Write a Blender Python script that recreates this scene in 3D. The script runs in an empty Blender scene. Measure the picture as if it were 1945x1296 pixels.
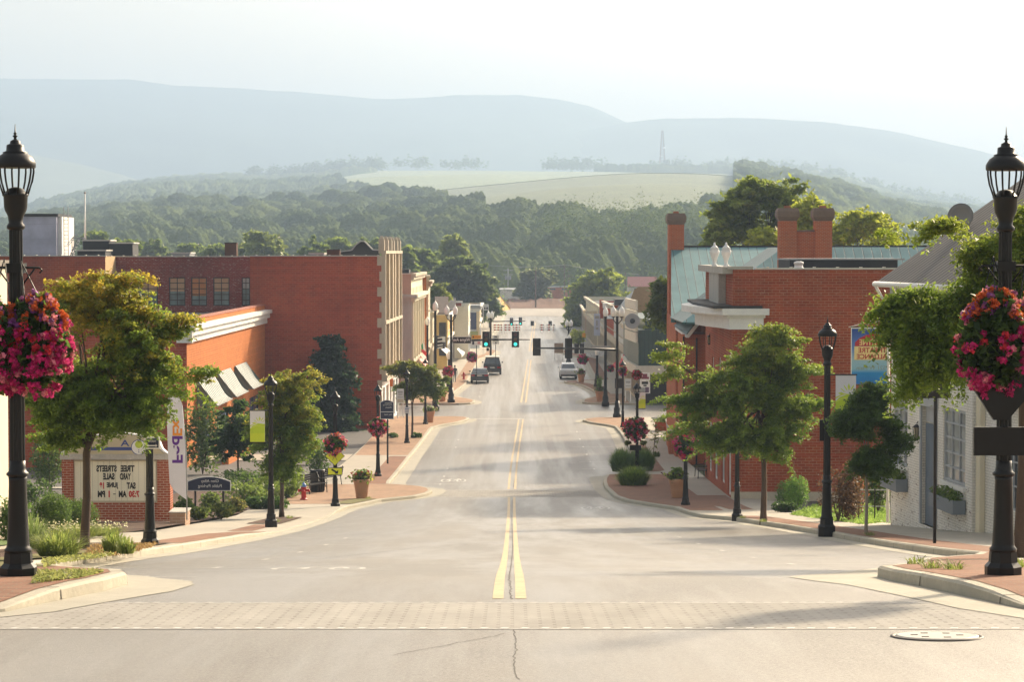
import bpy, math, bisect
import numpy as np
from mathutils import Vector, noise
from math import radians as R
C = bpy.context.scene
COL = C.collection
# ------------------------------------------------------------------ camera, sky, sun, exposure
W, H, F = 1945, 1296, 4600.0
HOR = 480.0
PIT = math.atan((648-HOR)/F)
CZ = 13.3
SP, CP = math.sin(PIT), math.cos(PIT)
cd = bpy.data.cameras.new('camera'); cam = bpy.data.objects.new('camera', cd); COL.objects.link(cam)
cd.sensor_width = 36; cd.lens = F/W*36; cd.clip_start = 0.5; cd.clip_end = 30000
cam.location = (0, 0, CZ); cam.rotation_euler = (math.pi/2-PIT, 0, 0)
C.camera = cam
SUN_EL, SUN_AZ = 27.0, 34.0          # azimuth right of the view direction (+Y)
wd = bpy.data.worlds.new('World'); C.world = wd; wd.use_nodes = True
wt = wd.node_tree; bgn = wt.nodes['Background']
sky = wt.nodes.new('ShaderNodeTexSky'); sky.sky_type = 'NISHITA'; sky.sun_disc = False
sky.sun_elevation = R(SUN_EL); sky.sun_rotation = R(SUN_AZ)
sky.air_density = 1.3; sky.dust_density = 6.0; sky.ozone_density = 1.0
hs = wt.nodes.new('ShaderNodeHueSaturation'); hs.inputs['Saturation'].default_value = .5; wt.links.new(sky.outputs[0], hs.inputs['Color'])
wm_ = wt.nodes.new('ShaderNodeMix'); wm_.data_type = 'RGBA'; wm_.blend_type = 'MULTIPLY'; wm_.inputs[0].default_value = 1; wm_.inputs[7].default_value = (1.06, .98, .875, 1); wt.links.new(hs.outputs[0], wm_.inputs[6]); wt.links.new(wm_.outputs[2], bgn.inputs[0]); bgn.inputs[1].default_value = 0.135
sd = bpy.data.lights.new('sun', 'SUN'); sd.energy = 5.0; sd.angle = R(4); sd.color = (1.0, 0.82, 0.58)
so = bpy.data.objects.new('sun', sd); COL.objects.link(so)
sdir = Vector((math.sin(R(SUN_AZ))*math.cos(R(SUN_EL)), math.cos(R(SUN_AZ))*math.cos(R(SUN_EL)), math.sin(R(SUN_EL))))
so.rotation_euler = sdir.to_track_quat('Z', 'Y').to_euler()
C.view_settings.view_transform = 'Standard'; C.view_settings.look = 'None'
C.view_settings.exposure = 0.76; C.view_settings.gamma = 1.0
C.cycles.max_bounces = 6; C.cycles.diffuse_bounces = 3; C.cycles.glossy_bounces = 2
C.cycles.transparent_max_bounces = 6; C.cycles.volume_bounces = 1; C.cycles.transmission_bounces = 3
C.cycles.use_denoising = True
C.cycles.sample_clamp_indirect = 6
# ------------------------------------------------------------------ ground profile and pixel -> world helpers (used to survey the place)
PR = [(-60, .9), (0, 2.15), (15, 3.0), (26.7, 3.75), (40, 5.2), (53, 6.6), (78, 8.95), (103, 10.95), (118, 11.68), (130, 12.15), (162, 12.86), (200, 13.12), (245, 13.28), (300, 13.3), (3000, 13.3)]
PX_ = [p[0] for p in PR]
def _sl():
    n = len(PR); d = [(PR[i+1][1]-PR[i][1])/(PR[i+1][0]-PR[i][0]) for i in range(n-1)]
    m = [d[0]]+[0]*(n-2)+[d[-1]]
    for i in range(1, n-1):
        h0 = PR[i][0]-PR[i-1][0]; h1 = PR[i+1][0]-PR[i][0]
        if d[i-1]*d[i] > 0:
            w1 = 2*h1+h0; w2 = h1+2*h0; m[i] = (w1+w2)/(w1/d[i-1]+w2/d[i])
    return m
SL = _sl()
def zg(Y):
    Y = min(max(Y, -59.9), 2999)
    i = bisect.bisect_right(PX_, Y)-1
    x0, y0 = PR[i]; x1, y1 = PR[i+1]; h = x1-x0; t = (Y-x0)/h
    return CZ-((2*t**3-3*t*t+1)*y0+(t**3-2*t*t+t)*h*SL[i]+(-2*t**3+3*t*t)*y1+(t**3-t*t)*h*SL[i+1])
def ray(px, py):
    u = (px-W/2)/F; v = (H/2-py)/F
    return u, CP+v*SP, v*CP-SP
def PD(px, py, Y):
    a, b, c = ray(px, py); t = Y/b
    return (a*t, Y, CZ+c*t)
def G(px, py, e=0.0):
    a, b, c = ray(px, py)
    g = lambda Y: CZ+c*Y/b-(zg(Y)+e)
    lo = 8.0; Y = lo
    while Y < 900 and g(Y) > 0:
        lo = Y; Y *= 1.03
    hi = Y
    for _ in range(40):
        m = (lo+hi)/2
        if g(m) > 0: lo = m
        else: hi = m
    return (a*hi/b, hi, zg(hi)+e)
def xc(Y):                                  # centre line of the street
    return 0.0 if Y < 110 else (Y-110)**2*.00013 if Y < 160 else .325+(Y-160)*.0131
# ------------------------------------------------------------------ materials
MATS = {}
def _new(name):
    m = bpy.data.materials.new(name); m.use_nodes = True
    nt = m.node_tree; return m, nt, nt.nodes['Principled BSDF']
def nd(nt, typ, **k):
    n = nt.nodes.new(typ)
    for a, b in k.items(): setattr(n, a, b)
    return n
def mixc(nt, fac, a, b, mode='MIX'):
    n = nd(nt, 'ShaderNodeMix', data_type='RGBA', blend_type=mode)
    for i, v in ((0, fac), (6, a), (7, b)):
        if hasattr(v, 'links') or isinstance(v, bpy.types.NodeSocket): nt.links.new(v, n.inputs[i])
        else: n.inputs[i].default_value = v if i == 0 else (*v[:3], 1)
    return n.outputs[2]
def noisef(nt, vec, scale, detail=4, lo=.3, hi=.7, scl=(1, 1, 1), rough=.6):
    if scl != (1, 1, 1):
        mp = nd(nt, 'ShaderNodeMapping'); mp.inputs[3].default_value = scl
        nt.links.new(vec, mp.inputs[0]); vec = mp.outputs[0]
    n = nd(nt, 'ShaderNodeTexNoise'); n.inputs['Scale'].default_value = scale; n.inputs['Detail'].default_value = detail
    n.inputs['Roughness'].default_value = rough
    nt.links.new(vec, n.inputs['Vector'])
    mr = nd(nt, 'ShaderNodeMapRange'); mr.inputs[1].default_value = lo; mr.inputs[2].default_value = hi
    nt.links.new(n.outputs[0], mr.inputs[0]); return mr.outputs[0]
def uvn(nt): return nd(nt, 'ShaderNodeTexCoord').outputs['UV']
def pos(nt): return nd(nt, 'ShaderNodeNewGeometry').outputs['Position']
def bump(nt, bs, h, dist, st=.5):
    b = nd(nt, 'ShaderNodeBump'); b.inputs['Strength'].default_value = st; b.inputs['Distance'].default_value = dist
    nt.links.new(h, b.inputs['Height']); nt.links.new(b.outputs[0], bs.inputs['Normal'])
def pm(name, col, rough=.8, var=.2, vs=1.5, metal=0, bmp=0, spec=.5, streak=False):
    if name in MATS: return MATS[name]
    m, nt, bs = _new(name)
    bs.inputs['Roughness'].default_value = rough; bs.inputs['Metallic'].default_value = metal
    bs.inputs['Specular IOR Level'].default_value = spec
    if var > 0:
        p = pos(nt)
        f = noisef(nt, p, vs, 5, scl=(1, 1, .25) if streak else (1, 1, 1))
        f2 = noisef(nt, p, vs*9, 3)
        c = mixc(nt, f, tuple(x*(1-var) for x in col), tuple(min(1, x*(1+var*.6)) for x in col))
        c = mixc(nt, f2, c, tuple(x*(1-var*.7) for x in col)) if var > .1 else c
        if var > .1: nt.nodes[-1].inputs[0].default_value = 0
        nt.links.new(c, bs.inputs['Base Color'])
        if bmp: bump(nt, bs, f2, bmp)
    else: bs.inputs['Base Color'].default_value = (*col, 1)
    MATS[name] = m; return m
def brick(name, c1, c2, mortar, bw=.22, bh=.075, ms=.012, stain=(.04, .03, .03), sf=.35, wear=0, off=.5, rough=.85, bmp=.006, white=None, band=0):
    if name in MATS: return MATS[name]
    m, nt, bs = _new(name); uv = uvn(nt)
    t = nd(nt, 'ShaderNodeTexBrick', offset=off); nt.links.new(uv, t.inputs['Vector'])
    for k, v in (('Color1', c1), ('Color2', c2), ('Mortar', mortar)): t.inputs[k].default_value = (*v, 1)
    for k, v in (('Scale', 1), ('Mortar Size', ms), ('Mortar Smooth', .15), ('Bias', 0), ('Brick Width', bw), ('Row Height', bh)): t.inputs[k].default_value = v
    c = t.outputs['Color']
    f = noisef(nt, uv, .35, 7, .38, .74, rough=.7)
    mm = nd(nt, 'ShaderNodeMath', operation='MULTIPLY'); nt.links.new(f, mm.inputs[0]); mm.inputs[1].default_value = sf
    c = mixc(nt, mm.outputs[0], c, stain)
    f2 = noisef(nt, uv, 2.2, 4, .35, .7, (1, .25, 1))
    mm2 = nd(nt, 'ShaderNodeMath', operation='MULTIPLY'); nt.links.new(f2, mm2.inputs[0]); mm2.inputs[1].default_value = .35
    c = mixc(nt, mm2.outputs[0], c, tuple(min(1, x*1.5) for x in c1))
    if wear:                                 # white mortar smears or paint loss
        f3 = noisef(nt, uv, 3.5, 8, .56, .62, (1, 2.5, 1), .75)
        mm3 = nd(nt, 'ShaderNodeMath', operation='MULTIPLY'); nt.links.new(f3, mm3.inputs[0]); mm3.inputs[1].default_value = wear
        c = mixc(nt, mm3.outputs[0], c, white or (.55, .42, .38))
    if band:                                 # paler header courses every few rows
        sx = nd(nt, 'ShaderNodeSeparateXYZ'); nt.links.new(uv, sx.inputs[0]); dv = nd(nt, 'ShaderNodeMath', operation='DIVIDE'); nt.links.new(sx.outputs[1], dv.inputs[0]); dv.inputs[1].default_value = band
        fr = nd(nt, 'ShaderNodeMath', operation='FRACT'); nt.links.new(dv.outputs[0], fr.inputs[0]); ls = nd(nt, 'ShaderNodeMath', operation='LESS_THAN'); nt.links.new(fr.outputs[0], ls.inputs[0]); ls.inputs[1].default_value = .24
        bn = noisef(nt, uv, .5, 4, .35, .75, (.5, 2, 1)); mb_ = nd(nt, 'ShaderNodeMath', operation='MULTIPLY'); nt.links.new(ls.outputs[0], mb_.inputs[0]); nt.links.new(bn, mb_.inputs[1])
        c = mixc(nt, mb_.outputs[0], c, tuple(min(1, x*1.35+.02) for x in c1))
    nt.links.new(c, bs.inputs['Base Color']); bs.inputs['Roughness'].default_value = rough; bs.inputs['Specular IOR Level'].default_value = .12
    inv = nd(nt, 'ShaderNodeMath', operation='SUBTRACT'); inv.inputs[0].default_value = 1; nt.links.new(t.outputs['Fac'], inv.inputs[1])
    bump(nt, bs, inv.outputs[0], bmp, .7)
    MATS[name] = m; return m
def glassm(name='window_glass', col=(.03, .04, .05), rough=.06):
    if name in MATS: return MATS[name]
    m, nt, bs = _new(name); p = pos(nt)
    f = noisef(nt, p, 1.1, 2)
    nt.links.new(mixc(nt, f, col, tuple(x*2.2 for x in col)), bs.inputs['Base Color'])
    bs.inputs['Roughness'].default_value = rough; bs.inputs['Specular IOR Level'].default_value = .8
    MATS[name] = m; return m
def leafm(name, trans=.52, rough=.5, spec=.3):        # colour comes from the 'col' attribute of every leaf
    if name in MATS: return MATS[name]
    m = bpy.data.materials.new(name); m.use_nodes = True; nt = m.node_tree; nt.nodes.clear()
    out = nd(nt, 'ShaderNodeOutputMaterial'); at = nd(nt, 'ShaderNodeAttribute', attribute_name='col')
    d = nd(nt, 'ShaderNodeBsdfPrincipled'); d.inputs['Roughness'].default_value = rough; d.inputs['Specular IOR Level'].default_value = spec
    t = nd(nt, 'ShaderNodeBsdfTranslucent'); mx = nd(nt, 'ShaderNodeMixShader'); mx.inputs[0].default_value = trans
    nt.links.new(at.outputs['Color'], d.inputs['Base Color'])
    tc = mixc(nt, 1.0, at.outputs['Color'], (.88, 1.0, .5), 'MULTIPLY')
    g = nd(nt, 'ShaderNodeGamma'); g.inputs[1].default_value = .62; nt.links.new(tc, g.inputs[0])
    nt.links.new(g.outputs[0], t.inputs['Color'])
    nt.links.new(d.outputs[0], mx.inputs[1]); nt.links.new(t.outputs[0], mx.inputs[2]); nt.links.new(mx.outputs[0], out.inputs[0])
    MATS[name] = m; return m
def emit(name, col, s):
    if name in MATS: return MATS[name]
    m, nt, bs = _new(name); bs.inputs['Base Color'].default_value = (*col, 1)
    bs.inputs['Emission Color'].default_value = (*col, 1); bs.inputs['Emission Strength'].default_value = s
    MATS[name] = m; return m
def asphalt():
    m, nt, bs = _new('asphalt'); p = pos(nt)
    tr = noisef(nt, p, 1.0, 5, .40, .62, (.7, .012, 1))          # wheel tracks run along the street
    bl = noisef(nt, p, .25, 4, .35, .7)
    gr = noisef(nt, p, 38, 4, .38, .66, rough=.85)
    gr2 = noisef(nt, p, 9, 4, .3, .7)
    c = mixc(nt, tr, (.10, .095, .09), (.28, .265, .245))
    c = mixc(nt, bl, c, (.20, .18, .155))
    # parking bays keep a darker, less polished surface than the travelled lanes
    sp = nd(nt, 'ShaderNodeSeparateXYZ'); nt.links.new(p, sp.inputs[0]); a1 = nd(nt, 'ShaderNodeMath', operation='SUBTRACT'); nt.links.new(sp.outputs[0], a1.inputs[0]); a1.inputs[1].default_value = .3
    a2 = nd(nt, 'ShaderNodeMath', operation='ABSOLUTE'); nt.links.new(a1.outputs[0], a2.inputs[0]); dn0 = nd(nt, 'ShaderNodeTexNoise'); dn0.inputs['Scale'].default_value = .35; nt.links.new(p, dn0.inputs['Vector'])
    a3 = nd(nt, 'ShaderNodeMath', operation='ADD'); nt.links.new(a2.outputs[0], a3.inputs[0]); nt.links.new(dn0.outputs[0], a3.inputs[1])
    m1 = nd(nt, 'ShaderNodeMapRange'); m1.inputs[1].default_value = 3.2; m1.inputs[2].default_value = 5.0; nt.links.new(a3.outputs[0], m1.inputs[0])
    m2 = nd(nt, 'ShaderNodeMapRange'); m2.inputs[1].default_value = 27; m2.inputs[2].default_value = 36; nt.links.new(sp.outputs[1], m2.inputs[0])
    m3 = nd(nt, 'ShaderNodeMath', operation='MULTIPLY'); nt.links.new(m1.outputs[0], m3.inputs[0]); nt.links.new(m2.outputs[0], m3.inputs[1]); m4 = nd(nt, 'ShaderNodeMath', operation='MULTIPLY'); nt.links.new(m3.outputs[0], m4.inputs[0]); m4.inputs[1].default_value = .8
    c = mixc(nt, m4.outputs[0], c, (.10, .095, .09))
    g1 = nd(nt, 'ShaderNodeMath', operation='MULTIPLY'); nt.links.new(gr, g1.inputs[0]); g1.inputs[1].default_value = .75; g2 = nd(nt, 'ShaderNodeMath', operation='MULTIPLY'); nt.links.new(gr2, g2.inputs[0]); g2.inputs[1].default_value = .35
    c = mixc(nt, g1.outputs[0], mixc(nt, g2.outputs[0], c, (.125, .115, .10)), (.37, .34, .30))
    nt.links.new(c, bs.inputs['Base Color'])
    rr = nd(nt, 'ShaderNodeMapRange'); rr.inputs[3].default_value = .55; rr.inputs[4].default_value = .36
    nt.links.new(tr, rr.inputs[0]); nt.links.new(rr.outputs[0], bs.inputs['Roughness'])
    ck = nd(nt, 'ShaderNodeTexVoronoi', feature='DISTANCE_TO_EDGE'); ck.inputs['Scale'].default_value = .22
    dn = nd(nt, 'ShaderNodeTexNoise'); dn.inputs['Scale'].default_value = .8; nt.links.new(p, dn.inputs['Vector'])
    ad = nd(nt, 'ShaderNodeVectorMath', operation='ADD'); nt.links.new(p, ad.inputs[0]); nt.links.new(dn.outputs['Color'], ad.inputs[1])
    nt.links.new(ad.outputs[0], ck.inputs['Vector'])
    lt = nd(nt, 'ShaderNodeMath', operation='LESS_THAN'); nt.links.new(ck.outputs[0], lt.inputs[0])
    mk = noisef(nt, p, .35, 2, .52, .62); ml = nd(nt, 'ShaderNodeMath', operation='MULTIPLY'); nt.links.new(mk, ml.inputs[0]); ml.inputs[1].default_value = 0; nt.links.new(ml.outputs[0], lt.inputs[1])
    c2 = mixc(nt, lt.outputs[0], c, (.05, .045, .04)); nt.links.new(c2, bs.inputs['Base Color'])
    bump(nt, bs, gr, .006, .5)
    MATS['asphalt'] = m; return m
def vsplit(name, col, seam, pitch, along='u', wdt=.1, rough=.5, metal=0, var=.2, smooth=False):
    """sheet with raised seams / stripes every `pitch` metres along u or v"""
    if name in MATS: return MATS[name]
    m, nt, bs = _new(name); uv = uvn(nt); sx = nd(nt, 'ShaderNodeSeparateXYZ'); nt.links.new(uv, sx.inputs[0])
    a = nd(nt, 'ShaderNodeMath', operation='DIVIDE'); nt.links.new(sx.outputs[0 if along == 'u' else 1], a.inputs[0]); a.inputs[1].default_value = pitch
    b = nd(nt, 'ShaderNodeMath', operation='FRACT'); nt.links.new(a.outputs[0], b.inputs[0])
    g = nd(nt, 'ShaderNodeMath', operation='LESS_THAN'); nt.links.new(b.outputs[0], g.inputs[0]); g.inputs[1].default_value = wdt
    f = noisef(nt, uv, .8, 5)
    c = mixc(nt, f, tuple(x*(1-var) for x in col), tuple(x*(1+var*.7) for x in col))
    c = mixc(nt, g.outputs[0], c, seam)
    nt.links.new(c, bs.inputs['Base Color']); bs.inputs['Roughness'].default_value = rough; bs.inputs['Metallic'].default_value = metal
    bump(nt, bs, g.outputs[0], .03, .6)
    MATS[name] = m; return m
# ------------------------------------------------------------------ mesh builder
class MB:
    def __init__(s): s.v = []; s.f = []; s.sm = []
    def add(s, vs, fs, smooth=False):
        o = len(s.v); s.v += [tuple(map(float, p)) for p in vs]
        for f in fs: s.f.append([i+o for i in f]); s.sm.append(smooth)
        return s
    def quad(s, *p): return s.add(p, [list(range(len(p)))])
    def box(s, x0, x1, y0, y1, z0, z1):
        v = [(x0, y0, z0), (x1, y0, z0), (x1, y1, z0), (x0, y1, z0), (x0, y0, z1), (x1, y0, z1), (x1, y1, z1), (x0, y1, z1)]
        return s.add(v, [[0, 3, 2, 1], [4, 5, 6, 7], [0, 1, 5, 4], [1, 2, 6, 5], [2, 3, 7, 6], [3, 0, 4, 7]])
    def obox(s, c, u, v, w):                       # oriented box: centre + half vectors
        c, u, v, w = map(Vector, (c, u, v, w))
        P = [c-u-v-w, c+u-v-w, c+u+v-w, c-u+v-w, c-u-v+w, c+u-v+w, c+u+v+w, c-u+v+w]
        return s.add(P, [[0, 3, 2, 1], [4, 5, 6, 7], [0, 1, 5, 4], [1, 2, 6, 5], [2, 3, 7, 6], [3, 0, 4, 7]])
    def bar(s, p0, p1, w, h=None):
        p0, p1 = Vector(p0), Vector(p1); d = (p1-p0); L = d.length; d.normalize()
        up = Vector((0, 0, 1)) if abs(d.z) < .9 else Vector((0, 1, 0))
        a = d.cross(up).normalized()*w/2; b = a.normalized().cross(d)*(h or w)/2
        return s.obox((p0+p1)/2, d*L/2, a, b)
    def tube(s, pts, rad, n=8, cap=True):
        pts = [Vector(p) for p in pts]
        rad = rad if hasattr(rad, '__len__') else [rad]*len(pts)
        o = len(s.v); prev = None
        for i, p in enumerate(pts):
            d = (pts[min(i+1, len(pts)-1)]-pts[max(i-1, 0)]).normalized()
            up = Vector((0, 0, 1)) if abs(d.z) < .95 else Vector((0, 1, 0))
            a = d.cross(up).normalized()
            if prev is not None and a.dot(prev) < 0: a = -a
            prev = a; b = d.cross(a)
            for k in range(n):
                t = 2*math.pi*k/n; q = p+(a*math.cos(t)+b*math.sin(t))*rad[i]; s.v.append((q.x, q.y, q.z))
        for i in range(len(pts)-1):
            for k in range(n):
                k2 = (k+1) % n; s.f.append([o+i*n+k, o+i*n+k2, o+(i+1)*n+k2, o+(i+1)*n+k]); s.sm.append(True)
        if cap:
            s.f.append([o+k for k in range(n)][::-1]); s.sm.append(False)
            s.f.append([o+(len(pts)-1)*n+k for k in range(n)]); s.sm.append(False)
        return s
    def lathe(s, prof, n=16, c=(0, 0, 0), sq=None, smooth=True):
        o = len(s.v)
        for r, z in prof:
            for k in range(n):
                t = 2*math.pi*(k+.5)/n; s.v.append((c[0]+r*math.cos(t), c[1]+r*math.sin(t), c[2]+z))
        for i in range(len(prof)-1):
            for k in range(n):
                k2 = (k+1) % n; s.f.append([o+i*n+k, o+i*n+k2, o+(i+1)*n+k2, o+(i+1)*n+k]); s.sm.append(smooth)
        s.f.append([o+k for k in range(n)][::-1]); s.sm.append(False)
        s.f.append([o+(len(prof)-1)*n+k for k in range(n)]); s.sm.append(False)
        return s
    def prism(s, pts, ext):                        # planar outline extruded by a vector
        n = len(pts); e = Vector(ext); P = [Vector(p) for p in pts]; Q = [p+e for p in P]
        return s.add(P+Q, [list(range(n))[::-1], list(range(n, 2*n))]+[[i, (i+1) % n, n+(i+1) % n, n+i] for i in range(n)])
    def blob(s, c, r, n=8, m=6, seed=0, jit=.15):
        o = len(s.v); rr = r if hasattr(r, '__len__') else (r, r, r)
        for i in range(m+1):
            a = math.pi*i/m
            for k in range(n):
                t = 2*math.pi*k/n; d = Vector((math.sin(a)*math.cos(t), math.sin(a)*math.sin(t), math.cos(a)))
                j = 1+jit*noise.noise(d*1.7+Vector((seed, seed*1.3, 0)))
                s.v.append((c[0]+d.x*rr[0]*j, c[1]+d.y*rr[1]*j, c[2]+d.z*rr[2]*j))
        for i in range(m):
            for k in range(n):
                k2 = (k+1) % n; s.f.append([o+i*n+k, o+(i+1)*n+k, o+(i+1)*n+k2, o+i*n+k2]); s.sm.append(True)
        return s
    def build(s, name, mat, parent=None, world=False, bevel=0):
        me = bpy.data.meshes.new(name)
        V = s.v
        if world and parent is not None:
            lx, ly, lz = parent.location
            V = [(a-lx, b-ly, c-lz) for a, b, c in V]
        me.from_pydata(V, [], s.f)
        me.polygons.foreach_set('use_smooth', s.sm)
        uv = me.uv_layers.new(name='UVMap')
        me.update()
        nl = len(me.loops); co = np.empty(len(s.v)*3); me.vertices.foreach_get('co', co); co = co.reshape(-1, 3)
        if world and parent is not None: co = co+np.array(parent.location)
        li = np.empty(nl, int); me.loops.foreach_get('vertex_index', li)
        nr = np.empty(len(me.polygons)*3); me.polygons.foreach_get('normal', nr); nr = nr.reshape(-1, 3)
        lt = np.empty(len(me.polygons), int); me.polygons.foreach_get('loop_total', lt)
        N = np.repeat(nr, lt, 0); P = co[li]
        flat = np.abs(N[:, 2]) > .8
        h = np.hypot(N[:, 0], N[:, 1])+1e-9
        tx, ty = -N[:, 1]/h, N[:, 0]/h
        U = np.where(flat, P[:, 0], P[:, 0]*tx+P[:, 1]*ty)
        Vv = np.where(flat, P[:, 1], P[:, 2]/np.maximum(.3, np.sqrt(np.maximum(0, 1-N[:, 2]**2))))
        uv.data.foreach_set('uv', np.stack([U, Vv], 1).ravel())
        me.materials.append(mat)
        o = bpy.data.objects.new(name, me); COL.objects.link(o)
        if parent is not None: o.parent = parent
        if bevel:
            b = o.modifiers.new('bevel', 'BEVEL'); b.width = bevel; b.segments = 2; b.limit_method = 'ANGLE'
        return o
def tag(o, label=None, cat=None, group=None, kind=None):
    for k, v in (('label', label), ('category', cat), ('group', group), ('kind', kind)):
        if v: o[k] = v
    return o
def T(name, label, cat, loc, group=None, rz=0, s=1):
    o = bpy.data.objects.new(name, None); COL.objects.link(o); o.location = loc; o.rotation_euler = (0, 0, rz); o.scale = (s, s, s)
    o.empty_display_size = .1
    return tag(o, label, cat, group)
def copy_tree(o, parent=None, loc=None, rz=None, s=None, label=None):
    c = o.copy(); COL.objects.link(c)
    if parent is not None: c.parent = parent
    if loc is not None: c.location = loc
    if rz is not None: c.rotation_euler = (0, 0, rz)
    if s is not None: c.scale = (s, s, s)
    if label: c['label'] = label
    for ch in [x for x in bpy.data.objects if x.parent == o]: copy_tree(ch, c)
    return c
# ------------------------------------------------------------------ leaves
def leaves(name, cen, size, cols, mat, parent=None, up=.35, rng=None, asp=1.7, drop=0.0, tri=False):
    n = len(cen); rng = rng or np.random.default_rng(1)
    if np.isscalar(size): size = size*rng.uniform(.6, 1.35, n)
    nn = rng.normal(size=(n, 3)); nn[:, 2] = np.abs(nn[:, 2])+up; nn /= np.linalg.norm(nn, axis=1)[:, None]
    a = rng.normal(size=(n, 3)); a[:, 2] -= drop*2; a -= (a*nn).sum(1)[:, None]*nn; a /= np.linalg.norm(a, axis=1)[:, None]
    b = np.cross(nn, a); s1 = (size*asp/2)[:, None]; s2 = (size/2)[:, None]
    fold = nn*(size*.18)[:, None]
    V = np.stack([cen-a*s1, cen+b*s2+fold, cen+a*s1, cen-b*s2+fold], 1).reshape(-1, 3)
    me = bpy.data.meshes.new(name); me.vertices.add(4*n); me.vertices.foreach_set('co', V.ravel().astype(np.float32))
    me.loops.add(4*n); me.loops.foreach_set('vertex_index', np.arange(4*n, dtype=np.int32))
    me.polygons.add(n); me.polygons.foreach_set('loop_start', np.arange(0, 4*n, 4, dtype=np.int32)); me.polygons.foreach_set('loop_total', np.full(n, 4, np.int32))
    at = me.color_attributes.new('col', 'FLOAT_COLOR', 'POINT')
    cc = np.concatenate([np.clip(cols, 0, 1), np.ones((n, 1))], 1); at.data.foreach_set('color', np.repeat(cc, 4, 0).ravel().astype(np.float32))
    me.materials.append(mat); me.update(); me.validate()
    o = bpy.data.objects.new(name, me); COL.objects.link(o)
    if parent is not None: o.parent = parent
    return o
LEAF = leafm('leaf'); FARLEAF = leafm('far_leaf', .3, 1, 0); PETAL = leafm('petal', .3, .6)
BARK = pm('bark', (.11, .075, .05), .9, .35, 6, bmp=.01, streak=True)
def crown_clusters(rng, blobs, n, gap=.42, gs=1.0, bias=.5, thr=0.0):
    B = np.array(blobs, float); vol = B[:, 3]*B[:, 4]*B[:, 5]; p = vol**.8; p /= p.sum(); out = []
    off = Vector(tuple(rng.uniform(-50, 50, 3)))
    while len(out) < n:
        k = rng.choice(len(B), p=p); d = rng.normal(size=3); d /= np.linalg.norm(d)
        r = rng.uniform()**bias; q = B[k, :3]+d*B[k, 3:]*r
        if noise.noise(Vector(tuple(q*gs))+off) < thr-gap+.25*rng.uniform(): continue
        out.append(q)
    return np.array(out)
def tree(name, label, cat, base, blobs, ncl=220, per=45, cr=.32, leaf=.075, c0=(.045, .085, .015), c1=(.10, .14, .02), warm=None, wamt=0.0, trunk=.11, forks=7, seed=1, group=None, gap=.42, gs=1.1, lean=(0, 0), twig=True, bias=.5, bark=None, stem=None, drop=.2):
    rng = np.random.default_rng(seed); root = T(name, label, cat, base, group)
    B = np.array(blobs, float); top = (B[:, 2]+B[:, 5]).max(); bot = (B[:, 2]-B[:, 5]).min()
    cl = crown_clusters(rng, blobs, ncl, gap, gs, bias)
    mb = MB(); fk = stem or max(bot*1.02, .12*top)
    cen = np.array([np.average(B[:, 0]), np.average(B[:, 1])])
    f0 = Vector((lean[0]*.5, lean[1]*.5, fk)); up = Vector((cen[0]*.7, cen[1]*.7, fk+(top-fk)*.75))
    mb.tube([(0, 0, -.15), (lean[0]*.1, 0, fk*.12), (lean[0]*.3+.02*top/5, .01, fk*.55), f0, f0.lerp(up, .5)+Vector((.06, .05, 0)), up], [trunk*1.35, trunk, trunk*.85, trunk*.78, trunk*.4, trunk*.12], 8)
    idx = rng.choice(len(cl), min(forks, len(cl)), replace=False)
    limbs = []
    for i in idx:
        t = rng.uniform(0, .55); s = f0.lerp(up, t); e = Vector(tuple(cl[i])); mid = s.lerp(e, .5)+Vector((0, 0, .12*(e-s).length))
        r = trunk*(.5-.35*t); mb.tube([s, s.lerp(mid, .5)+Vector((0, 0, .03)), mid, e], [r, r*.75, r*.5, r*.15], 6, False); limbs.append((s, mid, e, r))
    if twig:
        for q in cl[rng.choice(len(cl), min(60, len(cl)), replace=False)]:
            q = Vector(tuple(q)); L = min(limbs, key=lambda l: (l[1].lerp(l[2], .5)-q).length); s = L[1].lerp(L[2], rng.uniform(0, .8))
            mb.tube([s, s.lerp(q, .5)+Vector((0, 0, .06*(q-s).length)), q], [L[3]*.3, L[3]*.2, L[3]*.08], 4, False)
    mb.build('trunk', bark or BARK, root)
    n = ncl*per; ci = np.repeat(np.arange(ncl), per)
    out = cl-np.array([cen[0], cen[1], 0]); out[:, 2] = .35*np.hypot(out[:, 0], out[:, 1])*((cl[:, 2]-bot)/(top-bot)-.25)*2
    out /= np.linalg.norm(out, axis=1)[:, None]+1e-6; out += rng.normal(size=(ncl, 3))*np.array([.6, .6, .35]); out /= np.linalg.norm(out, axis=1)[:, None]
    ln = cr*rng.uniform(1.2, 3.4, ncl); s_ = rng.uniform(0, 1, n); wdt = cr*.42*(1.1-.7*s_)
    off = out[ci]*(ln[ci]*(s_-.35))[:, None]+rng.normal(size=(n, 3))*np.array([1, 1, .5])*wdt[:, None]
    off[:, 2] -= drop*(s_**2)*ln[ci]*1.3
    P = cl[ci]+off
    t = np.clip(rng.uniform(0, 1, ncl)[ci]*.6+rng.uniform(0, 1, n)*.4, 0, 1)[:, None]
    col = np.array(c0)*(1-t)+np.array(c1)*t
    if warm is not None:
        hz = (P[:, 2]-bot)/(top-bot); rad = np.zeros(n)
        for b in B: rad = np.maximum(rad, 0)
        w = np.clip((hz-.45)*1.6+rng.normal(size=ncl)[ci]*.28, 0, 1)*wamt; w = (w*rng.uniform(.3, 1.2, n)).clip(0, 1)[:, None]
        col = col*(1-w)+np.array(warm)*w
    leaves('crown', P, leaf, col, LEAF, root, rng=rng, drop=.3, asp=2.1)
    return root
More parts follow.
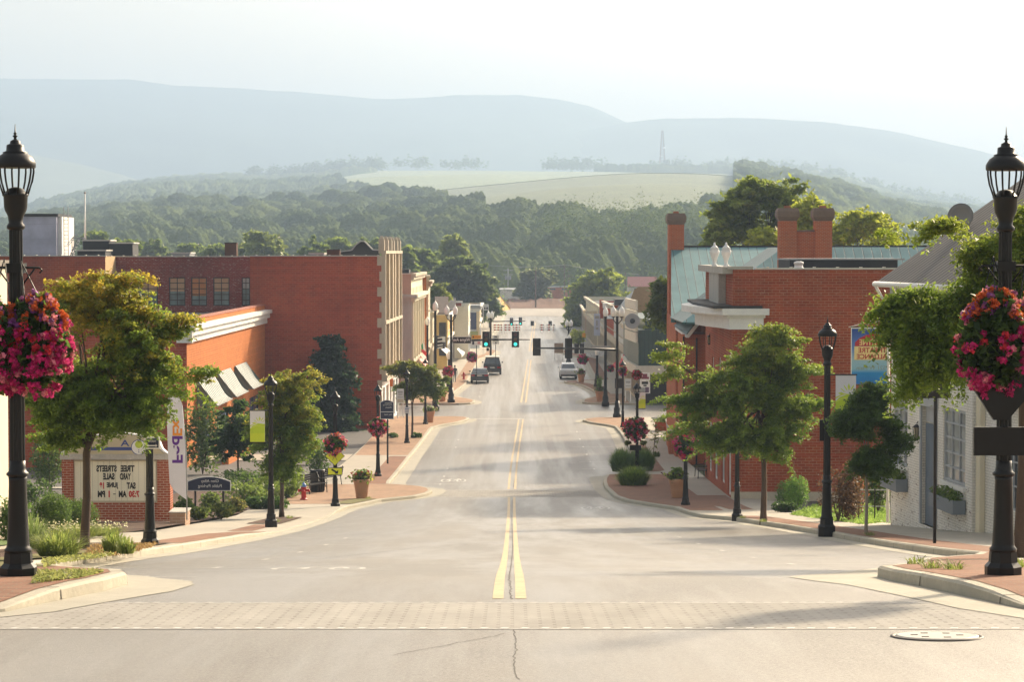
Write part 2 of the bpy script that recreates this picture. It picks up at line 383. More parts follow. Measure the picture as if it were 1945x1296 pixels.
def shrub(name, label, cat, base, r, h, n=1500, leaf=.06, c0=(.04, .09, .015), c1=(.10, .16, .03), seed=1, group=None, lobes=5, gap=.5):
    rng = np.random.default_rng(seed); root = T(name, label, cat, base, group)
    bl = [(rng.uniform(-.45, .45)*r, rng.uniform(-.4, .4)*r, h*rng.uniform(.4, .55), r*rng.uniform(.45, .62), r*rng.uniform(.45, .62), h*rng.uniform(.4, .5)) for _ in range(lobes)]
    P = crown_clusters(rng, bl, n, gap, 2.5/max(r, .3), .3); P[:, 2] = np.abs(P[:, 2])
    t = rng.uniform(0, 1, (n, 1))
    leaves('foliage', P, leaf, np.array(c0)*(1-t)+np.array(c1)*t, LEAF, root, rng=rng, up=.2)
    mb = MB()
    for k in range(7):
        a = k*2.4; q = (r*.5*math.cos(a), r*.5*math.sin(a), h*.6); mb.tube([(0, 0, -.05), (q[0]*.4, q[1]*.4, h*.3), q], [.02, .015, .006], 5, False)
    mb.build('stem', BARK, root); return root
def grass_tuft(name, label, cat, base, r, h, n=500, wd_=.02, c0=(.07, .14, .03), c1=(.2, .28, .06), seed=1, group=None, flow=None, spread=.6, sq=1.0):
    """clump of arching blades"""
    rng = np.random.default_rng(seed); root = T(name, label, cat, base, group)
    vs = []; fs = []; cols = []
    for i in range(n):
        a = rng.uniform(0, 6.283); q = r*.55*math.sqrt(rng.uniform()); x, y = q*math.cos(a), q*math.sin(a)*sq
        b = a+rng.normal()*.9; L = h*rng.uniform(.45, 1.1)*(1.05-.5*(q/(r*.55))**2); o = r*(spread+.25)*rng.uniform(.2, 1)
        dx, dy = math.cos(b)*o, math.sin(b)*o; px, py = -math.sin(b)*wd_/2, math.cos(b)*wd_/2
        t = rng.uniform(); c = [c0[j]*(1-t)+c1[j]*t for j in range(3)]; k = len(vs)
        for (f, zz, ww) in ((0, 0, 1), (.25, .55, 1), (.62, .9, .8), (1, .88 if spread > .5 else 1, .1)):
            vs.append((x+dx*f-px*ww, y+dy*f-py*ww, L*zz)); vs.append((x+dx*f+px*ww, y+dy*f+py*ww, L*zz)); cols += [c, c]
        fs += [[k, k+1, k+3, k+2], [k+2, k+3, k+5, k+4], [k+4, k+5, k+7, k+6]]
    me = bpy.data.meshes.new('blades'); me.from_pydata(vs, [], fs)
    at = me.color_attributes.new('col', 'FLOAT_COLOR', 'POINT'); at.data.foreach_set('color', [x for c in cols for x in (*c, 1)])
    me.materials.append(LEAF); o = bpy.data.objects.new('blades', me); COL.objects.link(o); o.parent = root
    if flow is not None:
        m = n//6; a = rng.uniform(0, 6.283, m); q = r*np.sqrt(rng.uniform(0, 1, m)); P = np.stack([q*np.cos(a), q*np.sin(a)*sq, h*rng.uniform(.75, 1.15, m)], 1)
        leaves('flowers', P, .05, np.tile(flow, (m, 1)), PETAL, root, rng=rng, asp=1)
    return root
# ------------------------------------------------------------------ lettering (the photograph shows all writing mirrored)
def lettering(s, cx, cz, w, h, y, mat, parent, vert=False, name='lettering', flip=True, xdir=None, th=.008, bold=0):
    cu = bpy.data.curves.new('t', 'FONT'); cu.body = s; cu.size = 1; cu.extrude = 0; cu.offset = bold
    ob = bpy.data.objects.new('t', cu); COL.objects.link(ob); bpy.context.view_layer.update()
    me = bpy.data.meshes.new_from_object(ob.evaluated_get(bpy.context.evaluated_depsgraph_get()))
    bpy.data.objects.remove(ob); me.name = name
    n = len(me.vertices); co = np.empty(n*3); me.vertices.foreach_get('co', co); co = co.reshape(-1, 3)
    x0, x1, y0, y1 = co[:, 0].min(), co[:, 0].max(), co[:, 1].min(), co[:, 1].max()
    tx = (co[:, 0]-(x0+x1)/2)/(x1-x0); ty = (co[:, 1]-(y0+y1)/2)/(y1-y0)
    if vert: P = np.stack([cx+ty*w, np.full(n, y), cz+tx*h], 1)
    elif xdir is not None:   # on a wall running along direction xdir, (cx, y) is the centre
        P = np.stack([cx-tx*w*xdir[0], y-tx*w*xdir[1], cz+ty*h], 1)
    else: P = np.stack([cx-tx*w*(1 if flip else -1), np.full(n, y), cz+ty*h], 1)
    me.vertices.foreach_set('co', P.ravel().astype(np.float32)); me.materials.clear(); me.materials.append(mat); me.update()
    o = bpy.data.objects.new(name, me); COL.objects.link(o); o.parent = parent
    return o
HAZE = .00027
# ------------------------------------------------------------------ ground, street, kerbs
CONC = pm('concrete_walk', (.44, .395, .32), .85, .18, .8, bmp=.004)
KERBM = pm('kerb_concrete', (.47, .43, .34), .85, .22, 1.3, bmp=.006)
PAVE = brick('brick_pavers', (.24, .115, .075), (.35, .19, .125), (.26, .21, .16), .21, .105, .010, (.15, .11, .09), .6)
PAVE2 = brick('pink_pavers', (.36, .215, .14), (.47, .31, .21), (.30, .24, .18), .21, .105, .012, (.2, .15, .11), .5)
LAWN = pm('lawn_green', (.10, .17, .035), .95, .35, 2.5, bmp=.03)
MULCH = pm('mulch', (.12, .065, .04), .95, .4, 5, bmp=.03)
DRY = pm('dry_grass', (.22, .20, .07), .95, .4, 4, bmp=.03)
YEL = pm('road_yellow', (.64, .48, .26), .6, .35, 3)
WHT = pm('road_white', (.62, .60, .55), .6, .2, 5)
TAR = pm('parking_asphalt', (.115, .108, .10), .8, .25, .6, bmp=.004)
def struct(o): return tag(o, kind='structure')
def lin(t, a, b): return [a+(b-a)*i/t for i in range(t+1)]
def ipl(pts, Y):                                  # x of a polyline given as (Y, x)
    if Y <= pts[0][0]: return pts[0][1]
    for (a, xa), (b, xb) in zip(pts, pts[1:]):
        if Y <= b: return xa+(xb-xa)*(Y-a)/(b-a)
    return pts[-1][1]
def ysamp(a, b, *pls, step=2.0):
    s = {a, b}
    for pl in pls: s |= {p[0] for p in pl if a < p[0] < b}
    k = math.floor(a)+1
    while k < b: s.add(k); k += 1 if k < 262 else 12
    return sorted(s)
def ribbon(name, mat, pa, pb, a, b, e, step=2.0, hz=None, parent=None):
    """sheet between two plan curves following the ground, e above the street surface"""
    mb = MB(); ys = ysamp(a, b, pa, pb, step=step); v = []; f = []
    for Y in ys:
        z = zg(Y)+(hz(Y) if hz else 0)+e; v += [(ipl(pa, Y), Y, z), (ipl(pb, Y), Y, z)]
    for i in range(len(ys)-1): f.append([2*i, 2*i+1, 2*i+3, 2*i+2] if ipl(pb, ys[0]+.01) > ipl(pa, ys[0]+.01) else [2*i, 2*i+2, 2*i+3, 2*i+1])
    mb.add(v, f); return mb.build(name, mat, parent)
# the ground: one sheet to beyond the valley
mb = MB(); xs = [-2750, -900, -300, -120, -60, 60, 120, 300, 900, 2750]; ys = lin(320, -60, 260)+lin(12, 290, 700)+[900, 1500, 3000, 9100]; v = []; f = []
for Y in ys:
    for X in xs: v.append((X, Y, zg(Y)-.05-(0 if abs(X) < 100 else min(30, (abs(X)-100)*.02)*(1 if Y < 150 else 0))))
nx = len(xs)
for j in range(len(ys)-1):
    for i in range(nx-1): f.append([j*nx+i, j*nx+i+1, (j+1)*nx+i+1, (j+1)*nx+i])
mb.add(v, f); struct(mb.build('ground', pm('valley_ground', (.10, .12, .05), .95, .3, .05)))
asphalt()
def sheet(name, mat, x0, x1, a, b, e, step=2.0): return ribbon(name, mat, [(a, x0), (b, x0)], [(a, x1), (b, x1)], a, b, e, step)
ROADL = [(-40, -9.5), (200, -9), (600, -5)]; ROADR = [(-40, 9.5), (43, 9.6), (70, 10.4), (90, 9.5), (200, 10.5), (600, 17)]
struct(ribbon('road', MATS['asphalt'], ROADL, ROADR, -40, 620, 0, 2))
struct(sheet('cross_street', MATS['asphalt'], -120, 120, 191.2, 208.4, .006)); struct(sheet('side_street', MATS['asphalt'], -60, 60, -30, 21.6, -.008))
struct(sheet('parking_lot', TAR, -60, -9.8, 84, 176, -.008))
# kerb lines: left and right, (Y, x)
LK = [(21.2, -7.6), (22.4, -5.6), (23.6, -4.95), (26.6, -4.5), (28, -4.46), (28.9, -4.65), (29.8, -5.3), (31.5, -6.2), (35, -6.9), (42, -7.35), (48, -7.58), (60, -7.5), (66, -7.36), (76, -7.15), (86, -7.15), (99, -7.2), (103, -7.0), (107, -6.3), (109, -5.9), (112, -4.45), (114.5, -3.95), (116.5, -3.84), (118.5, -4.0), (120.3, -4.5), (121.6, -5.4), (122.6, -6.2), (125, -6.3), (149, -6.25), (176, -5.9), (178.5, -5.8), (181, -5.2), (184, -4.1), (187, -3.5), (189, -3.35), (190.3, -3.6), (191, -4.4)]
LK2 = [(208.6, -4.6), (209.6, -3.6), (211, -3.25), (214, -3.3), (216.5, -3.9), (219, -4.9), (224, -5.6), (243, -4.6), (300, -4.0), (315, -2.2), (326, -2.0), (332, -3.6), (400, -2.9), (430, -2.4), (600, -.5)]
RK = [(20.6, 7.4), (21.6, 6.0), (22.4, 5.45), (24, 5.05), (26.6, 4.75), (29, 4.55), (30.4, 4.6), (31.4, 4.95), (33, 5.5), (36, 6.0), (39, 6.6), (43, 8.2), (46, 8.9), (56, 9.1), (70, 9.2), (78, 8.9), (89.5, 8.2), (93, 7.35), (97, 7.1), (102, 6.9), (105, 6.1), (108.8, 5.1), (112, 4.75), (120, 4.6), (124.9, 4.7), (128, 4.85), (131, 5.1), (133, 6.6), (134.5, 7.3), (150, 7.5), (172, 7.7), (179, 7.6), (181, 7.1), (184, 5.9), (186.5, 5.45), (188, 5.6), (189.3, 6.4), (190, 7.6)]
RK2 = [(208.8, 8.2), (209.8, 6.6), (211, 6.1), (215, 6.3), (218, 7.0), (222, 7.9), (230, 7.7), (238, 7.1), (243, 6.4), (245.3, 5.4), (247.3, 5.3), (248.5, 6.4), (250.5, 8.7), (300, 9.1), (318, 6.6), (326, 6.8), (334, 9.2), (430, 10.2), (600, 12.5)]
HL = [(21, .0), (23.2, .02), (25.4, .15), (67, .15), (75, .03), (96, .03), (101, .15), (600, .15)]
HR = [(20.5, 0), (23.4, .02), (25.5, .15), (36.5, .15), (38.5, .15), (600, .15)]
def sidewalk(tagn, K, HH, outer, sg, a, b):
    """slab with its kerb; K kerb line, outer (Y,x) back line, sg = -1 left / +1 right"""
    hz = lambda Y: ipl(HH, Y)
    kb = [(Y, x+sg*.17) for Y, x in K]
    # kerb: vertical front, rounded top, back edge; end faces
    ys = ysamp(a, b, K, step=2); v = []; f = []
    for Y in ys:
        x = ipl(K, Y); z = zg(Y); h = hz(Y)
        v += [(x, Y, z-.1), (x+sg*.012, Y, z+h*.8), (x+sg*.045, Y, z+h), (x+sg*.19, Y, z+h)]
    for i in range(len(ys)-1):
        for k in range(3):
            q = [4*i+k, 4*i+k+1, 4*i+k+5, 4*i+k+4]; f.append(q if sg < 0 else q[::-1])
    mb = MB().add(v, f); n = len(ys)
    mb.f += [[0, 1, 2, 3], [4*n-4, 4*n-3, 4*n-2, 4*n-1]]; mb.sm += [False, False]
    struct(mb.build('kerb', KERBM))
    mb = MB()                                         # expansion joints cut across the kerb
    Y = a+1
    while Y < min(b, 135):
        x = ipl(K, Y); z = zg(Y); h = hz(Y)
        if h > .08: mb.quad((x-sg*.003, Y, z), (x-sg*.003, Y+.03, z), (x+sg*.008, Y+.03, z+h*.82), (x+sg*.008, Y, z+h*.82)).quad((x+sg*.03, Y, z+h+.002), (x+sg*.03, Y+.03, z+h+.002), (x+sg*.19, Y+.03, z+h+.002), (x+sg*.19, Y, z+h+.002))
        Y += 3.0
    if mb.f: struct(mb.build('kerb_joints', pm('joint', (.12, .10, .08), .9, 0)))
    kb = [(Y, x+sg*.188) for Y, x in K]
    struct(ribbon('sidewalk', CONC, kb if sg > 0 else outer, outer if sg > 0 else kb, a, b, -.003, 2, hz))
    z0 = zg(b); xk, xo = ipl(K, b), ipl(outer, b)
    mb = MB().quad((xk, b, z0-.1), (xo, b, z0-.1), (xo, b, z0+hz(b)-.003), (xk, b, z0+hz(b)-.003))
    z0 = zg(a); xk, xo = ipl(K, a), ipl(outer, a); mb.quad((xk, a, z0-.1), (xo, a, z0-.1), (xo, a, z0+hz(a)-.003), (xk, a, z0+hz(a)-.003))
    struct(mb.build('sidewalk', KERBM))
OL = [(21, -30), (60, -30), (60.01, -11.6), (76, -11.2), (100, -10.9), (125, -10.0), (150, -9.8), (191, -9.6)]
OL2 = [(208.6, -9.6), (300, -8.0), (600, -3.5)]
OR = [(20.6, 30), (62, 30), (62.01, 14.2), (69, 13.4), (78.3, 12.6), (100, 11.4), (104, 12.5), (112, 10.2), (147, 10.4), (190, 10.9)]
OR2 = [(208.8, 11.4), (300, 12.6), (600, 16.5)]
sidewalk('l', LK, HL, OL, -1, 21.2, 191); sidewalk('l2', LK2, HL, OL2, -1, 208.6, 600)
sidewalk('r', RK, HR, OR, 1, 20.6, 190); sidewalk('r2', RK2, HR, OR2, 1, 208.8, 600)
def ap(K, sg, ws):                                     # gutter pan: outer edge x = kerb - sg*w(Y)
    return [(Y, ipl(K, Y)-sg*ipl(ws, Y)) for Y in sorted({p[0] for p in K} | {w[0] for w in ws})]
GLw = [(21.2, .3), (24, .5), (26.6, .75), (28.6, .78), (31, 1.2), (33, 1.0), (38, .5), (99, .5), (112, .42), (117, .6), (121.5, 1.2), (123.4, .9), (126, .75), (176, .6), (188, .65), (191, .6)]
GRw = [(20.6, .3), (24, .6), (28, .75), (31, 1.2), (34, .9), (40, .5), (88, .5), (109, .45), (124, .55), (131, .9), (134, .9), (150, .75), (180, .65), (188, .6), (190, .6)]
GUT = pm('gutter_concrete', (.42, .39, .315), .8, .2, .9, bmp=.004)
for K, sg, ws, a, b in ((LK, -1, GLw, 21.2, 191), (RK, 1, GRw, 20.6, 190), (LK2, -1, [(208, .6), (600, .5)], 208.6, 600), (RK2, 1, [(208, .6), (600, .5)], 208.8, 600)):
    g = ap(K, sg, ws); struct(ribbon('gutter', GUT, *( (K, g) if sg < 0 else (g, K)), a, b, .006, 2))
def strip(mat, K, HH, sg, a, b, o0, o1, name='brick_paving', e=.004):
    p0 = [(Y, x+sg*o0) for Y, x in K]; p1 = [(Y, x+sg*o1) for Y, x in K] if not isinstance(o1, list) else o1
    struct(ribbon(name, mat, p0 if sg > 0 else p1, p1 if sg > 0 else p0, a, b, e, 2, lambda Y: ipl(HH, Y)))
X = lambda x: [(0, x), (700, x)]
strip(PAVE, LK, HL, -1, 23.5, 34.5, .2, X(-12)); strip(DRY, LK, HL, -1, 29.8, 34.4, .3, 1.3, 'grass_strip', .012)
strip(MULCH, LK, HL, -1, 35.5, 56, .35, 2.6, 'planting_bed', .02); strip(DRY, LK, HL, -1, 33, 46, .2, .9, 'grass_strip', .03)
strip(PAVE, LK, HL, -1, 56.5, 73, .2, 1.2); strip(PAVE, LK, HL, -1, 75, 83, .9, 1.7)
strip(MULCH, LK, HL, -1, 84, 93, .9, 2.1, 'planting_bed', .02)
strip(PAVE2, LK, HL, -1, 104.5, 122, .2, X(-10.2)); strip(DRY, LK, HL, -1, 104.5, 109, .2, 1.2, 'grass_strip', .02)
strip(PAVE, LK, HL, -1, 122.2, 148, .2, 1.25); strip(PAVE2, LK, HL, -1, 149, 190.8, .2, X(-9.7))
strip(PAVE2, LK2, HL, -1, 209, 224, .2, X(-8.8)); strip(PAVE2, LK2, HL, -1, 224, 330, .2, 1.3)
strip(PAVE, RK, HR, 1, 23.8, 36, .2, X(14)); strip(PAVE, RK, HR, 1, 37, 91, .2, 1.35)
strip(PAVE, RK, HR, 1, 98, 131, .2, X(8.6)); strip(PAVE, RK, HR, 1, 99, 112, 1.9, X(9.9), e=.006)
strip(PAVE, RK, HR, 1, 133.5, 160, .2, 1.2); strip(PAVE2, RK, HR, 1, 166, 189.6, .2, X(9.4))
strip(PAVE2, RK2, HR, 1, 209.4, 224, .2, X(10.2)); strip(PAVE, RK2, HR, 1, 224, 330, .2, 1.3)
# joints in the concrete walks
mb = MB()
for sg, HH, a, b, x0, x1 in ((-1, HL, 36, 103, -11, -8.5), (-1, HL, 124, 148, -9.9, -7.6), (1, HR, 40, 96, 10.3, 13), (1, HR, 134, 165, 8.8, 10.3)):
    Y = a
    while Y < b:
        z = zg(Y)+ipl(HH, Y)+.002; mb.quad((x0, Y, z), (x1, Y, z), (x1, Y+.03, z-.003), (x0, Y+.03, z-.003)); Y += 1.8
struct(mb.build('sidewalk_joints', pm('joint', (.12, .10, .08), .9, 0)))
# beds and lawns beside the walks
struct(ribbon('planting_bed', MULCH, X(-24), OL, 60.1, 84, .1, 2, lambda Y: ipl(HL, Y)*0)); struct(ribbon('planting_bed', MULCH, X(-16), OL, 84, 118, .09, 2))
struct(ribbon('lawn', LAWN, X(-22), X(-11.2), 40, 60, .17, 2))
struct(ribbon('lawn', LAWN, OR, X(28), 78.4, 100, .14, 2)); struct(ribbon('parking_lot', TAR, OR, X(40), 100, 108.9, .05, 2))
struct(ribbon('driveway', CONC, X(-40), X(-10), 146, 152, .03, 2)); struct(ribbon('driveway', KERBM, X(-60), X(-9.9), 120, 121, .06, 2))
struct(ribbon('driveway', CONC, X(-17), X(-7.3), 96, 100, .04, 1)) if 0 else None
# painted markings
def line(name, mat, off, w, a, b, e=.004, step=3):
    p0 = [(Y, xc(Y)+off-w/2+ipl([(0, -.03), (300, 0)], Y)) for Y in ysamp(a, b, step=step)]; p1 = [(Y, x+w) for Y, x in p0]
    return ribbon(name, mat, p0, p1, a, b, e, step)
for a, b in ((25.4, 113), (120, 189.4), (212.5, 300), (326, 460)):
    for s in (-1, 1):
        o = line('centre_line', YEL, s*ipl([(25, .12), (110, .16), (200, .2)], a), .115 if a < 200 else .14, a, b); struct(o)
mb = MB()
def park(x0, x1, Y, w=.1):
    z = zg(Y)+.004; z2 = zg(Y+w)+.004; mb.quad((x0, Y, z), (x1, Y, z), (x1, Y+w, z2), (x0, Y+w, z2))
    xm = x1 if abs(x1) < abs(x0) else x0; s = 1 if xm < 0 else -1
    mb.quad((xm-s*.75, Y-.45, zg(Y-.45)+.0055), (xm-s*.65, Y-.45, zg(Y-.45)+.0055), (xm-s*.65, Y+.5, zg(Y+.5)+.0055), (xm-s*.75, Y+.5, zg(Y+.5)+.0055))
for Y in (30.5, 38.5, 46, 53.5, 61, 68): park(-6.8+(.9 if Y < 32 else 0), -4.0, Y)
for Y in (35.8, 41.5, 48, 55, 62, 69, 76): park(4.1, 5.9 if Y < 38 else 8.0 if Y > 45 else 6.6, Y)
for Y in (124.6, 131.5, 138.5, 159, 166.5): park(-5.5, -3.0, Y)
for Y in (138, 145, 152, 159.5, 167, 175): park(4.0, 6.7, Y)
for Y in (222, 229, 236, 243): park(-5.0+.9, -2.3, Y); park(5.2, 8.0, Y+1)
struct(mb.build('parking_lines', WHT))
def bike(cx, cy, s):
    mb = MB(); z = lambda Y: zg(Y)+.004
    def seg(p, q, w=.09):
        d = Vector((q[0]-p[0], q[1]-p[1], 0)); n = Vector((-d.y, d.x, 0)).normalized()*w/2
        P = [(p[0]-n.x, p[1]-n.y), (q[0]-n.x, q[1]-n.y), (q[0]+n.x, q[1]+n.y), (p[0]+n.x, p[1]+n.y)]; mb.quad(*[(a, b, z(b)) for a, b in P])
    for ox in (-.55, .55):
        pts = [(cx+s*(ox+.3*math.cos(t)), cy+s*1.6*math.sin(t)) for t in [2*math.pi*k/14 for k in range(15)]]
        for a, b in zip(pts, pts[1:]): seg(a, b)
    B = [(-.55, 0), (-.2, 1.9), (.35, 1.9), (0, 0), (-.55, 0)]
    for a, b in zip(B, B[1:]): seg((cx+s*a[0], cy+s*a[1]), (cx+s*b[0], cy+s*b[1]))
    seg((cx+s*.35, cy+s*1.9), (cx+s*.55, cy)); seg((cx-s*1.3, cy-2.9), (cx+s*.9, cy-3.4)); return struct(mb.build('bicycle_marking', WHT))
bike(-3.0, 37.5, .8); bike(-3.1, 128, .75); bike(3.6, 104, .7)
struct(sheet('stop_line', WHT, -3.0, .95, 189.9, 190.4, .006))
def crack(pts, w):
    mb = MB(); P = []
    for (x0, y0), (x1, y1) in zip(pts, pts[1:]):
        k = max(2, int(math.hypot(x1-x0, y1-y0)/.12))
        P += [(x0+(x1-x0)*i/k+.035*noise.noise(Vector((x0*3+i*.7, y0, 0))), y0+(y1-y0)*i/k+.05*noise.noise(Vector((y0*3+i*.9, x0, 5)))) for i in range(k)]
    for i, (q, r_) in enumerate(zip(P, P[1:])):
        d = Vector((r_[0]-q[0], r_[1]-q[1], 0)).normalized(); n_ = Vector((-d.y, d.x, 0))*w*(.5+.6*abs(noise.noise(Vector((i*.5, w*90, 1)))))
        mb.quad(*[(a_, b_, zg(b_)+.003) for a_, b_ in ((q[0]-n_.x, q[1]-n_.y), (r_[0]-n_.x, r_[1]-n_.y), (r_[0]+n_.x, r_[1]+n_.y), (q[0]+n_.x, q[1]+n_.y))])
    struct(mb.build('road_crack', pm('crack_tar', (.11, .10, .09), .8, .1)))
gq = lambda *q: [G(a_, b_)[:2] for a_, b_ in q]
crack(gq((977, 1196), (980, 1230), (976, 1262), (984, 1296)), .008); crack(gq((745, 1246), (860, 1224), (975, 1202)), .007)
crack(gq((972, 1140), (967, 1100), (974, 1040), (972, 985), (973, 950)), .012); crack(gq((975, 926), (985, 860), (991, 802)), .02)
crack(gq((620, 1060), (800, 1040), (960, 1030)), .02); crack(gq((1010, 1052), (1180, 1058), (1330, 1050)), .02)
# stamped crosswalks with pale dashed edges
def cwm():
    m = brick('stamped_crosswalk', (.36, .34, .31), (.40, .38, .345), (.26, .245, .22), .26, .13, .018, (.25, .235, .21), .5); return m
for a, b, K1, K2 in ((21.75, 24.75, LK, RK), (113.4, 119.2, LK, RK)):
    l = [(Y, ipl(LK, Y)+ipl(GLw, Y)+.02) for Y in ysamp(a, b, LK, step=.5)]; r = [(Y, ipl(RK, Y)-ipl(GRw, Y)-.02) for Y in ysamp(a, b, RK, step=.5)]
    struct(ribbon('crosswalk', cwm(), l, r, a, b, .003, .5))
    mb = MB()
    for Y, dy in ((a, .16), (b, .12)):
        x = ipl(l, Y)+.1
        while x < ipl(r, Y)-.1:
            z = zg(Y)+.0065; mb.quad((x, Y, z), (x+.07, Y, z), (x+.10, Y+dy*.7, zg(Y+dy*.7)+.0065), (x+.03, Y+dy*.7, zg(Y+dy*.7)+.0065)); x += .185 if a < 50 else .4
        mb.quad((ipl(l, Y), Y-.02, zg(Y-.02)+.0045), (ipl(r, Y), Y-.02, zg(Y-.02)+.0045), (ipl(r, Y), Y+.02, zg(Y+.02)+.005), (ipl(l, Y), Y+.02, zg(Y+.02)+.005))
    struct(mb.build('crosswalk_edge', WHT))
def manhole(px, py, r, label):
    x, y, z = G(px, py); sl = math.atan((zg(y+1)-zg(y-1))/2)
    t = T('manhole', label, 'manhole cover', (x, y, z)); t.rotation_euler = (sl, 0, 0)
    MB().lathe([(r*1.12, -.05), (r*1.12, .012), (r*1.04, .014), (r*1.03, .004)], 32).build('rim', pm('iron_dark', (.12, .10, .085), .6, .2), t)
    mb = MB().lathe([(r*1.0, -.03), (r*1.0, .016), (r*.93, .02), (r*.9, .016)], 32)
    mb.build('cover', pm('iron_pale', (.5, .48, .42), .45, .2, 3), t)
    for a in range(6): MB().box(r*.55*math.cos(a)-.03, r*.55*math.cos(a)+.03, r*.55*math.sin(a)-.012, r*.55*math.sin(a)+.012, .012, .021).build('pick_hole', MATS['iron_dark'], t)
manhole(1780, 1211, .36, 'round pale iron manhole cover in the road in front of the near stamped crosswalk')
# ------------------------------------------------------------------ hills, fields and woods of the valley
def hfield(name, mat, xs, ys, zf):
    v = [(x, y, zf(x, y)) for y in ys for x in xs]; n = len(xs)
    f = [[j*n+i, j*n+i+1, (j+1)*n+i+1, (j+1)*n+i] for j in range(len(ys)-1) for i in range(n-1)]
    mb = MB().add(v, f, True); return struct(mb.build(name, mat))
def prof(pts, px):
    return ipl(pts, px)
def nz(x, y, s, sd=0): return noise.noise(Vector((x*s, y*s, sd)))
def fnz(x, y, s, sd=0): return sum(noise.noise(Vector((x*s*2**k, y*s*2**k, sd)))/1.7**k for k in range(5))
FAR = [(-300, 150), (0, 150), (150, 152), (250, 152), (330, 162), (450, 169), (600, 178), (720, 188), (800, 187), (860, 182), (985, 181), (1060, 190), (1120, 204), (1160, 220), (1190, 233), (1300, 262), (1500, 310), (2300, 380)]
FAR2 = [(600, 330), (900, 300), (1100, 252), (1190, 232), (1260, 224), (1400, 226), (1560, 232), (1680, 246), (1780, 270), (1870, 290), (1945, 312), (2400, 380)]
FORM = pm('mountain_forest', (.05, .085, .05), .95, .6, .006, spec=.05)
FORM2 = pm('hill_grass', (.13, .16, .06), .95, .3, .02)
def ridge(name, P, Yr, Y0, sd, mat, amp=1.0, nxn=170, nyn=36):
    def zf(x, y):
        px = W/2+x*F/Yr; z = CZ+(HOR-prof(P, px))/F*Yr; t = max(0, min(1, (y-Y0)/(Yr-Y0)))
        if y > Yr: t = max(0, 1-(y-Yr)/(Yr*.3))
        return (z+amp*Yr*.0006*fnz(x, y, 8/Yr*3, sd))*(t**.8)-5*(1-t)+amp*Yr*.007*fnz(x, y, 10/Yr, sd)*t*(1-t)*3
    k = Yr*.30
    hfield(name, mat, lin(nxn, -k, k), lin(nyn, Y0, Yr)+[Yr*1.06, Yr*1.2], zf)
ridge('far_mountain', FAR, 7500, 5400, 3, FORM); ridge('right_mountain', FAR2, 6900, 5200, 9, FORM)
LFT = [(-400, 250), (-100, 283), (75, 296), (150, 310), (250, 338), (330, 365), (450, 410), (2400, 420)]
ridge('left_foothill', LFT, 5600, 4700, 5, FORM2)
MID = [(-300, 455), (-50, 430), (60, 402), (130, 382), (230, 358), (330, 347), (440, 342), (520, 345), (600, 338), (660, 328), (730, 325), (900, 325), (1390, 330), (1420, 328), (1530, 338), (1600, 350), (1700, 380), (1800, 398), (1945, 412), (2300, 440)]
Y1 = 4200.0
def midz(x, y):
    px = W/2+x*F/max(300, min(y, Y1)); zr = CZ+(HOR-prof(MID, px))/F*Y1; t = max(0., min(1., (y-640)/(Y1-640)))
    if y > Y1: return zr-(y-Y1)*.12
    b = .30*math.exp(-((px-1200)/420)**2)      # the field bulges toward the viewer
    return zr*(t**(1.12-b))+(7*nz(x, y, .003, 2)+14*nz(x, y, .0022, 4))*t*(1-t)*4
FPOLY = [(590, 352), (660, 334), (735, 325), (1000, 325), (1392, 331), (1392, 362), (1340, 386), (1200, 391), (1050, 392), (960, 384), (850, 377), (820, 362), (700, 352)]
FSTR = [(840, 380), (960, 366), (1120, 352), (1250, 340), (1390, 336), (1390, 362), (1330, 384), (1100, 380), (960, 384)]
def inside(p, poly):
    x, y = p; c = False; j = len(poly)-1
    for i in range(len(poly)):
        if (poly[i][1] > y) != (poly[j][1] > y) and x < (poly[j][0]-poly[i][0])*(y-poly[i][1])/(poly[j][1]-poly[i][1])+poly[i][0]: c = not c
        j = i
    return c
def proj(x, y, z):
    dz = z-CZ; f_ = y*CP-dz*SP; u = x/f_; v = (dz*CP+y*SP)/f_; return W/2+u*F, H/2-v*F
hfield('valley_hill', FORM2, lin(190, -1500, 1500), lin(110, 620, Y1)+[4300, 4500, 4680], midz)
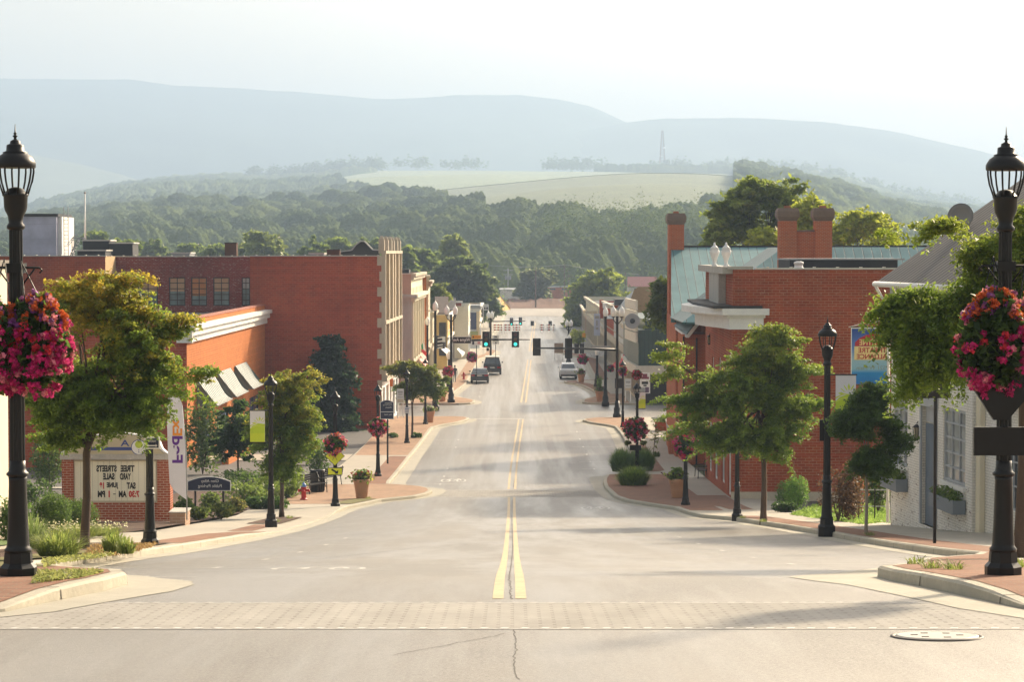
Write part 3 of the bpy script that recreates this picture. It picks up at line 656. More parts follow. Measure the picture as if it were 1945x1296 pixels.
# the meadow on top of the hill: a sheet just above the hill surface
xs = lin(170, -400, 430); ys = lin(110, 2200, 4240); v = []; f = []; keep = {}; f2 = []
for y in ys:
    for x in xs: v.append((x, y, midz(x, y)+.5))
n = len(xs)
for j in range(len(ys)-1):
    for i in range(n-1):
        q = [j*n+i, j*n+i+1, (j+1)*n+i+1, (j+1)*n+i]; c = v[q[0]]; pp = proj(*c)
        if inside(pp, FPOLY) or (y > 3950 and 600 < pp[0] < 1395 and pp[1] < 332): (f2 if inside(pp, FSTR) else f).append(q)
struct(MB().add(v, f, True).build('meadow', pm('meadow_green', (.21, .26, .11), .95, .22, .03)))
struct(MB().add(v, f2, True).build('hay_field', pm('hay', (.36, .33, .18), .95, .2, .05, streak=False)))
def wood(name, label, pts, rad, hh, per, leaf, c0, c1, seed, mat=None, kind='stuff', shade=.3):
    """one mass of many crowns: every crown a dome of leaf clumps; pts = list of ground points"""
    rng = np.random.default_rng(seed); n = len(pts); Pn = np.array(pts); Rr = rng.uniform(.5, 1.0, n)**1.0*rad*np.where(rng.uniform(size=n) < .3, 1.9, 1.2); Hh = rng.uniform(.75, 1.25, n)*hh
    ci = np.repeat(np.arange(n), per); m = n*per
    d = rng.normal(size=(m, 3)); d[:, 2] = np.abs(d[:, 2])*1.1-.35; d[:, 1] -= .25; d /= np.linalg.norm(d, axis=1)[:, None]
    r = rng.uniform(.55, 1.05, m)[:, None]*(1+.25*np.sin(d[:, :1]*7+ci[:, None]))
    P = Pn[ci]+np.stack([d[:, 0]*Rr[ci]*r[:, 0], d[:, 1]*Rr[ci]*r[:, 0], Hh[ci]*.42+d[:, 2]*Hh[ci]*.5*r[:, 0]], 1)
    lf = np.array([nz(q[0], q[1], .0035, 5)+.5*nz(q[0], q[1], .012, 6) for q in pts])
    t = np.clip(rng.uniform(0, 1, n)[ci]*.5+rng.uniform(0, 1, m)*.1+.2+lf[ci]*1.2, 0, 1)[:, None]
    col = np.array(c0)*(1-t)+np.array(c1)*t
    sz = leaf*np.clip(P[:, 1]/1900, .45, 1.15)*rng.uniform(.6, 1.35, m)
    o = leaves(name, P, sz, col, mat or FARLEAF, None, rng=rng, asp=1.2, up=1.6)
    tag(o, label, 'woodland', kind=kind); return o
def canopy(name, label, y0, y1, nr, nc, cell, c0, c1):
    """merged woodland canopy: a surface of rounded crowns standing on the hill"""
    rg = np.random.default_rng(4); ks = 8
    ys = y0*(y1/y0)**(np.arange(nr)/(nr-1)); pxs = np.linspace(-90, 2035, nc); tan = (pxs-W/2)/F
    ri = np.unique(np.append(np.arange(0, nr, ks), nr-1)); ci = np.unique(np.append(np.arange(0, nc, ks), nc-1))
    Zc = np.array([[midz(tan[c]*ys[r], ys[r]) for c in ci] for r in ri]); Lc = np.array([[nz(tan[c]*ys[r], ys[r], .0028, 5)+.5*nz(tan[c]*ys[r], ys[r], .010, 6) for c in ci] for r in ri])
    def up(A):
        B = np.array([np.interp(np.arange(nc), ci, row) for row in A]); return np.array([np.interp(np.arange(nr), ri, B[:, k]) for k in range(nc)]).T
    Zg, LF = up(Zc), up(Lc); Yg = np.repeat(ys[:, None], nc, 1); Xg = Yg*tan[None, :]
    # crowns on a jittered grid
    M = 257; jx, jy, jr, jh, jc = (rg.uniform(0, 1, (M, M)) for _ in range(5))
    wx = Xg+4*np.sin(Yg*.021)+3*np.sin(Yg*.057+2); cx0 = np.floor(wx/cell).astype(int); cy0 = np.floor(Yg/cell).astype(int)
    best = np.full(Xg.shape, -1.0); tone = np.zeros(Xg.shape)
    for dx in (-1, 0, 1):
        for dy in (-1, 0, 1):
            a_, b_ = (cx0+dx) % M, (cy0+dy*1+M) % M; qx = (cx0+dx+.15+.7*jx[a_, b_])*cell; qy = (cy0+dy+.15+.7*jy[a_, b_])*cell
            r_ = cell*(.55+.45*jr[a_, b_]); d2 = ((wx-qx)**2+(Yg-qy)**2)/r_**2; hh = (6+9*jh[a_, b_]*(1+jr[a_, b_])*.6)*np.sqrt(np.clip(1-d2, 0, 1))
            m_ = hh > best; best = np.where(m_, hh, best); tone = np.where(m_, jc[a_, b_], tone)
    best = best+1.3*np.sin(Xg*1.3+tone*9)*np.sin(Yg*.9+tone*5)*(best > 1)
    def pr(Zz): dz = Zz-CZ; f_ = Yg*CP-dz*SP; return W/2+Xg/f_*F, H/2-(dz*CP+Yg*SP)/f_*F
    def ins(px, py, poly):
        c = np.zeros(px.shape, bool); j = len(poly)-1
        for i in range(len(poly)):
            (xi, yi), (xj, yj) = poly[i], poly[j]
            if yi != yj: c ^= ((yi > py) != (yj > py)) & (px < (xj-xi)*(py-yi)/(yj-yi)+xi)
            j = i
        return c
    pa = pr(Zg); pb = pr(Zg+11); clear = ins(*pa, FPOLY) | ins(*pb, FPOLY) | ((Yg > 3950) & (pa[0] > 600) & (pa[0] < 1392))
    clear |= (LF > .52) & (pa[1] > 340) & (pa[1] < 420)
    Zt = np.where(clear, Zg-1.5, Zg+best)
    Zt[0] = Zg[0]-3
    v = np.stack([Xg, Yg, Zt], 2).reshape(-1, 3).astype(np.float32); n = nr*nc
    me = bpy.data.meshes.new(name); me.vertices.add(n); me.vertices.foreach_set('co', v.ravel())
    r_, c_ = np.meshgrid(np.arange(nr-1), np.arange(nc-1), indexing='ij'); i0 = (r_*nc+c_).ravel(); q = np.stack([i0, i0+1, i0+nc+1, i0+nc], 1).astype(np.int32); nf = len(q)
    me.loops.add(4*nf); me.loops.foreach_set('vertex_index', q.ravel()); me.polygons.add(nf); me.polygons.foreach_set('loop_start', np.arange(0, 4*nf, 4, dtype=np.int32)); me.polygons.foreach_set('loop_total', np.full(nf, 4, np.int32)); me.polygons.foreach_set('use_smooth', np.ones(nf, bool))
    t = np.clip(.45+.35*(tone-.5)+LF*.9, 0, 1)[:, :, None]; col = np.array(c0)*(1-t)+np.array(c1)*t
    at = me.color_attributes.new('col', 'FLOAT_COLOR', 'POINT'); at.data.foreach_set('color', np.concatenate([col, np.ones(col.shape[:2]+(1,))], 2).astype(np.float32).ravel())
    m = bpy.data.materials.new('canopy_leaf'); m.use_nodes = True; nt = m.node_tree; bs = nt.nodes['Principled BSDF']; at_ = nd(nt, 'ShaderNodeAttribute', attribute_name='col')
    f = noisef(nt, pos(nt), .55, 5, .3, .7, rough=.75); c = mixc(nt, f, at_.outputs['Color'], (.03, .055, .02)); mm = nd(nt, 'ShaderNodeMath', operation='MULTIPLY'); nt.links.new(f, mm.inputs[0]); mm.inputs[1].default_value = .3
    c = mixc(nt, mm.outputs[0], at_.outputs['Color'], (.03, .055, .02)); nt.links.new(c, bs.inputs['Base Color']); bs.inputs['Roughness'].default_value = 1; bs.inputs['Specular IOR Level'].default_value = 0
    bump(nt, bs, f, 2.0, .9); me.materials.append(m); me.update(); o = bpy.data.objects.new(name, me); COL.objects.link(o); return tag(o, label, 'woodland', kind='stuff')
canopy('hillside_woods', 'hazy green woodland covering the slopes of the middle hill', 640, Y1, 900, 1000, 12.5, (.10, .15, .07), (.28, .34, .13))
rng = np.random.default_rng(4)
# taller stands on the hill crest
pts = []
for px in np.concatenate([rng.uniform(465, 728, 90), rng.uniform(1032, 1150, 22), rng.uniform(1240, 1312, 14), rng.uniform(1330, 1850, 150), rng.uniform(745, 930, 12)]):
    y = 4180+rng.uniform(-120, 40); x = (px-W/2)/F*y; pts.append((x, y, midz(x, y)-1))
wood('crest_trees', 'dark row of trees standing along the crest of the middle hill', pts, 10, 25, 70, 4.0, (.045, .07, .03), (.08, .12, .045), 12)
# ------------------------------------------------------------------ buildings
BR_RED = brick('brick_red', (.34, .058, .022), (.48, .10, .036), (.46, .17, .10), .4, .16, .018, (.10, .02, .015), .6, band=.55)
BR_DARK = brick('brick_worn', (.19, .03, .024), (.27, .045, .03), (.34, .18, .15), .26, .11, .012, (.05, .015, .015), .5, wear=.95)
BR_ORG = brick('brick_orange', (.44, .135, .033), (.53, .175, .048), (.55, .27, .12), .34, .14, .014, (.3, .08, .03), .35, band=.5)
BR_TAN = brick('brick_tan', (.50, .38, .20), (.55, .42, .24), (.5, .4, .26), .3, .12, .008, (.3, .22, .12), .3)
BR_HALL = brick('brick_hall', (.29, .052, .020), (.43, .092, .034), (.50, .26, .15), .34, .125, .013, (.045, .02, .02), .6, wear=.35, white=(.5, .28, .2), band=.51)
BR_CHIM = brick('brick_chimney', (.44, .10, .035), (.52, .135, .05), (.5, .30, .2), .22, .08, .012, (.18, .06, .04), .3)
BR_PALE = brick('brick_pinkish', (.47, .30, .22), (.52, .34, .25), (.5, .36, .28), .25, .09, .01, (.3, .2, .14), .25)
BR_WHITE = brick('brick_whitewash', (.84, .81, .74), (.80, .77, .70), (.52, .50, .45), .22, .08, .010, (.5, .46, .38), .35, bmp=.015)
STONE = pm('stone_trim', (.58, .50, .38), .85, .2, 2, bmp=.005)
LIME = pm('limestone', (.52, .49, .44), .85, .3, 2, bmp=.006, streak=True)
WHITE = pm('white_paint', (.80, .79, .76), .6, .08, 2)
CREAM = pm('cream_stucco', (.74, .67, .50), .8, .1, 1, streak=True)
COPE = pm('coping_tile', (.62, .58, .52), .6, .15, 2)
MEMB = pm('roof_membrane', (.03, .03, .032), .7, .3, 1)
DARK = pm('dark_metal', (.012, .012, .013), .45, .1, 3)
GREY = pm('grey_metal', (.35, .36, .37), .5, .15, 2)
GLASS = glassm()
COPPER = vsplit('copper_green_roof', (.12, .265, .28), (.04, .09, .10), .55, wdt=.09, rough=.55)
COPPER_V = vsplit('copper_green_hip', (.10, .16, .16), (.035, .06, .06), .5, 'v', wdt=.14, rough=.5)
TIN = vsplit('tin_roof', (.36, .33, .31), (.11, .09, .085), .42, wdt=.3, rough=.4)
CONIT = pm('weathered_stucco', (.40, .28, .15), .9, .35, .6, streak=True)
class Wall:
    """vertical wall in the plan line A->B (outside on the right hand when walking A->B if out=1)"""
    def __init__(s, A, B, out=1):
        s.A = Vector((A[0], A[1], 0)); B = Vector((B[0], B[1], 0)); s.L = (B-s.A).length; s.u = (B-s.A)/s.L
        s.n = Vector((s.u.y, -s.u.x, 0))*out
    def P(s, u, z, d=0): q = s.A+s.u*u+s.n*d; return (q.x, q.y, z)
    def uz(s, px, py):                       # where the line of sight meets the wall plane
        a, b, c = ray(px, py); den = a*s.n.x+b*s.n.y; t = (s.A.x*s.n.x+s.A.y*s.n.y)/den
        q = Vector((a*t, b*t, 0))-s.A; return q.dot(s.u), CZ+c*t
    def panel(s, mb, u0, u1, z0, z1, holes=(), dep=.18):
        us = sorted({u0, u1} | {max(u0, min(u1, h[i])) for h in holes for i in (0, 1)}); zs = sorted({z0, z1} | {max(z0, min(z1, h[i])) for h in holes for i in (2, 3)})
        def q(a, b, c, d):
            f = [a, b, c, d]; e1 = Vector(b)-Vector(a); e2 = Vector(d)-Vector(a)
            return mb.quad(*f)
        fl = s.u.cross(Vector((0, 0, 1))).dot(s.n) < 0
        def face(a, b, c, d): mb.quad(*( (a, d, c, b) if fl else (a, b, c, d)))
        for i in range(len(us)-1):
            for j in range(len(zs)-1):
                um, zm = (us[i]+us[i+1])/2, (zs[j]+zs[j+1])/2
                if any(h[0] < um < h[1] and h[2] < zm < h[3] for h in holes): continue
                face(s.P(us[i], zs[j]), s.P(us[i+1], zs[j]), s.P(us[i+1], zs[j+1]), s.P(us[i], zs[j+1]))
        for h in holes:
            a, b, c, d = h[:4]
            mb.quad(s.P(a, c), s.P(a, d), s.P(a, d, -dep), s.P(a, c, -dep)).quad(s.P(b, c), s.P(b, c, -dep), s.P(b, d, -dep), s.P(b, d))
            mb.quad(s.P(a, d), s.P(b, d), s.P(b, d, -dep), s.P(a, d, -dep)).quad(s.P(a, c), s.P(a, c, -dep), s.P(b, c, -dep), s.P(b, c))
        return mb
    def box(s, mb, u0, u1, z0, z1, d0, d1):
        c = s.A+s.u*(u0+u1)/2+s.n*(d0+d1)/2; c.z = (z0+z1)/2
        return mb.obox(c, s.u*(u1-u0)/2, s.n*(d1-d0)/2, (0, 0, (z1-z0)/2))
    def window(s, root, u0, u1, z0, z1, nx=2, nz=3, fm=None, gm=None, dep=.13, fw=.06, name='window', sill=None, blind=None):
        fm = fm or WHITE; gm = gm or GLASS; mb = MB()
        s.box(mb, u0, u0+fw, z0, z1, -dep, -dep+.07); s.box(mb, u1-fw, u1, z0, z1, -dep, -dep+.07)
        s.box(mb, u0+fw, u1-fw, z0, z0+fw, -dep, -dep+.07); s.box(mb, u0+fw, u1-fw, z1-fw, z1, -dep, -dep+.07)
        for i in range(1, nx): u = u0+(u1-u0)*i/nx; s.box(mb, u-fw*.35, u+fw*.35, z0+fw, z1-fw, -dep+.004, -dep+.055)
        for j in range(1, nz): z = z0+(z1-z0)*j/nz; s.box(mb, u0+fw, u1-fw, z-fw*.35, z+fw*.35, -dep+.006, -dep+.05)
        f = mb.build(name, fm, root, True)
        g = MB(); s.box(g, u0+.004, u1-.004, z0+.004, z1-.004, -dep-.03, -dep-.005); go = g.build('pane', gm, f); 
        off = f.parent.location; go.data.transform(__import__('mathutils').Matrix.Translation(-off))
        if blind:
            g = MB(); s.box(g, u0+fw, u1-fw, z0+(z1-z0)*blind[0], z1-fw, -dep-.004, -dep+.002); bo = g.build('blind', blind[1], f); bo.data.transform(__import__('mathutils').Matrix.Translation(-off))
        if sill is not None:
            g = MB(); s.box(g, u0-.1, u1+.1, z0-.14, z0-.004, -.02, .09); g.build('sill', sill, root, True)
        return f
def bld(name, label, x, y, group=None, cat='building'): return T(name, label, cat, (x, y, zg(y)), group)
def cope(w, root, u0, u1, z, mat=None, tile=.9, d0=-.3, d1=.06, name='coping'):
    mb = MB(); w.box(mb, u0, u1, z, z+.07, d0, d1)
    u = u0+tile*.5
    while tile and u < u1: w.box(mb, u-.05, u+.05, z+.002, z+.115, d0-.01, d1+.015); u += tile
    return mb.build(name, mat or COPE, root, True)
def roofq(root, pts, mat, name='roof', th=.12):
    mb = MB(); a, b, c = map(Vector, pts[:3]); n = (b-a).cross(c-a).normalized()
    if n.z < 0: n = -n
    mb.prism([Vector(p)-n*th for p in pts], n*th); return mb.build(name, mat, root, True)
# --- three storey corner block with the tan street front ---------------------------------
b = bld('corner_block', 'red brick three storey block with tan pilastered street front at the left corner', -14, 190)
ZT = PD(600, 487, 179)[2]; Z0 = zg(185)-.3
wn = Wall((-19.35, 179), (-9.65, 179)); wf = Wall((-9.65, 179), (-9.25, 197)); wb = Wall((-34, 181), (-19.35, 181))
wn.panel(MB(), 0, wn.L, Z0, ZT).build('wall', BR_RED, b, True)
D = wb.uz
hol = []
for x0, x1 in ((262, 300), (321, 352), (363, 393), (405, 436), (459, 475)):
    a, z1 = D(x0, 527); c, z0 = D(x1, 581); hol.append((a, c, z0, z1))
wb.panel(MB(), 0, wb.L, Z0, ZT-.05, hol).build('wall', BR_DARK, b, True)
PEACH = pm('peach_blind', (.62, .38, .22), .8, .15, 2); PEACH2 = pm('orange_blind', (.62, .25, .09), .8, .15, 2); PALEB = pm('pale_blind', (.55, .58, .55), .8, .1, 2)
for i, h in enumerate(hol): wb.window(b, *h, nx=2, nz=5, fm=DARK, gm=glassm('teal_glass', (.10, .15, .15), .1), fw=.07, blind=((.5, .5, .35, .5, .6)[i], (PEACH, PEACH, PEACH2, PEACH, PALEB)[i]))
mb = MB().box(-19.5, -19.36, 180.7, 180.95, ZT-8, ZT-1.7); mb.build('downpipe', WHITE, b, True)
wn2 = Wall((-34, 176.4), (-29.35, 176.4)); wn2.panel(MB(), 0, wn2.L+5, Z0, ZT, ()).build('wall', BR_RED, b, True) if 0 else None
# street front
Z = lambda y, px=740, Y=187: PD(px, y, Y)[2]
ZF = ZT+.12
zA1, zA0, zB1, zB0 = 10.9, 8.7, 7.55, 5.0
u1, u2 = 2.0, 17.2
cols_ = [(.7, 3.6), (4.4, 7.3), (11.0, 13.9), (14.7, 17.4)]
hol = [(a+.15, b_-.15, z0, z1) for a, b_ in cols_ for z0, z1 in ((zA0, zA1), (zB0, zB1))]
gh = [(1.2, 3.2, Z0+.5, 3.2), (4.6, 7.2, Z0+.5, 3.2), (8.2, 10.2, Z0+.5, 3.4), (11.2, 13.8, Z0+.5, 3.2), (14.8, 17.2, Z0+.5, 3.2)]
wf.panel(MB(), 0, wf.L, 3.9, ZF, hol, .3).build('wall', BR_TAN, b, True)
wf.panel(MB(), 0, wf.L, Z0, 3.9, gh, .35).build('wall', WHITE, b, True)
for h in hol: wf.window(b, *h, nx=4, nz=2, fm=pm('brown_frame', (.16, .08, .05), .6, .1), dep=.25, sill=STONE)
for h in gh: wf.window(b, *h, nx=1, nz=1, fm=WHITE, dep=.3, name='shop_window')
mb = MB()
for u in (0, 3.75, 4.15, 7.5, 8.0, 10.2, 10.6, 14.05, 14.45, 17.6): wf.box(MB(), u, u+.35, 3.9, ZF+.1, .01, .32).build('pilaster', STONE, b, True)
for u in (0, 3.9, 7.7, 10.3, 14.2, 17.55):
    mb = MB(); mb.obox(wf.P(u+.3, ZF+.6, -.0), wf.u*.26, wf.n*.22, (0, 0, .5)); mb.lathe([(.24, 0), (.24, .12), (.1, .3)], 4, wf.P(u+.3, ZF+1.1, 0), smooth=False)
    mb.build('pinnacle', STONE, b, True)
mb = MB()
for z in (3.75, 4.0, 8.0, ZT+.2): wf.box(mb, -.05, wf.L, z, z+.22, .02, .42 if z < 8 else .36)
mb.build('cornice', STONE, b, True)
for k in range(9):    # quoins on the corner
    pass
mb = MB()
for k in range(10): MB().box(-9.66-(.3 if k % 2 else .14), -9.62, 178.96, 179.3, 2+k*1.15, 2+k*1.15+.7).build('quoin', STONE, b, True)
cope(wn, b, 0, wn.L-.1, ZT); cope(wb, b, 0, wb.L-.02, ZT-.05)
MB().box(-33.9, -9.9, 181.3, 197, ZT-.8, ZT-.7).build('roof', MEMB, b, True)
Wall((-34, 197), (-9.3, 197), -1).panel(MB(), 0, 24.7, Z0, ZT).build('wall', BR_RED, b, True)
# scrolled parapet gable seen over the roof
g = []
for px, py in ((645, 487), (645, 479), (668, 476), (676, 466), (685, 459), (692, 459), (700, 467), (708, 475), (720, 476), (720, 487)): g.append(PD(px, py, 195.5))
MB().prism(g, (0, .3, 0)).build('parapet_gable', pm('slate_back', (.10, .09, .08), .8, .2), b, True)
g2 = MB()
for a, c in zip(g[1:-1], g[2:-1]): g2.bar((a[0], 195.4, a[2]+.03), (c[0], 195.4, c[2]+.03), .4, .1)
g2.build('coping', COPE, b, True)
# --- rear brick block further left
b = bld('rear_block', 'red brick block with tile coping behind the large street tree at left', -32, 182)
w = Wall((-45, 176.4), (PD(200, 487, 176.4)[0], 176.4)); w.panel(MB(), 0, w.L, Z0, ZT).build('wall', BR_RED, b, True)
we = Wall((w.P(w.L, 0)[0], 176.4), (w.P(w.L, 0)[0], 181)); we.panel(MB(), 0, we.L, Z0, ZT).build('side_wall', pm('sunlit_sidewall', (.55, .36, .17), .85, .15), b, True)  # sunlight on the red brick's side face put into a paler tan colour
cope(w, b, 0, w.L+.05, ZT); MB().box(-45, w.P(w.L, 0)[0]-.1, 176.6, 195, ZT-.5, ZT-.4).build('roof', MEMB, b, True)
# --- things on the roofs (left)
def fat(root): return root
def on(name, label, cat, px, py, Y, group=None): x, y, z = PD(px, py, Y); return T(name, label, cat, (x, y, z), group)
def pbox(mb, x0, x1, y0, y1, Y, dy):
    """box whose near face fills the given picture rectangle at distance Y"""
    a = PD(x0, y1, Y); c = PD(x1, y0, Y); return mb.box(a[0], c[0], Y, Y+dy, a[2], c[2])
t = on('penthouse', 'white lift penthouse, its shaded front coloured lavender, standing on the roof at far left', 'penthouse', 77, 488, 196)
pbox(MB(), 40, 107, 411, 489, 196, 6).build('body', vsplit('shade_lavender', (.50, .50, .62), (.38, .38, .48), 1.2, 'v', .03), t, True)  # shade on the white front put into the colour as lavender
mb = MB(); a = PD(40, 411, 196); c = PD(108, 407, 196); mb.box(a[0]-.1, c[0]+.1, 195.9, 202.1, a[2], c[2]+.05); mb.build('roof_edge', DARK, t, True)
a = PD(107, 489, 196); c = PD(107, 411, 196); d = PD(130, 411, 202); mb = MB().box(a[0]+.004, d[0]+.45, 196.6, 202, a[2], c[2]-.02); mb.build('lit_side', WHITE, t, True)  # penthouse's sunlit right side painted in as a separate white box
mb = MB(); x = PD(122, 470, 196.5)[0]
for dx in (0, .35): mb.bar((x+dx, 196.4, ZT), (x+dx, 196.4, ZT+4), .05)
for k in range(12): mb.bar((x, 196.4, ZT+.3*k+.2), (x+.35, 196.4, ZT+.3*k+.2), .03)
mb.build('ladder', GREY, t, True)
t = on('roof_stair', 'metal access stair with handrails beside the roof penthouse', 'stair', 145, 487, 195); mb = MB()
p0 = PD(133, 487, 195); p1 = PD(158, 452, 195)
for dy in (0, .9):
    mb.bar((p0[0], 195+dy, p0[2]), (p1[0]-.4, 195+dy, p1[2]), .08); mb.bar((p0[0]-.25, 195+dy, p0[2]+.9), (p1[0]-.6, 195+dy, p1[2]+.3), .05)
    mb.bar((p1[0], 195+dy, p0[2]), (p1[0], 195+dy, p1[2]), .07); mb.bar((p1[0]-.9, 195+dy, p1[2]), (p1[0], 195+dy, p1[2]), .09); mb.bar((p1[0]-.9, 195+dy, p0[2]), (p1[0]-.9, 195+dy, p1[2]), .06)
for k in range(6): q = k/6; mb.box(p0[0]+(p1[0]-.5-p0[0])*q-.1, p0[0]+(p1[0]-.5-p0[0])*q+.15, 195, 195.9, p0[2]+(p1[2]-p0[2])*q, p0[2]+(p1[2]-p0[2])*q+.04)
mb.build('stair_frame', GREY, t, True)
t = on('flagpole', 'tall bare white pole rising from the left roof', 'pole', 162, 487, 200); x, y, z = PD(162, 487, 200); zt = PD(162, 366, 200)[2]
MB().tube([(0, 0, 0), (0, 0, zt-z)], [.09, .05], 8).build('shaft', WHITE, t); MB().blob((0, 0, zt-z), .1, jit=0).build('cap', GREY, t)
for i, (x0, x1, y0, y1, Yd, lab) in enumerate(((158, 208, 458, 484, 193, 'black roof screen left of centre with pale rim'), (209, 252, 463, 486, 192, 'lower black roof screen with pale rim beside the first one'), (147, 200, 477, 489, 188, 'low dark roof hatch in front of the two roof screens'), (326, 360, 482, 488, 188, 'low flat pale roof vent above the worn brick wall'), (588, 614, 483, 488, 184, 'low pale roof vent near the block corner'))):
    t = on('roof_unit', lab, 'roof unit', (x0+x1)/2, y1, Yd, 'boxes on the left roofs'); pbox(MB(), x0, x1, y0, y1, Yd, 3).build('casing', MEMB if i < 3 else GREY, t, True)
    a = PD(x0, y0, Yd); c = PD(x1, y0, Yd); mb = MB().box(a[0]-.08, c[0]+.08, Yd-.06, Yd+3.05, a[2], a[2]+.11); mb.build('rim', COPE, t, True)
for i, (x0, x1, y0, y1, Yd) in enumerate(((427, 449, 462, 488, 183), (621, 645, 475, 488, 183))):
    t = on('roof_chimney', ('square dark chimney on the left roof with a sunlit side', 'short dark roof chimney beside the scrolled gable')[i], 'chimney', (x0+x1)/2, y1, Yd, 'boxes on the left roofs')
    pbox(MB(), x0, x1, y0, y1, Yd, 1.0).build('stack', brick('chimney_brown', (.10, .05, .035), (.14, .07, .05), (.12, .08, .06)), t, True)
    a = PD(x0, y0, Yd); c = PD(x1, y0, Yd); MB().box(a[0]-.05, c[0]+.05, Yd-.05, Yd+1.05, a[2], a[2]+.06).build('cap', MEMB, t, True)
# --- low orange brick building with white cornice
b = bld('orange_brick_shop', 'low orange brick building with white cornice and striped awnings', -20, 160)
A = (-18.75, 139.5); B = (-18.25, 178.8); zc = 9.05; Zb = zg(160)-.3
wf = Wall(A, B); wn = Wall((-46, 139.5), A)
hol = []
for px0, px1, py0, py1 in ((376, 401, 778, 826), (412, 434, 768, 822), (446, 462, 752, 800), (474, 492, 745, 790)):
    u0, z0 = wf.uz(px0, py1); u1, z1 = wf.uz(px1, py0); hol.append((u0, u1, min(z0, z1), max(z0, z1)))
hol = [(h[0], h[1], .75+.0*h[0], 3.1) for h in hol]
wf.panel(MB(), 0, wf.L, Zb-.5, zc+.35, hol, .25).build('wall', BR_ORG, b, True); wn.panel(MB(), 0, wn.L, Zb-.5, zc+.35).build('end_wall', BR_RED, b, True)
for h in hol: wf.window(b, *h, nx=2, nz=4, fm=DARK, gm=glassm('blue_glass', (.08, .12, .18), .1), sill=STONE)
mb = MB(); wf.box(mb, -.3, wf.L, zc-.95, zc-.55, .004, .18); wf.box(mb, -.45, wf.L, zc-.55, zc-.2, .004, .38); wf.box(mb, -.6, wf.L, zc-.2, zc+.05, .004, .55)
mb.build('cornice', WHITE, b, True); mb = MB(); wn.box(mb, wn.L-.55, wn.L+.36, zc-.95, zc-.2, .004, .3); wn.box(mb, wn.L-.55, wn.L+.54, zc-.2, zc+.05, .004, .42); mb.build('cornice_return', WHITE, b, True)
mb = MB(); wf.box(mb, .02, wf.L, zc+.35, zc+.45, -.4, .05); wn.box(mb, 0, wn.L, zc+.352, zc+.45, -.4, .05); mb.build('coping', pm('red_tile_coping', (.38, .12, .07), .7, .2), b, True)
MB().box(-46, -19.1, 139.9, 178.9, zc-.25, zc-.15).build('roof', MEMB, b, True)
STRIPE = vsplit('striped_canvas', (.46, .49, .47), (.05, .08, .09), .62, wdt=.45, rough=.8)
for i, (u0, u1) in enumerate(((hol[0][0]-.7, hol[0][1]+.5), (hol[1][0]-.2, hol[1][1]+.6), (hol[2][0]-.2, hol[2][1]+1.2))):
    mb = MB(); n = 6; v = []; f = []
    for k in range(n+1):
        t_ = k/n; d = 1.25*t_**.8; zz = 5.75-1.55*t_-.4*math.sin(math.pi*t_); v += [wf.P(u0, zz, .05+d), wf.P(u1, zz, .05+d)]
    for k in range(n): f.append([2*k, 2*k+1, 2*k+3, 2*k+2])
    mb.add(v, f); ao = mb.build('awning', STRIPE, b, True)
    s_ = ao.modifiers.new('t', 'SOLIDIFY'); s_.thickness = .03
    uvl = ao.data.uv_layers[0]
    for l in ao.data.loops: vi = l.vertex_index; uvl.data[l.index].uv = ((u1-u0)*(vi % 2), vi//2*.3)
    for u in (u0, u1):
        mb = MB().add([wf.P(u, 5.75, .05), wf.P(u, 4.2, 1.3), wf.P(u, 4.2, .05)], [[0, 1, 2]])
        mb.build('awning_side', pm('grey_green_canvas', (.14, .18, .17), .8, .1), b, True)
w0 = MB(); wf.box(w0, 3, 14, Zb, Zb+1.3, 1.6, 2.0); tag(T('planter_wall', 'low orange brick planter wall beside the parking lot', 'wall', (-17, 150, zg(150))), None); w0.build('wall', BR_ORG, bpy.data.objects['planter_wall'], True)
# --- white building at the left edge
b = bld('cream_building', 'cream rendered building at the left edge of the street', -20, 55)
w = Wall((-13.3, 40), (-13.55, 65.0)); w.panel(MB(), 0, w.L, 3, 12.95).build('wall', CREAM, b, True); Wall((-30, 65), (-13.55, 65), -1).panel(MB(), 0, 16.4, 3, 12.95).build('rear_wall', CREAM, b, True)
mb = MB(); w.box(mb, 0, w.L+.1, 12.95, 13.1, -.5, .12); mb.build('coping', pm('dark_coping', (.2, .17, .14), .7, .1), b, True); MB().box(-30, -13.9, 40, 64.8, 12.7, 12.8).build('roof', MEMB, b, True)
mb = MB(); w.box(mb, 0, w.L, 5.4, 6.6, .004, .12); mb.build('plinth', STONE, b, True)
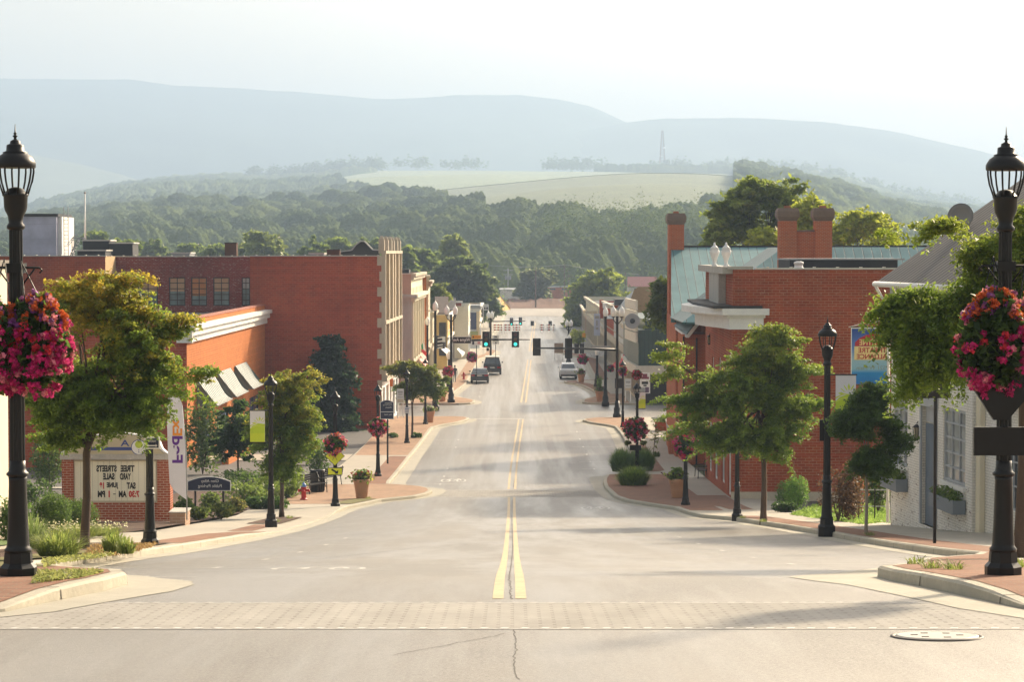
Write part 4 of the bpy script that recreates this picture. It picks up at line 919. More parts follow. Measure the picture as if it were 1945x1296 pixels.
# --- generic street block -------------------------------------------------------------------
def shop(name, label, side, xa, ya, xb, yb, z1, mat, front=None, fl=2, win=(1.1, 1.7), pitch=2.4, trim=None, wm=None, depth=14, group=None, corn=True, z2=None, fcol=None, roof=None):
    """row building: street front from (xa,ya) to (xb,yb); side -1 left of the street, +1 right"""
    b = bld(name, label, xa+side*4, (ya+yb)/2, group); Zb = -.4
    w = Wall((xa, ya), (xb, yb), 1 if side < 0 else -1); trim = trim or STONE; hol = []
    zf = 3.6; nfl = max(0, fl-1); gh = []
    k = int((w.L-.6)//pitch)
    for f_ in range(nfl):
        zz = zf+.9+f_*(z1-.9-zf)/max(1, nfl)
        for i in range(k): u = .5+(w.L-1)*(i+.5)/k; hol.append((u-win[0]/2, u+win[0]/2, zz, min(zz+win[1], z1-.8)))
    kk = max(1, int(w.L//4))
    for i in range(kk): gh.append((.4+(w.L-.8)*i/kk+.25, .4+(w.L-.8)*(i+1)/kk-.25, .35, 2.9))
    w.panel(MB(), 0, w.L, zf, z1, hol).build('wall', front or mat, b, True); w.panel(MB(), 0, w.L, Zb, zf, gh, .5).build('shopfront_wall', fcol or trim, b, True)
    for h in hol: w.window(b, *h, fm=wm or WHITE, nx=1, nz=2, sill=trim)
    for h in gh: w.window(b, *h, nx=3, nz=1, fm=wm or DARK, dep=.45, name='shop_window')
    n_ = Wall((xa+side*depth, ya), (xa, ya), 1 if side > 0 else 1)
    n_ = Wall((xa, ya), (xa+side*depth, ya)) if side > 0 else Wall((xa-depth, ya), (xa, ya))
    n_.panel(MB(), 0, n_.L, Zb, z2 or z1).build('side_wall', mat, b, True)
    Wall((xb, yb), (xb+side*depth, yb), -1 if side > 0 else 1).panel(MB(), 0, depth, Zb, z1).build('side_wall', mat, b, True)
    if corn:
        mb = MB(); w.box(mb, -.1, w.L+.05, z1-.5, z1-.2, .004, .25); w.box(mb, -.15, w.L+.05, z1-.2, z1+.05, .004, .42); w.box(mb, 0, w.L, zf-.1, zf+.2, .004, .2); mb.build('cornice', trim, b, True)
    mb = MB(); a_, b_ = sorted((xa+side*.3, xa+side*depth)); mb.box(a_, b_, ya+.2, yb-.2, z1-.7, z1-.6); mb.build('roof', roof or MEMB, b, True)
    cope(n_, b, 0, n_.L, z2 or z1, tile=0)
    return b, w
PX = lambda px, Y: PD(px, 600, Y)[0]
b, w = shop('bank_building', 'pink-tan bank building with heavy cornice across the side street', -1, PX(781, 214), 214, PX(803, 236), 236, 11.4, BR_PALE, CREAM, 3, (1.0, 2.2), 2.6)
mb = MB(); n_ = Wall((PX(781, 214)-14, 214), (PX(781, 214), 214))
n_.box(mb, 0, n_.L+.5, 9.3, 9.6, .004, .5); n_.box(mb, 0, n_.L+.35, 9.0, 9.3, .004, .3); n_.box(mb, 0, n_.L+.05, 7.6, 7.8, .004, .12); n_.box(mb, n_.L-.9, n_.L+.04, -.3, 9.0, .004, .14); mb.build('cornice', LIME, b, True)
mb = MB(); w.box(mb, -.35, w.L, 9.3, 9.6, .004, .6); w.box(mb, -.3, w.L, 9.0, 9.3, .004, .35)
for u in (0, 4, 8, 12, 16, 20): w.box(mb, u, u+.5, .2, 9.0, .004, .22)
mb.build('pilaster', CREAM, b, True)
pbox(MB(), 762, 777, 512, 519, 222, 3).build('roof_box', MEMB, b, True)
shop('narrow_brick_shop', 'narrow red brick building with dark windows beyond the bank', -1, PX(803, 236)+.35, 236.1, PX(808, 243), 243, 11.0, BR_ORG, None, 3, (.9, 1.8), 1.9, wm=DARK)
shop('cream_corner_shop', 'cream fronted three storey building beyond the narrow brick one', -1, PX(808, 243)+.3, 243.1, PX(817, 254), 254, 10.4, CREAM, None, 3, (.9, 1.7), 2.4)
shop('low_cream_shop', 'low cream two storey shop beside the cream fronted building', -1, PX(818, 254)+.2, 254.1, PX(826, 266), 266, 7.0, CREAM, CREAM, 2, (1, 1.5), 2.6)
b, w = shop('yellow_shop', 'yellow shop building with a black hanging sign and brown roof', -1, PX(850, 272), 272, PX(860, 292), 292, 6.3, pm('yellow_stucco', (.72, .50, .18), .8, .1), None, 2, (.9, 1.5), 3, trim=WHITE, depth=3.2)
roofq(b, [(PX(826, 268), 268, 6.6), (PX(852, 268), 268, 6.6), (PX(852, 276), 276, 8.3), (PX(826, 276), 276, 8.3)], pm('brown_shingle', (.09, .06, .05), .9, .2))
a = PD(834, 680, 271.6); MB().box(a[0], PD(847, 680, 271.6)[0], 271.4, 271.9, PD(840, 676, 271.6)[2], PD(840, 613, 271.6)[2]).build('sign_board', pm('black_sign', (.02, .015, .015), .5, .0), b, True)
lettering('Hotel Bar', PD(840.5, 643, 271.3)[0]+.0, PD(840, 643, 271.3)[2], .32, 2.9, 271.38, WHITE, b, vert=True)
b, w = shop('white_gable_shop', 'tall cream white building with stepped gable and dark side window', -1, PX(889, 300), 300, PX(893, 322), 322, 6.6, pm('pale_cream', (.80, .75, .60), .8, .05), None, 2, (1, 1.6), 3, trim=WHITE, depth=1.5, corn=False)
g = [PD(x, y, 299.8) for x, y in ((863, 650), (863, 604), (876, 592), (884, 578), (889.5, 578), (889.5, 690), (863, 690))]; MB().prism(g, (0, .4, 0)).build('gable_wall', MATS['pale_cream'], b, True)
g = [PD(x, y, 303) for x, y in ((845, 690), (845, 604), (872, 590), (872, 690))]; MB().prism(g, (0, .4, 0)).build('side_wall', pm('grey_brick', (.45, .36, .30), .85, .2), b, True)
pbox(MB(), 866, 876, 575, 592, 304, 1.2).build('chimney', BR_RED, b, True); pbox(MB(), 864, 878, 573, 575.5, 303.7, 1.6).build('chimney_cap', WHITE, b, True)
roofq(b, [(PX(828, 296), 296, 6.3), (PX(866, 296), 296, 6.3), (PX(866, 304), 304, 7.6), (PX(828, 304), 304, 7.6)], pm('dark_shingle', (.05, .05, .055), .9, .2))
b, w = shop('peach_shop', 'flat roofed peach and white shop with a navy panel facing the street', -1, PX(911, 334), 334, PX(914, 356), 356, 5.9, pm('peach_stucco', (.75, .60, .38), .8, .08), None, 2, (1, 1.4), 3, trim=WHITE, depth=1.6)
pbox(MB(), 890, 911, 585, 700, 333.6, .3).build('front_wall', WHITE, b, True); pbox(MB(), 891, 905, 594, 626, 333.4, .15).build('panel', pm('navy_panel', (.05, .06, .13), .5, .1), b, True)
pbox(MB(), 889, 912, 580, 586, 333.2, 6).build('parapet', GREY, b, True); pbox(MB(), 890, 908, 630, 648, 333.3, .25).build('sign_board', pm('olive_sign', (.36, .36, .10), .7, .1), b, True)
pbox(MB(), 905, 911, 592, 645, 333.35, .2).build('trim', MATS['peach_stucco'], b, True)
for i, (x0, y0, x1, y1, zt, mt, lab) in enumerate(((PX(903, 360), 360, PX(911, 400), 400, 5.0, BR_PALE, 'low pinkish brick shop far down the left side'), (PX(908, 402), 402, PX(916, 440), 440, 4.2, CREAM, 'farthest low cream shop on the left side of the street'))):
    shop('far_shop', lab, -1, x0, y0, x1, y1, zt, mt, None, 1, depth=6)
# --- right side -----------------------------------------------------------------------------
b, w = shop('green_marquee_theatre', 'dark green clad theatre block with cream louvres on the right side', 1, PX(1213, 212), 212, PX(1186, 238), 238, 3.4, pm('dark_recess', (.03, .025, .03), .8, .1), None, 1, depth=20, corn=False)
GRN = vsplit('green_cladding', (.035, .075, .07), (.02, .04, .04), .35, wdt=.12, rough=.45, metal=.2)
ZM0, ZM1 = PD(1230, 694, 212)[2], PD(1230, 607, 212)[2]
def chamfer(mb, z0, z1, d, x0=None):
    P = [(PX(1184, 236)-d, 236), (PX(1190, 224)-d-.0, 222), (PX(1213, 211)-d, 211-d), (32, 211-d), (32, 236)]
    return mb.prism([(x, y, z0) for x, y in P], (0, 0, z1-z0))
chamfer(MB(), ZM0, ZM1-.9, 0).build('cladding', GRN, b, True); chamfer(MB(), ZM0-.75, ZM0, .25).build('fascia', pm('cream_band', (.66, .62, .52), .6, .1), b, True)
x0, x1 = PX(1213, 211)-.06, PX(1190, 224)-.06; wl = Wall((x0, 211), (x1, 222), -1); mb = MB()
for k in range(4): wl.box(mb, .1, wl.L, ZM0+2.0+k*.95, ZM0+2.85+k*.95, .01, .2)
mb.build('louvre', MATS['cream_band'], b, True)
chamfer(MB(), ZM1-.9, ZM1, -.6).build('parapet', GRN, b, True)
mb = MB(); q = PD(1201, 610, 211); mb.lathe([(.1, 0), (.62, .05), (.68, .22), (.6, .24), (.2, .05)], 20, smooth=True)
t = T('roof_fan', 'round pale grey ventilation fan on the theatre roof corner', 'ventilator', q); t.rotation_euler = (R(90), 0, 0); mb.build('housing', GREY, t); MB().lathe([(.12, .06), (.22, .2), (.1, .26)], 12).build('hub', DARK, t)
b = bld('stucco_gable_building', 'tan weathered stucco building with grey metal roof behind the theatre', 14, 252)
g = [PD(x, y, 246) for x, y in ((1197, 640), (1197, 571), (1204, 552), (1212, 545), (1262, 545), (1262, 640))]; MB().prism(g, (0, .4, 0)).build('gable_wall', CONIT, b, True)
e0 = PD(1212, 545, 246); e1 = PD(1196, 604, 247); f0 = (PX(1158, 292), 292, e0[2]-1.5); f1 = (PX(1150, 292), 292, e1[2]+.3)
roofq(b, [e1, e0, (PX(1166, 292), 292, PD(1166, 583, 292)[2]), (PX(1148, 292), 292, PD(1148, 606, 292)[2])], vsplit('grey_roof', (.40, .42, .44), (.25, .26, .28), 1.0, 'v', wdt=.08, rough=.5))
MB().box(e1[0]+.3, 30, 246.5, 290, -.3, e1[2]-.2).build('wall', BR_RED, b, True); pbox(MB(), 1168, 1186, 569, 580, 270, 3).build('roof_box', MEMB, b, True); pbox(MB(), 1146, 1168, 576, 586, 285, 2).build('roof_box', WHITE, b, True)
pbox(MB(), 1139, 1146, 570, 605, 300, 1).build('chimney', BR_RED, b, True)
for i, (pa, ya, pb, yb, zt, mt, fr, fl, lab) in enumerate((
    (1192, 240, 1184, 250, 6.1, BR_RED, None, 2, 'red brick shop with white downpipe just beyond the theatre'),
    (1184, 250.2, 1166, 274, 7.0, CREAM, pm('grey_white_front', (.62, .60, .56), .8, .1), 2, 'pale fronted shop between the two red brick ones'),
    (1167, 274.2, 1148, 300, 7.3, BR_RED, None, 2, 'red brick two storey shop with tall sign in front'),
    (1147, 300.2, 1136, 325, 6.4, pm('grey_stucco', (.45, .42, .38), .85, .1), None, 2, 'grey stucco shop in the middle of the right row'),
    (1134, 326, 1113, 380, 6.4, CREAM, None, 2, 'cream stepped shop near the far end of the right row'),
    (1112, 382, 1104, 430, 4.2, BR_PALE, None, 1, 'farthest low shop on the right side of the street'))):
    b, w = shop('row_shop', lab, 1, PX(pa, ya), ya, PX(pb, yb), yb, zt, mt, fr, fl, (1, 1.6), 2.6, depth=12, group='shops down the right side')
    if i == 4: pbox(MB(), 1112, 1135, 591, 596, 326.3, 1.2).build('parapet_cap', STONE, b, True)
# --- brick hall with the white curved entablature
b = bld('brick_hall', 'large red brick hall with curved white cornice and stone parapet on the right', 14, 120)
Yh = 109.2; xh = PX(1392, Yh); Z0 = zg(109)-.4; zt = PD(1500, 512, Yh)[2]
wn = Wall((xh, Yh), (PX(1705, Yh)+.5, Yh)); wn.panel(MB(), 0, wn.L, Z0, zt).build('wall', BR_HALL, b, True)
MB().box(xh-.06, xh+wn.L, Yh-.07, Yh+.05, Z0, PD(1450, 935, Yh)[2]).build('plinth', STONE, b, True)
ws = Wall((xh, Yh), (PX(1340, 129), 129), -1); zD = PD(1383, 840, 112)[2]
hs = [(1.0, 2.6, zD-3.2, zD+.1), (5, 7, 2.3, 5.0), (10, 12.2, 2.0, 4.8), (14.5, 16.5, 2.0, 4.6), (3, 4.4, 6.4, 8.2), (8, 9.4, 6.4, 8.2), (13, 14.4, 6.2, 8.0)]
hs = [(a, c, max(z0, zg(110+a)+.2), z1) for a, c, z0, z1 in hs]
zc1 = PD(1440, 586, Yh)[2]; zc0 = PD(1440, 626, Yh)[2]
ws.panel(MB(), 0, ws.L, zg(128)-.5, zt, hs, .3).build('street_wall', BR_HALL, b, True)
for i, h in enumerate(hs): ws.window(b, *h, nx=1, nz=2, fm=WHITE, gm=WHITE if i == 0 else GLASS, name='shutter' if i == 0 else 'window')
mb = MB()
for d, z0, z1 in ((.35, zc0, zc0+(zc1-zc0)*.55), (.55, zc0+(zc1-zc0)*.55, zc1-.3), (1.0, zc1-.3, zc1)):
    P = [(xh+1.25+d*.35, Yh-d*.45), (xh-.0-d*.5, Yh-d*.45)]
    for k in range(1, 9):
        t_ = k/8; y = Yh+t_*16; P.append((ws.P((y-Yh), 0)[0]-d-.9*math.sin(math.pi*t_)**2*(1 if t_ > .15 else .4), y))
    P += [(xh+.6, Yh+17), (xh+.6, Yh+.01), (xh+1.25+d*.35, Yh+.01)]
    mb.prism([(x, y, z0) for x, y in P], (0, 0, z1-z0-.004))
mb.build('cornice', WHITE, b, True)
mb = MB(); P = [(xh+1.3, Yh-.4), (xh-.9, Yh-.4), (xh-1.2, Yh+8), (xh-.9, Yh+16), (xh+.5, Yh+16), (xh+.5, Yh+.01), (xh+1.3, Yh+.01)]; mb.prism([(x, y, zc1) for x, y in P], (0, 0, .12)); mb.build('flashing', MEMB, b, True)
mb = MB(); ws.box(mb, 4.5, 11.5, zc1+.1, zt-.2, .01, .35); ws.box(mb, 0.2, 19, zt-.2, zt+.12, -.3, .45); mb.build('parapet', LIME, b, True)
mb = MB(); mb.box(xh-.25, PX(1430, Yh), Yh-.05, Yh+.3, zt, zt+.14); mb.build('parapet_cap', LIME, b, True)
cope(wn, b, 1.05, wn.L, zt, tile=1.05); MB().box(xh+.4, xh+wn.L, Yh+.4, 128, zt-.6, zt-.5).build('roof', MEMB, b, True)
for k, px in enumerate((1352, 1376)):
    x, y, z = PD(px, 506, 114+k*-2); z = zt+.1
    t = T('stone_urn', ('white urn finial on the hall parapet, farther of the pair', 'white urn finial on the hall parapet, nearer of the pair')[k], 'urn', (PD((1357, 1379)[k], 506, 114-k*2)[0], 114-k*2, z), 'urns on the hall parapet')
    MB().lathe([(.14, 0), (.14, .08), (.08, .12), (.1, .3), (.22, .62), (.24, .75), (.17, .8), (.22, .84), (.12, .95), (.05, 1.02), (.05, 1.1), (.02, 1.14)], 16).build('body', WHITE, t)
t = on('roof_annex', 'long low black roof annex on top of the brick hall', 'roof unit', 1600, 508, 118); pbox(MB(), 1500, 1705, 494, 512, 118, 5).build('casing', MEMB, t, True)
a = PD(1500, 494, 118); MB().box(a[0]-.05, a[0]+5.6, 117.9, 123.1, a[2], a[2]+.07).build('rim', GREY, t, True)
t = on('roof_vent', 'squat white roof vent on the brick hall', 'ventilator', 1517, 512, 112); MB().lathe([(.3, 0), (.3, .06), (.2, .1), (.2, .25), (.24, .26), (.22, .34), (.1, .38)], 14).build('housing', WHITE, t)
# --- copper roofed brick building with tall chimneys
b = bld('copper_roof_building', 'brick building with green copper roof standing behind the hall', 18, 155)
Ya, Yr_ = 147.5, 158.5; xw = PX(1283, Ya); ze = PD(1283, 606, Ya)[2]; zr = PD(1400, 469, Yr_)[2]; xw2 = PX(1269, Yr_)
MB().prism([(xw+.02, Ya, zg(150)-.4), (42, Ya, zg(150)-.4), (42, 159.6, zg(150)-.4), (xw2-.02, 159.6, zg(150)-.4)], (0, 0, ze-zg(150)+.4)).build('wall', BR_CHIM, b, True)
roofq(b, [(xw-.3, Ya-.4, ze-.1), (42, Ya-.4, ze-.1), (42, Yr_, zr), (xw2+.2, Yr_, zr)], COPPER)
roofq(b, [(xw2+.2, Yr_, zr-.01), (42, Yr_, zr-.01), (42, 162, zr-2), (xw2+.4, 162, zr-2)], COPPER)
MB().add([(xw+.05, Ya, ze-.1), (xw2+.35, Yr_, zr-.15), (xw2+.35, 159.6, ze-.1)], [[0, 1, 2]]).build('gable_wall', BR_CHIM, b, True)
MB().bar((xw2+.2, Yr_, zr+.03), (42, Yr_, zr+.03), .12).build('ridge_cap', DARK, b, True)
# front wing with hipped roof
xa, xb = PX(1345, 138), 27.0; ew = PD(1345, 592, 138)[2]; ymid = 137.5; zp = PD(1452, 470, 152)[2]; xm = PX(1470, 150)
MB().box(xa+.35, xb, 138, 147.4, zg(140)-.4, ew-.1).build('wing_wall', BR_CHIM, b, True)
roofq(b, [(xa-1.5, 137.6, ew-.6), (xa-1.5, 148.5, ew-.6), (xm, 153.5, zp), (xm, 145, zp)], COPPER_V, 'hip_roof')
roofq(b, [(xa-1.5, 137.6, ew-.6), (xm, 145, zp), (xb, 145, zp), (xb, 137.6, ew-.6)], COPPER, 'hip_roof')
roofq(b, [(PX(1288, 143), 146.9, ze-.4), (PX(1303, 143), 142.5, ze-.75), (PX(1352, 140), 142.5, ze+1.0), (PX(1345, 146), 146.9, ze+1.6)], COPPER_V, 'porch_roof')
mb = MB(); mb.box(PX(1290, 145)+.1, xa+.6, 143, 147.4, zg(143)-.3, ze-.8); mb.build('porch_wall', BR_CHIM, b, True)
mb = MB(); mb.bar((PX(1284, 147), 146.9, ze-.55), (PX(1306, 142.5), 142.4, ze-.9), .14); mb.bar((PX(1306, 142.5), 142.4, ze-.9), (PX(1352, 142.4), 142.3, ze+.9), .14, .2); mb.build('gutter', WHITE, b, True)
mb = MB(); mb.bar((PX(1298, 143), 142.8, ze-.9), (PX(1298, 143), 142.8, .8), .1); mb.bar((PX(1323, 143), 142.8, ze-1.0), (PX(1323, 143), 142.8, .8), .1); mb.build('downpipe', DARK, b, True)
def chim(root, px0, px1, pyt, Yc, dy, zb, capd=.13, caph=.75):
    x0, x1 = PX(px0, Yc), PX(px1, Yc); zt_ = PD(1300, pyt, Yc)[2]; mb = MB().box(x0, x1, Yc, Yc+dy, zb, zt_-caph); mb.build('chimney', BR_CHIM, root, True)
    cx, cy = (x0+x1)/2, Yc+dy/2; hx, hy = (x1-x0)/2, dy/2; mb = MB(); v = []; f = []
    prof_ = [(0, 0), (.03, .06), (.06, .1), (.1, .2), (capd, .22), (capd, caph*.74), (.04, caph)]
    for e, z in prof_: v += [(cx-hx-e, cy-hy-e, zt_-caph+z), (cx+hx+e, cy-hy-e, zt_-caph+z), (cx+hx+e, cy+hy+e, zt_-caph+z), (cx-hx-e, cy+hy+e, zt_-caph+z)]
    for i in range(len(prof_)-1):
        for k in range(4): f.append([4*i+k, 4*i+(k+1) % 4, 4*i+4+(k+1) % 4, 4*i+4+k])
    f.append([4*len(prof_)-4+k for k in range(4)]); mb.add(v, f).build('chimney_cap', pm('chimney_cap_stone', (.23, .16, .12), .9, .25, 2), root, True)
    mb = MB().box(cx-.18, cx+.18, cy-.18, cy+.18, zt_, zt_+.14); mb.build('flue', pm('terracotta', (.4, .15, .08), .8, .1), root, True)
chim(b, 1270.5, 1299, 405, 158, 1.6, .3)
MB().box(PX(1270.5, 158)-.02, PX(1299, 158)+.6, 158.02, 159.4, .3, ze+3.2).build('chimney_base', BR_CHIM, b, True)
chim(b, 1480, 1513, 395, 140, 1.1, 8); chim(b, 1548, 1580, 395, 140, 1.1, 8)
x0, x1 = PX(1513, 140.3), PX(1548, 140.3); zq = PD(1530, 440, 140)[2]; MB().box(x0+.002, x1-.002, 140.3, 141, 8, zq).build('chimney_wall', BR_CHIM, b, True); MB().box(x0+.002, x1-.002, 140.25, 141.05, zq, zq+.1).build('chimney_wall_cap', MATS['chimney_cap_stone'], b, True)
t = on('skylight', 'white glazed roof lantern at the right end of the copper roof', 'skylight', 1707, 496, 145); pbox(MB(), 1686, 1737, 480, 500, 145, 3).build('curb', WHITE, t, True); a = PD(1686, 480, 145); c = PD(1737, 480, 145); MB().prism([(a[0], 145, a[2]), (c[0], 145, a[2]), (c[0]-.4, 146, a[2]+.3), (a[0]+.3, 146, a[2]+.3)], (0, .02, 0)).build('glazing', WHITE, t, True)
# --- white painted brick house
b = bld('white_brick_house', 'white painted brick house with grey sashes and peeling paint on the right', 15, 73)
A = (12.28, 78.3); B = (13.12, 68.9); w = Wall(A, B, 1)
w = Wall(A, B, -1 if Vector((B[1]-A[1], -(B[0]-A[0]), 0)).x > 0 else 1)
Zl = zg(78)-.6; ze = PD(1690, 533, 78)[2]
f1u0, f1z1 = w.uz(1698, 741); f1u1, _ = w.uz(1724, 757); _, f1z0 = w.uz(1700, 868)
f2u0, f2z1 = w.uz(1792, 783); f2u1, _ = w.uz(1834, 800); _, f2z0 = w.uz(1794, 925)
du0, dz1 = w.uz(1752, 800); du1, _ = w.uz(1779, 800)
zs = (f1z0+f2z0)/2; zh = (f1z1+f2z1)/2; zdr = zg(73)+.16
u0a, zu1 = w.uz(1699, 590); hol = [(f1u0, f1u1, zs, zh), (f2u0, f2u1, zs, zh), (du0, du1, zdr, zh-.1), (f1u0, f1u1, zh+1.9, zh+3.7), (f2u0, f2u1, zh+1.9, zh+3.7), (du0, du1, zh+1.9, zh+3.7)]
PEEL = brick('peeling_brick', (.84, .81, .74), (.80, .77, .70), (.52, .50, .45), .22, .08, .010, (.5, .46, .38), .35, wear=1.0, white=(.16, .09, .07), bmp=.015)
w.panel(MB(), 0, w.L, zg(73)+1.75, ze, hol, .2).build('wall', BR_WHITE, b, True)
w.panel(MB(), 0, w.L, Zl, zg(73)+1.75, hol, .2).build('wall_base', PEEL, b, True)
SASH = pm('grey_sash', (.42, .44, .46), .6, .08)
for i in (0, 1, 3, 4, 5): w.window(b, *hol[i], nx=3, nz=5, fm=SASH, fw=.08, dep=.1, gm=glassm('pale_glass', (.30, .31, .30), .12), sill=WHITE)
mb = MB(); w.box(mb, du0+.02, du1-.02, zdr, zh-.65, -.16, -.1); mb.build('door', pm('slate_door', (.13, .17, .22), .5, .1), b, True)
mb = MB(); w.box(mb, du0-.14, du0, zdr, zh+.1, .004, .06); w.box(mb, du1, du1+.14, zdr, zh+.1, .004, .06); w.box(mb, du0-.2, du1+.2, zh-.1, zh+.35, .004, .1); mb.build('door_frame', SASH, b, True)
mb = MB(); w.box(mb, du0+.02, du1-.02, zh-.6, zh-.12, -.16, -.11); mb.build('transom', SASH, b, True)
mb = MB()
for h in (hol[3], hol[5]):
    w.box(mb, h[0]-.42, h[0]-.04, h[2], h[3], .004, .05)
mb.build('shutter', SASH, b, True)
# near end, pilaster and recess towards the viewer
w2 = Wall(B, (B[0]+1.0, B[1]+.05)); w2.panel(MB(), 0, w2.L, Zl, ze).build('end_wall', BR_WHITE, b, True)
zx = ze+4.5; Xr = B[0]+6.2
roofq(b, [(A[0]-.45, A[1]+.3, ze-.05), (A[0]+6.5, A[1]+.3, ze+4.9), (B[0]+6.5, B[1]-.3, ze+4.9), (B[0]-.35, B[1]-.3, ze-.05)], vsplit('tin_roof_v', (.13, .115, .105), (.03, .025, .022), .42, 'v', wdt=.4, rough=.75))
mb = MB(); mb.tube([(A[0]-.5, A[1]+.4, ze-.12), (B[0]-.42, B[1]-.4, ze-.12)], .09, 8); mb.tube([(A[0]-.5, A[1]+.3, ze-.15), (A[0]-.3, A[1]+.2, ze-.55), (A[0]-.08, A[1]+.1, ze-.8), (A[0]-.08, A[1]+.1, zg(78)+.2)], .05, 8); mb.build('gutter', WHITE, b, True)
MB().add([(A[0], A[1], ze-.3), (A[0]+6.5, A[1], ze-.3), (A[0]+6.5, A[1], ze+4.6)], [[0, 1, 2]]).build('gable_wall', BR_WHITE, b, True)
Wall(A, (A[0]+6.5, A[1]), -1).panel(MB(), 0, 6.5, Zl, ze-.2).build('end_wall', BR_WHITE, b, True)
b2 = bld('cream_annex', 'cream painted annex wall at the right edge behind the near lamp', 15, 64)
xq = PD(1868, 900, 68.5)[0]; w = Wall((xq, 68.85), (xq+1.6, 58), -1); w = Wall((xq, 68.85), (xq+1.6, 58), -1 if Vector((58-68.85, -1.6, 0)).x > 0 else 1)
w.panel(MB(), 0, w.L, zg(62)-2.5, 9.2, [(1.8, 3.0, 6.2, 8.2)]).build('wall', BR_WHITE, b2, True); w.window(b2, 1.8, 3.0, 6.2, 8.2, 2, 3, SASH)
mb = MB(); w.box(mb, -.0, .35, zg(68)-.5, 9.2, .01, .16); w.box(mb, 3.4, 3.8, zg(66)-.5, 9.2, .01, .16); mb.build('pilaster', CREAM, b2, True)
w3 = Wall((xq, 58), (xq+1.6, 58)); mb = MB(); mb.box(xq+.05, xq+9, 58.1, 68.6, 9.2, 9.35); mb.build('roof', GREY, b2, True)
# window boxes, lantern and dish on the white house: separate things
w = Wall(A, B, 1); w = Wall(A, B, -1 if Vector((B[1]-A[1], -(B[0]-A[0]), 0)).x > 0 else 1)
for i, (h, lab) in enumerate(((hol[0], 'grey wooden window box with green plants under the farther sash of the white house'), (hol[1], 'grey wooden window box with green plants under the nearer sash of the white house'))):
    u0, u1 = h[0]-.15, h[1]+.15; c = w.P((u0+u1)/2, zs-.55, .2); t = T('window_box', lab, 'window box', c, 'window boxes on the white house')
    mb = MB(); zz0, zz1 = zs-.75, zs-.38
    for a_, b__, c_, d_ in ((u0, u1, .36, .40), (u0, u1, .02, .05), (u0, u0+.04, .05, .36), (u1-.04, u1, .05, .36)): w.box(mb, a_, b__, zz0, zz1, c_, d_)
    w.box(mb, u0, u1, zz0-.03, zz0, .02, .4); mb.build('box', pm('box_grey', (.20, .23, .26), .6, .1), t, True)
    rg = np.random.default_rng(i+5); m_ = 420; U = rg.uniform(u0+.05, u1-.05, m_); Dd = rg.uniform(.05, .4, m_); Zz = zz1+rg.uniform(-.1, .28, m_)*np.sin((U-u0)/(u1-u0)*3.1)**.4
    P = np.array([w.P(a_, c_, b__) for a_, b__, c_ in zip(U, Dd, Zz)])-np.array(c); tt = rg.uniform(0, 1, (m_, 1)); leaves('foliage', P, .07, np.array((.05, .1, .02))*(1-tt)+np.array((.16, .22, .05))*tt, LEAF, t, rng=rg)
def wall_lantern(label, p, dx=-1):
    t = T('wall_lantern', label, 'lantern', p); mb = MB()
    mb.tube([(0.28*-dx, 0, .12), (.1*-dx, 0, .22), (0, 0, .12)], .02, 6); mb.lathe([(.02, .1), (.13, .02), (.13, 0)], 6, smooth=False); mb.lathe([(.04, -.42), (.07, -.40), (.08, -.36), (.075, -.35)], 6, smooth=False)
    for k in range(6): a_ = k*math.pi/3; mb.bar((.12*math.cos(a_), .12*math.sin(a_), 0), (.075*math.cos(a_), .075*math.sin(a_), -.37), .018)
    mb.build('cage', DARK, t); MB().lathe([(.06, -.35), (.1, -.01)], 6, smooth=False).build('glass', pm('amber_glass', (.35, .3, .2), .2, .05), t)
    return t
wall_lantern('black hexagonal wall lantern by the door of the white house', PD(1741, 812, w.P(du0-.5, 0)[1]))
wall_lantern('dark lantern with cream shade on the hall front near the curved cornice', PD(1347, 640, 125))
t = T('satellite_dish', 'round grey satellite dish above the tin roof at right', 'satellite dish', PD(1826, 412, 77)); t.rotation_euler = (R(78), R(10), R(-28))
mb = MB().lathe([(.01, .0), (.16, .015), (.30, .06), (.42, .13), (.42, .11), (.3, .04), (.01, -.02)], 28); mb.build('dish', pm('dish_grey', (.22, .21, .20), .5, .1), t)
MB().tube([(0, -.3, .05), (0, -.1, .42)], .02, 6).build('feed_arm', DARK, t)
t2 = T('dish_mast', 'thin metal mast carrying the dish at the tin roof edge', 'mast', PD(1835, 470, 77.2)); MB().tube([(0, 0, -.6), (0, 0, .6), (-.12, .0, .95)], .035, 8).build('mast', GREY, t2)
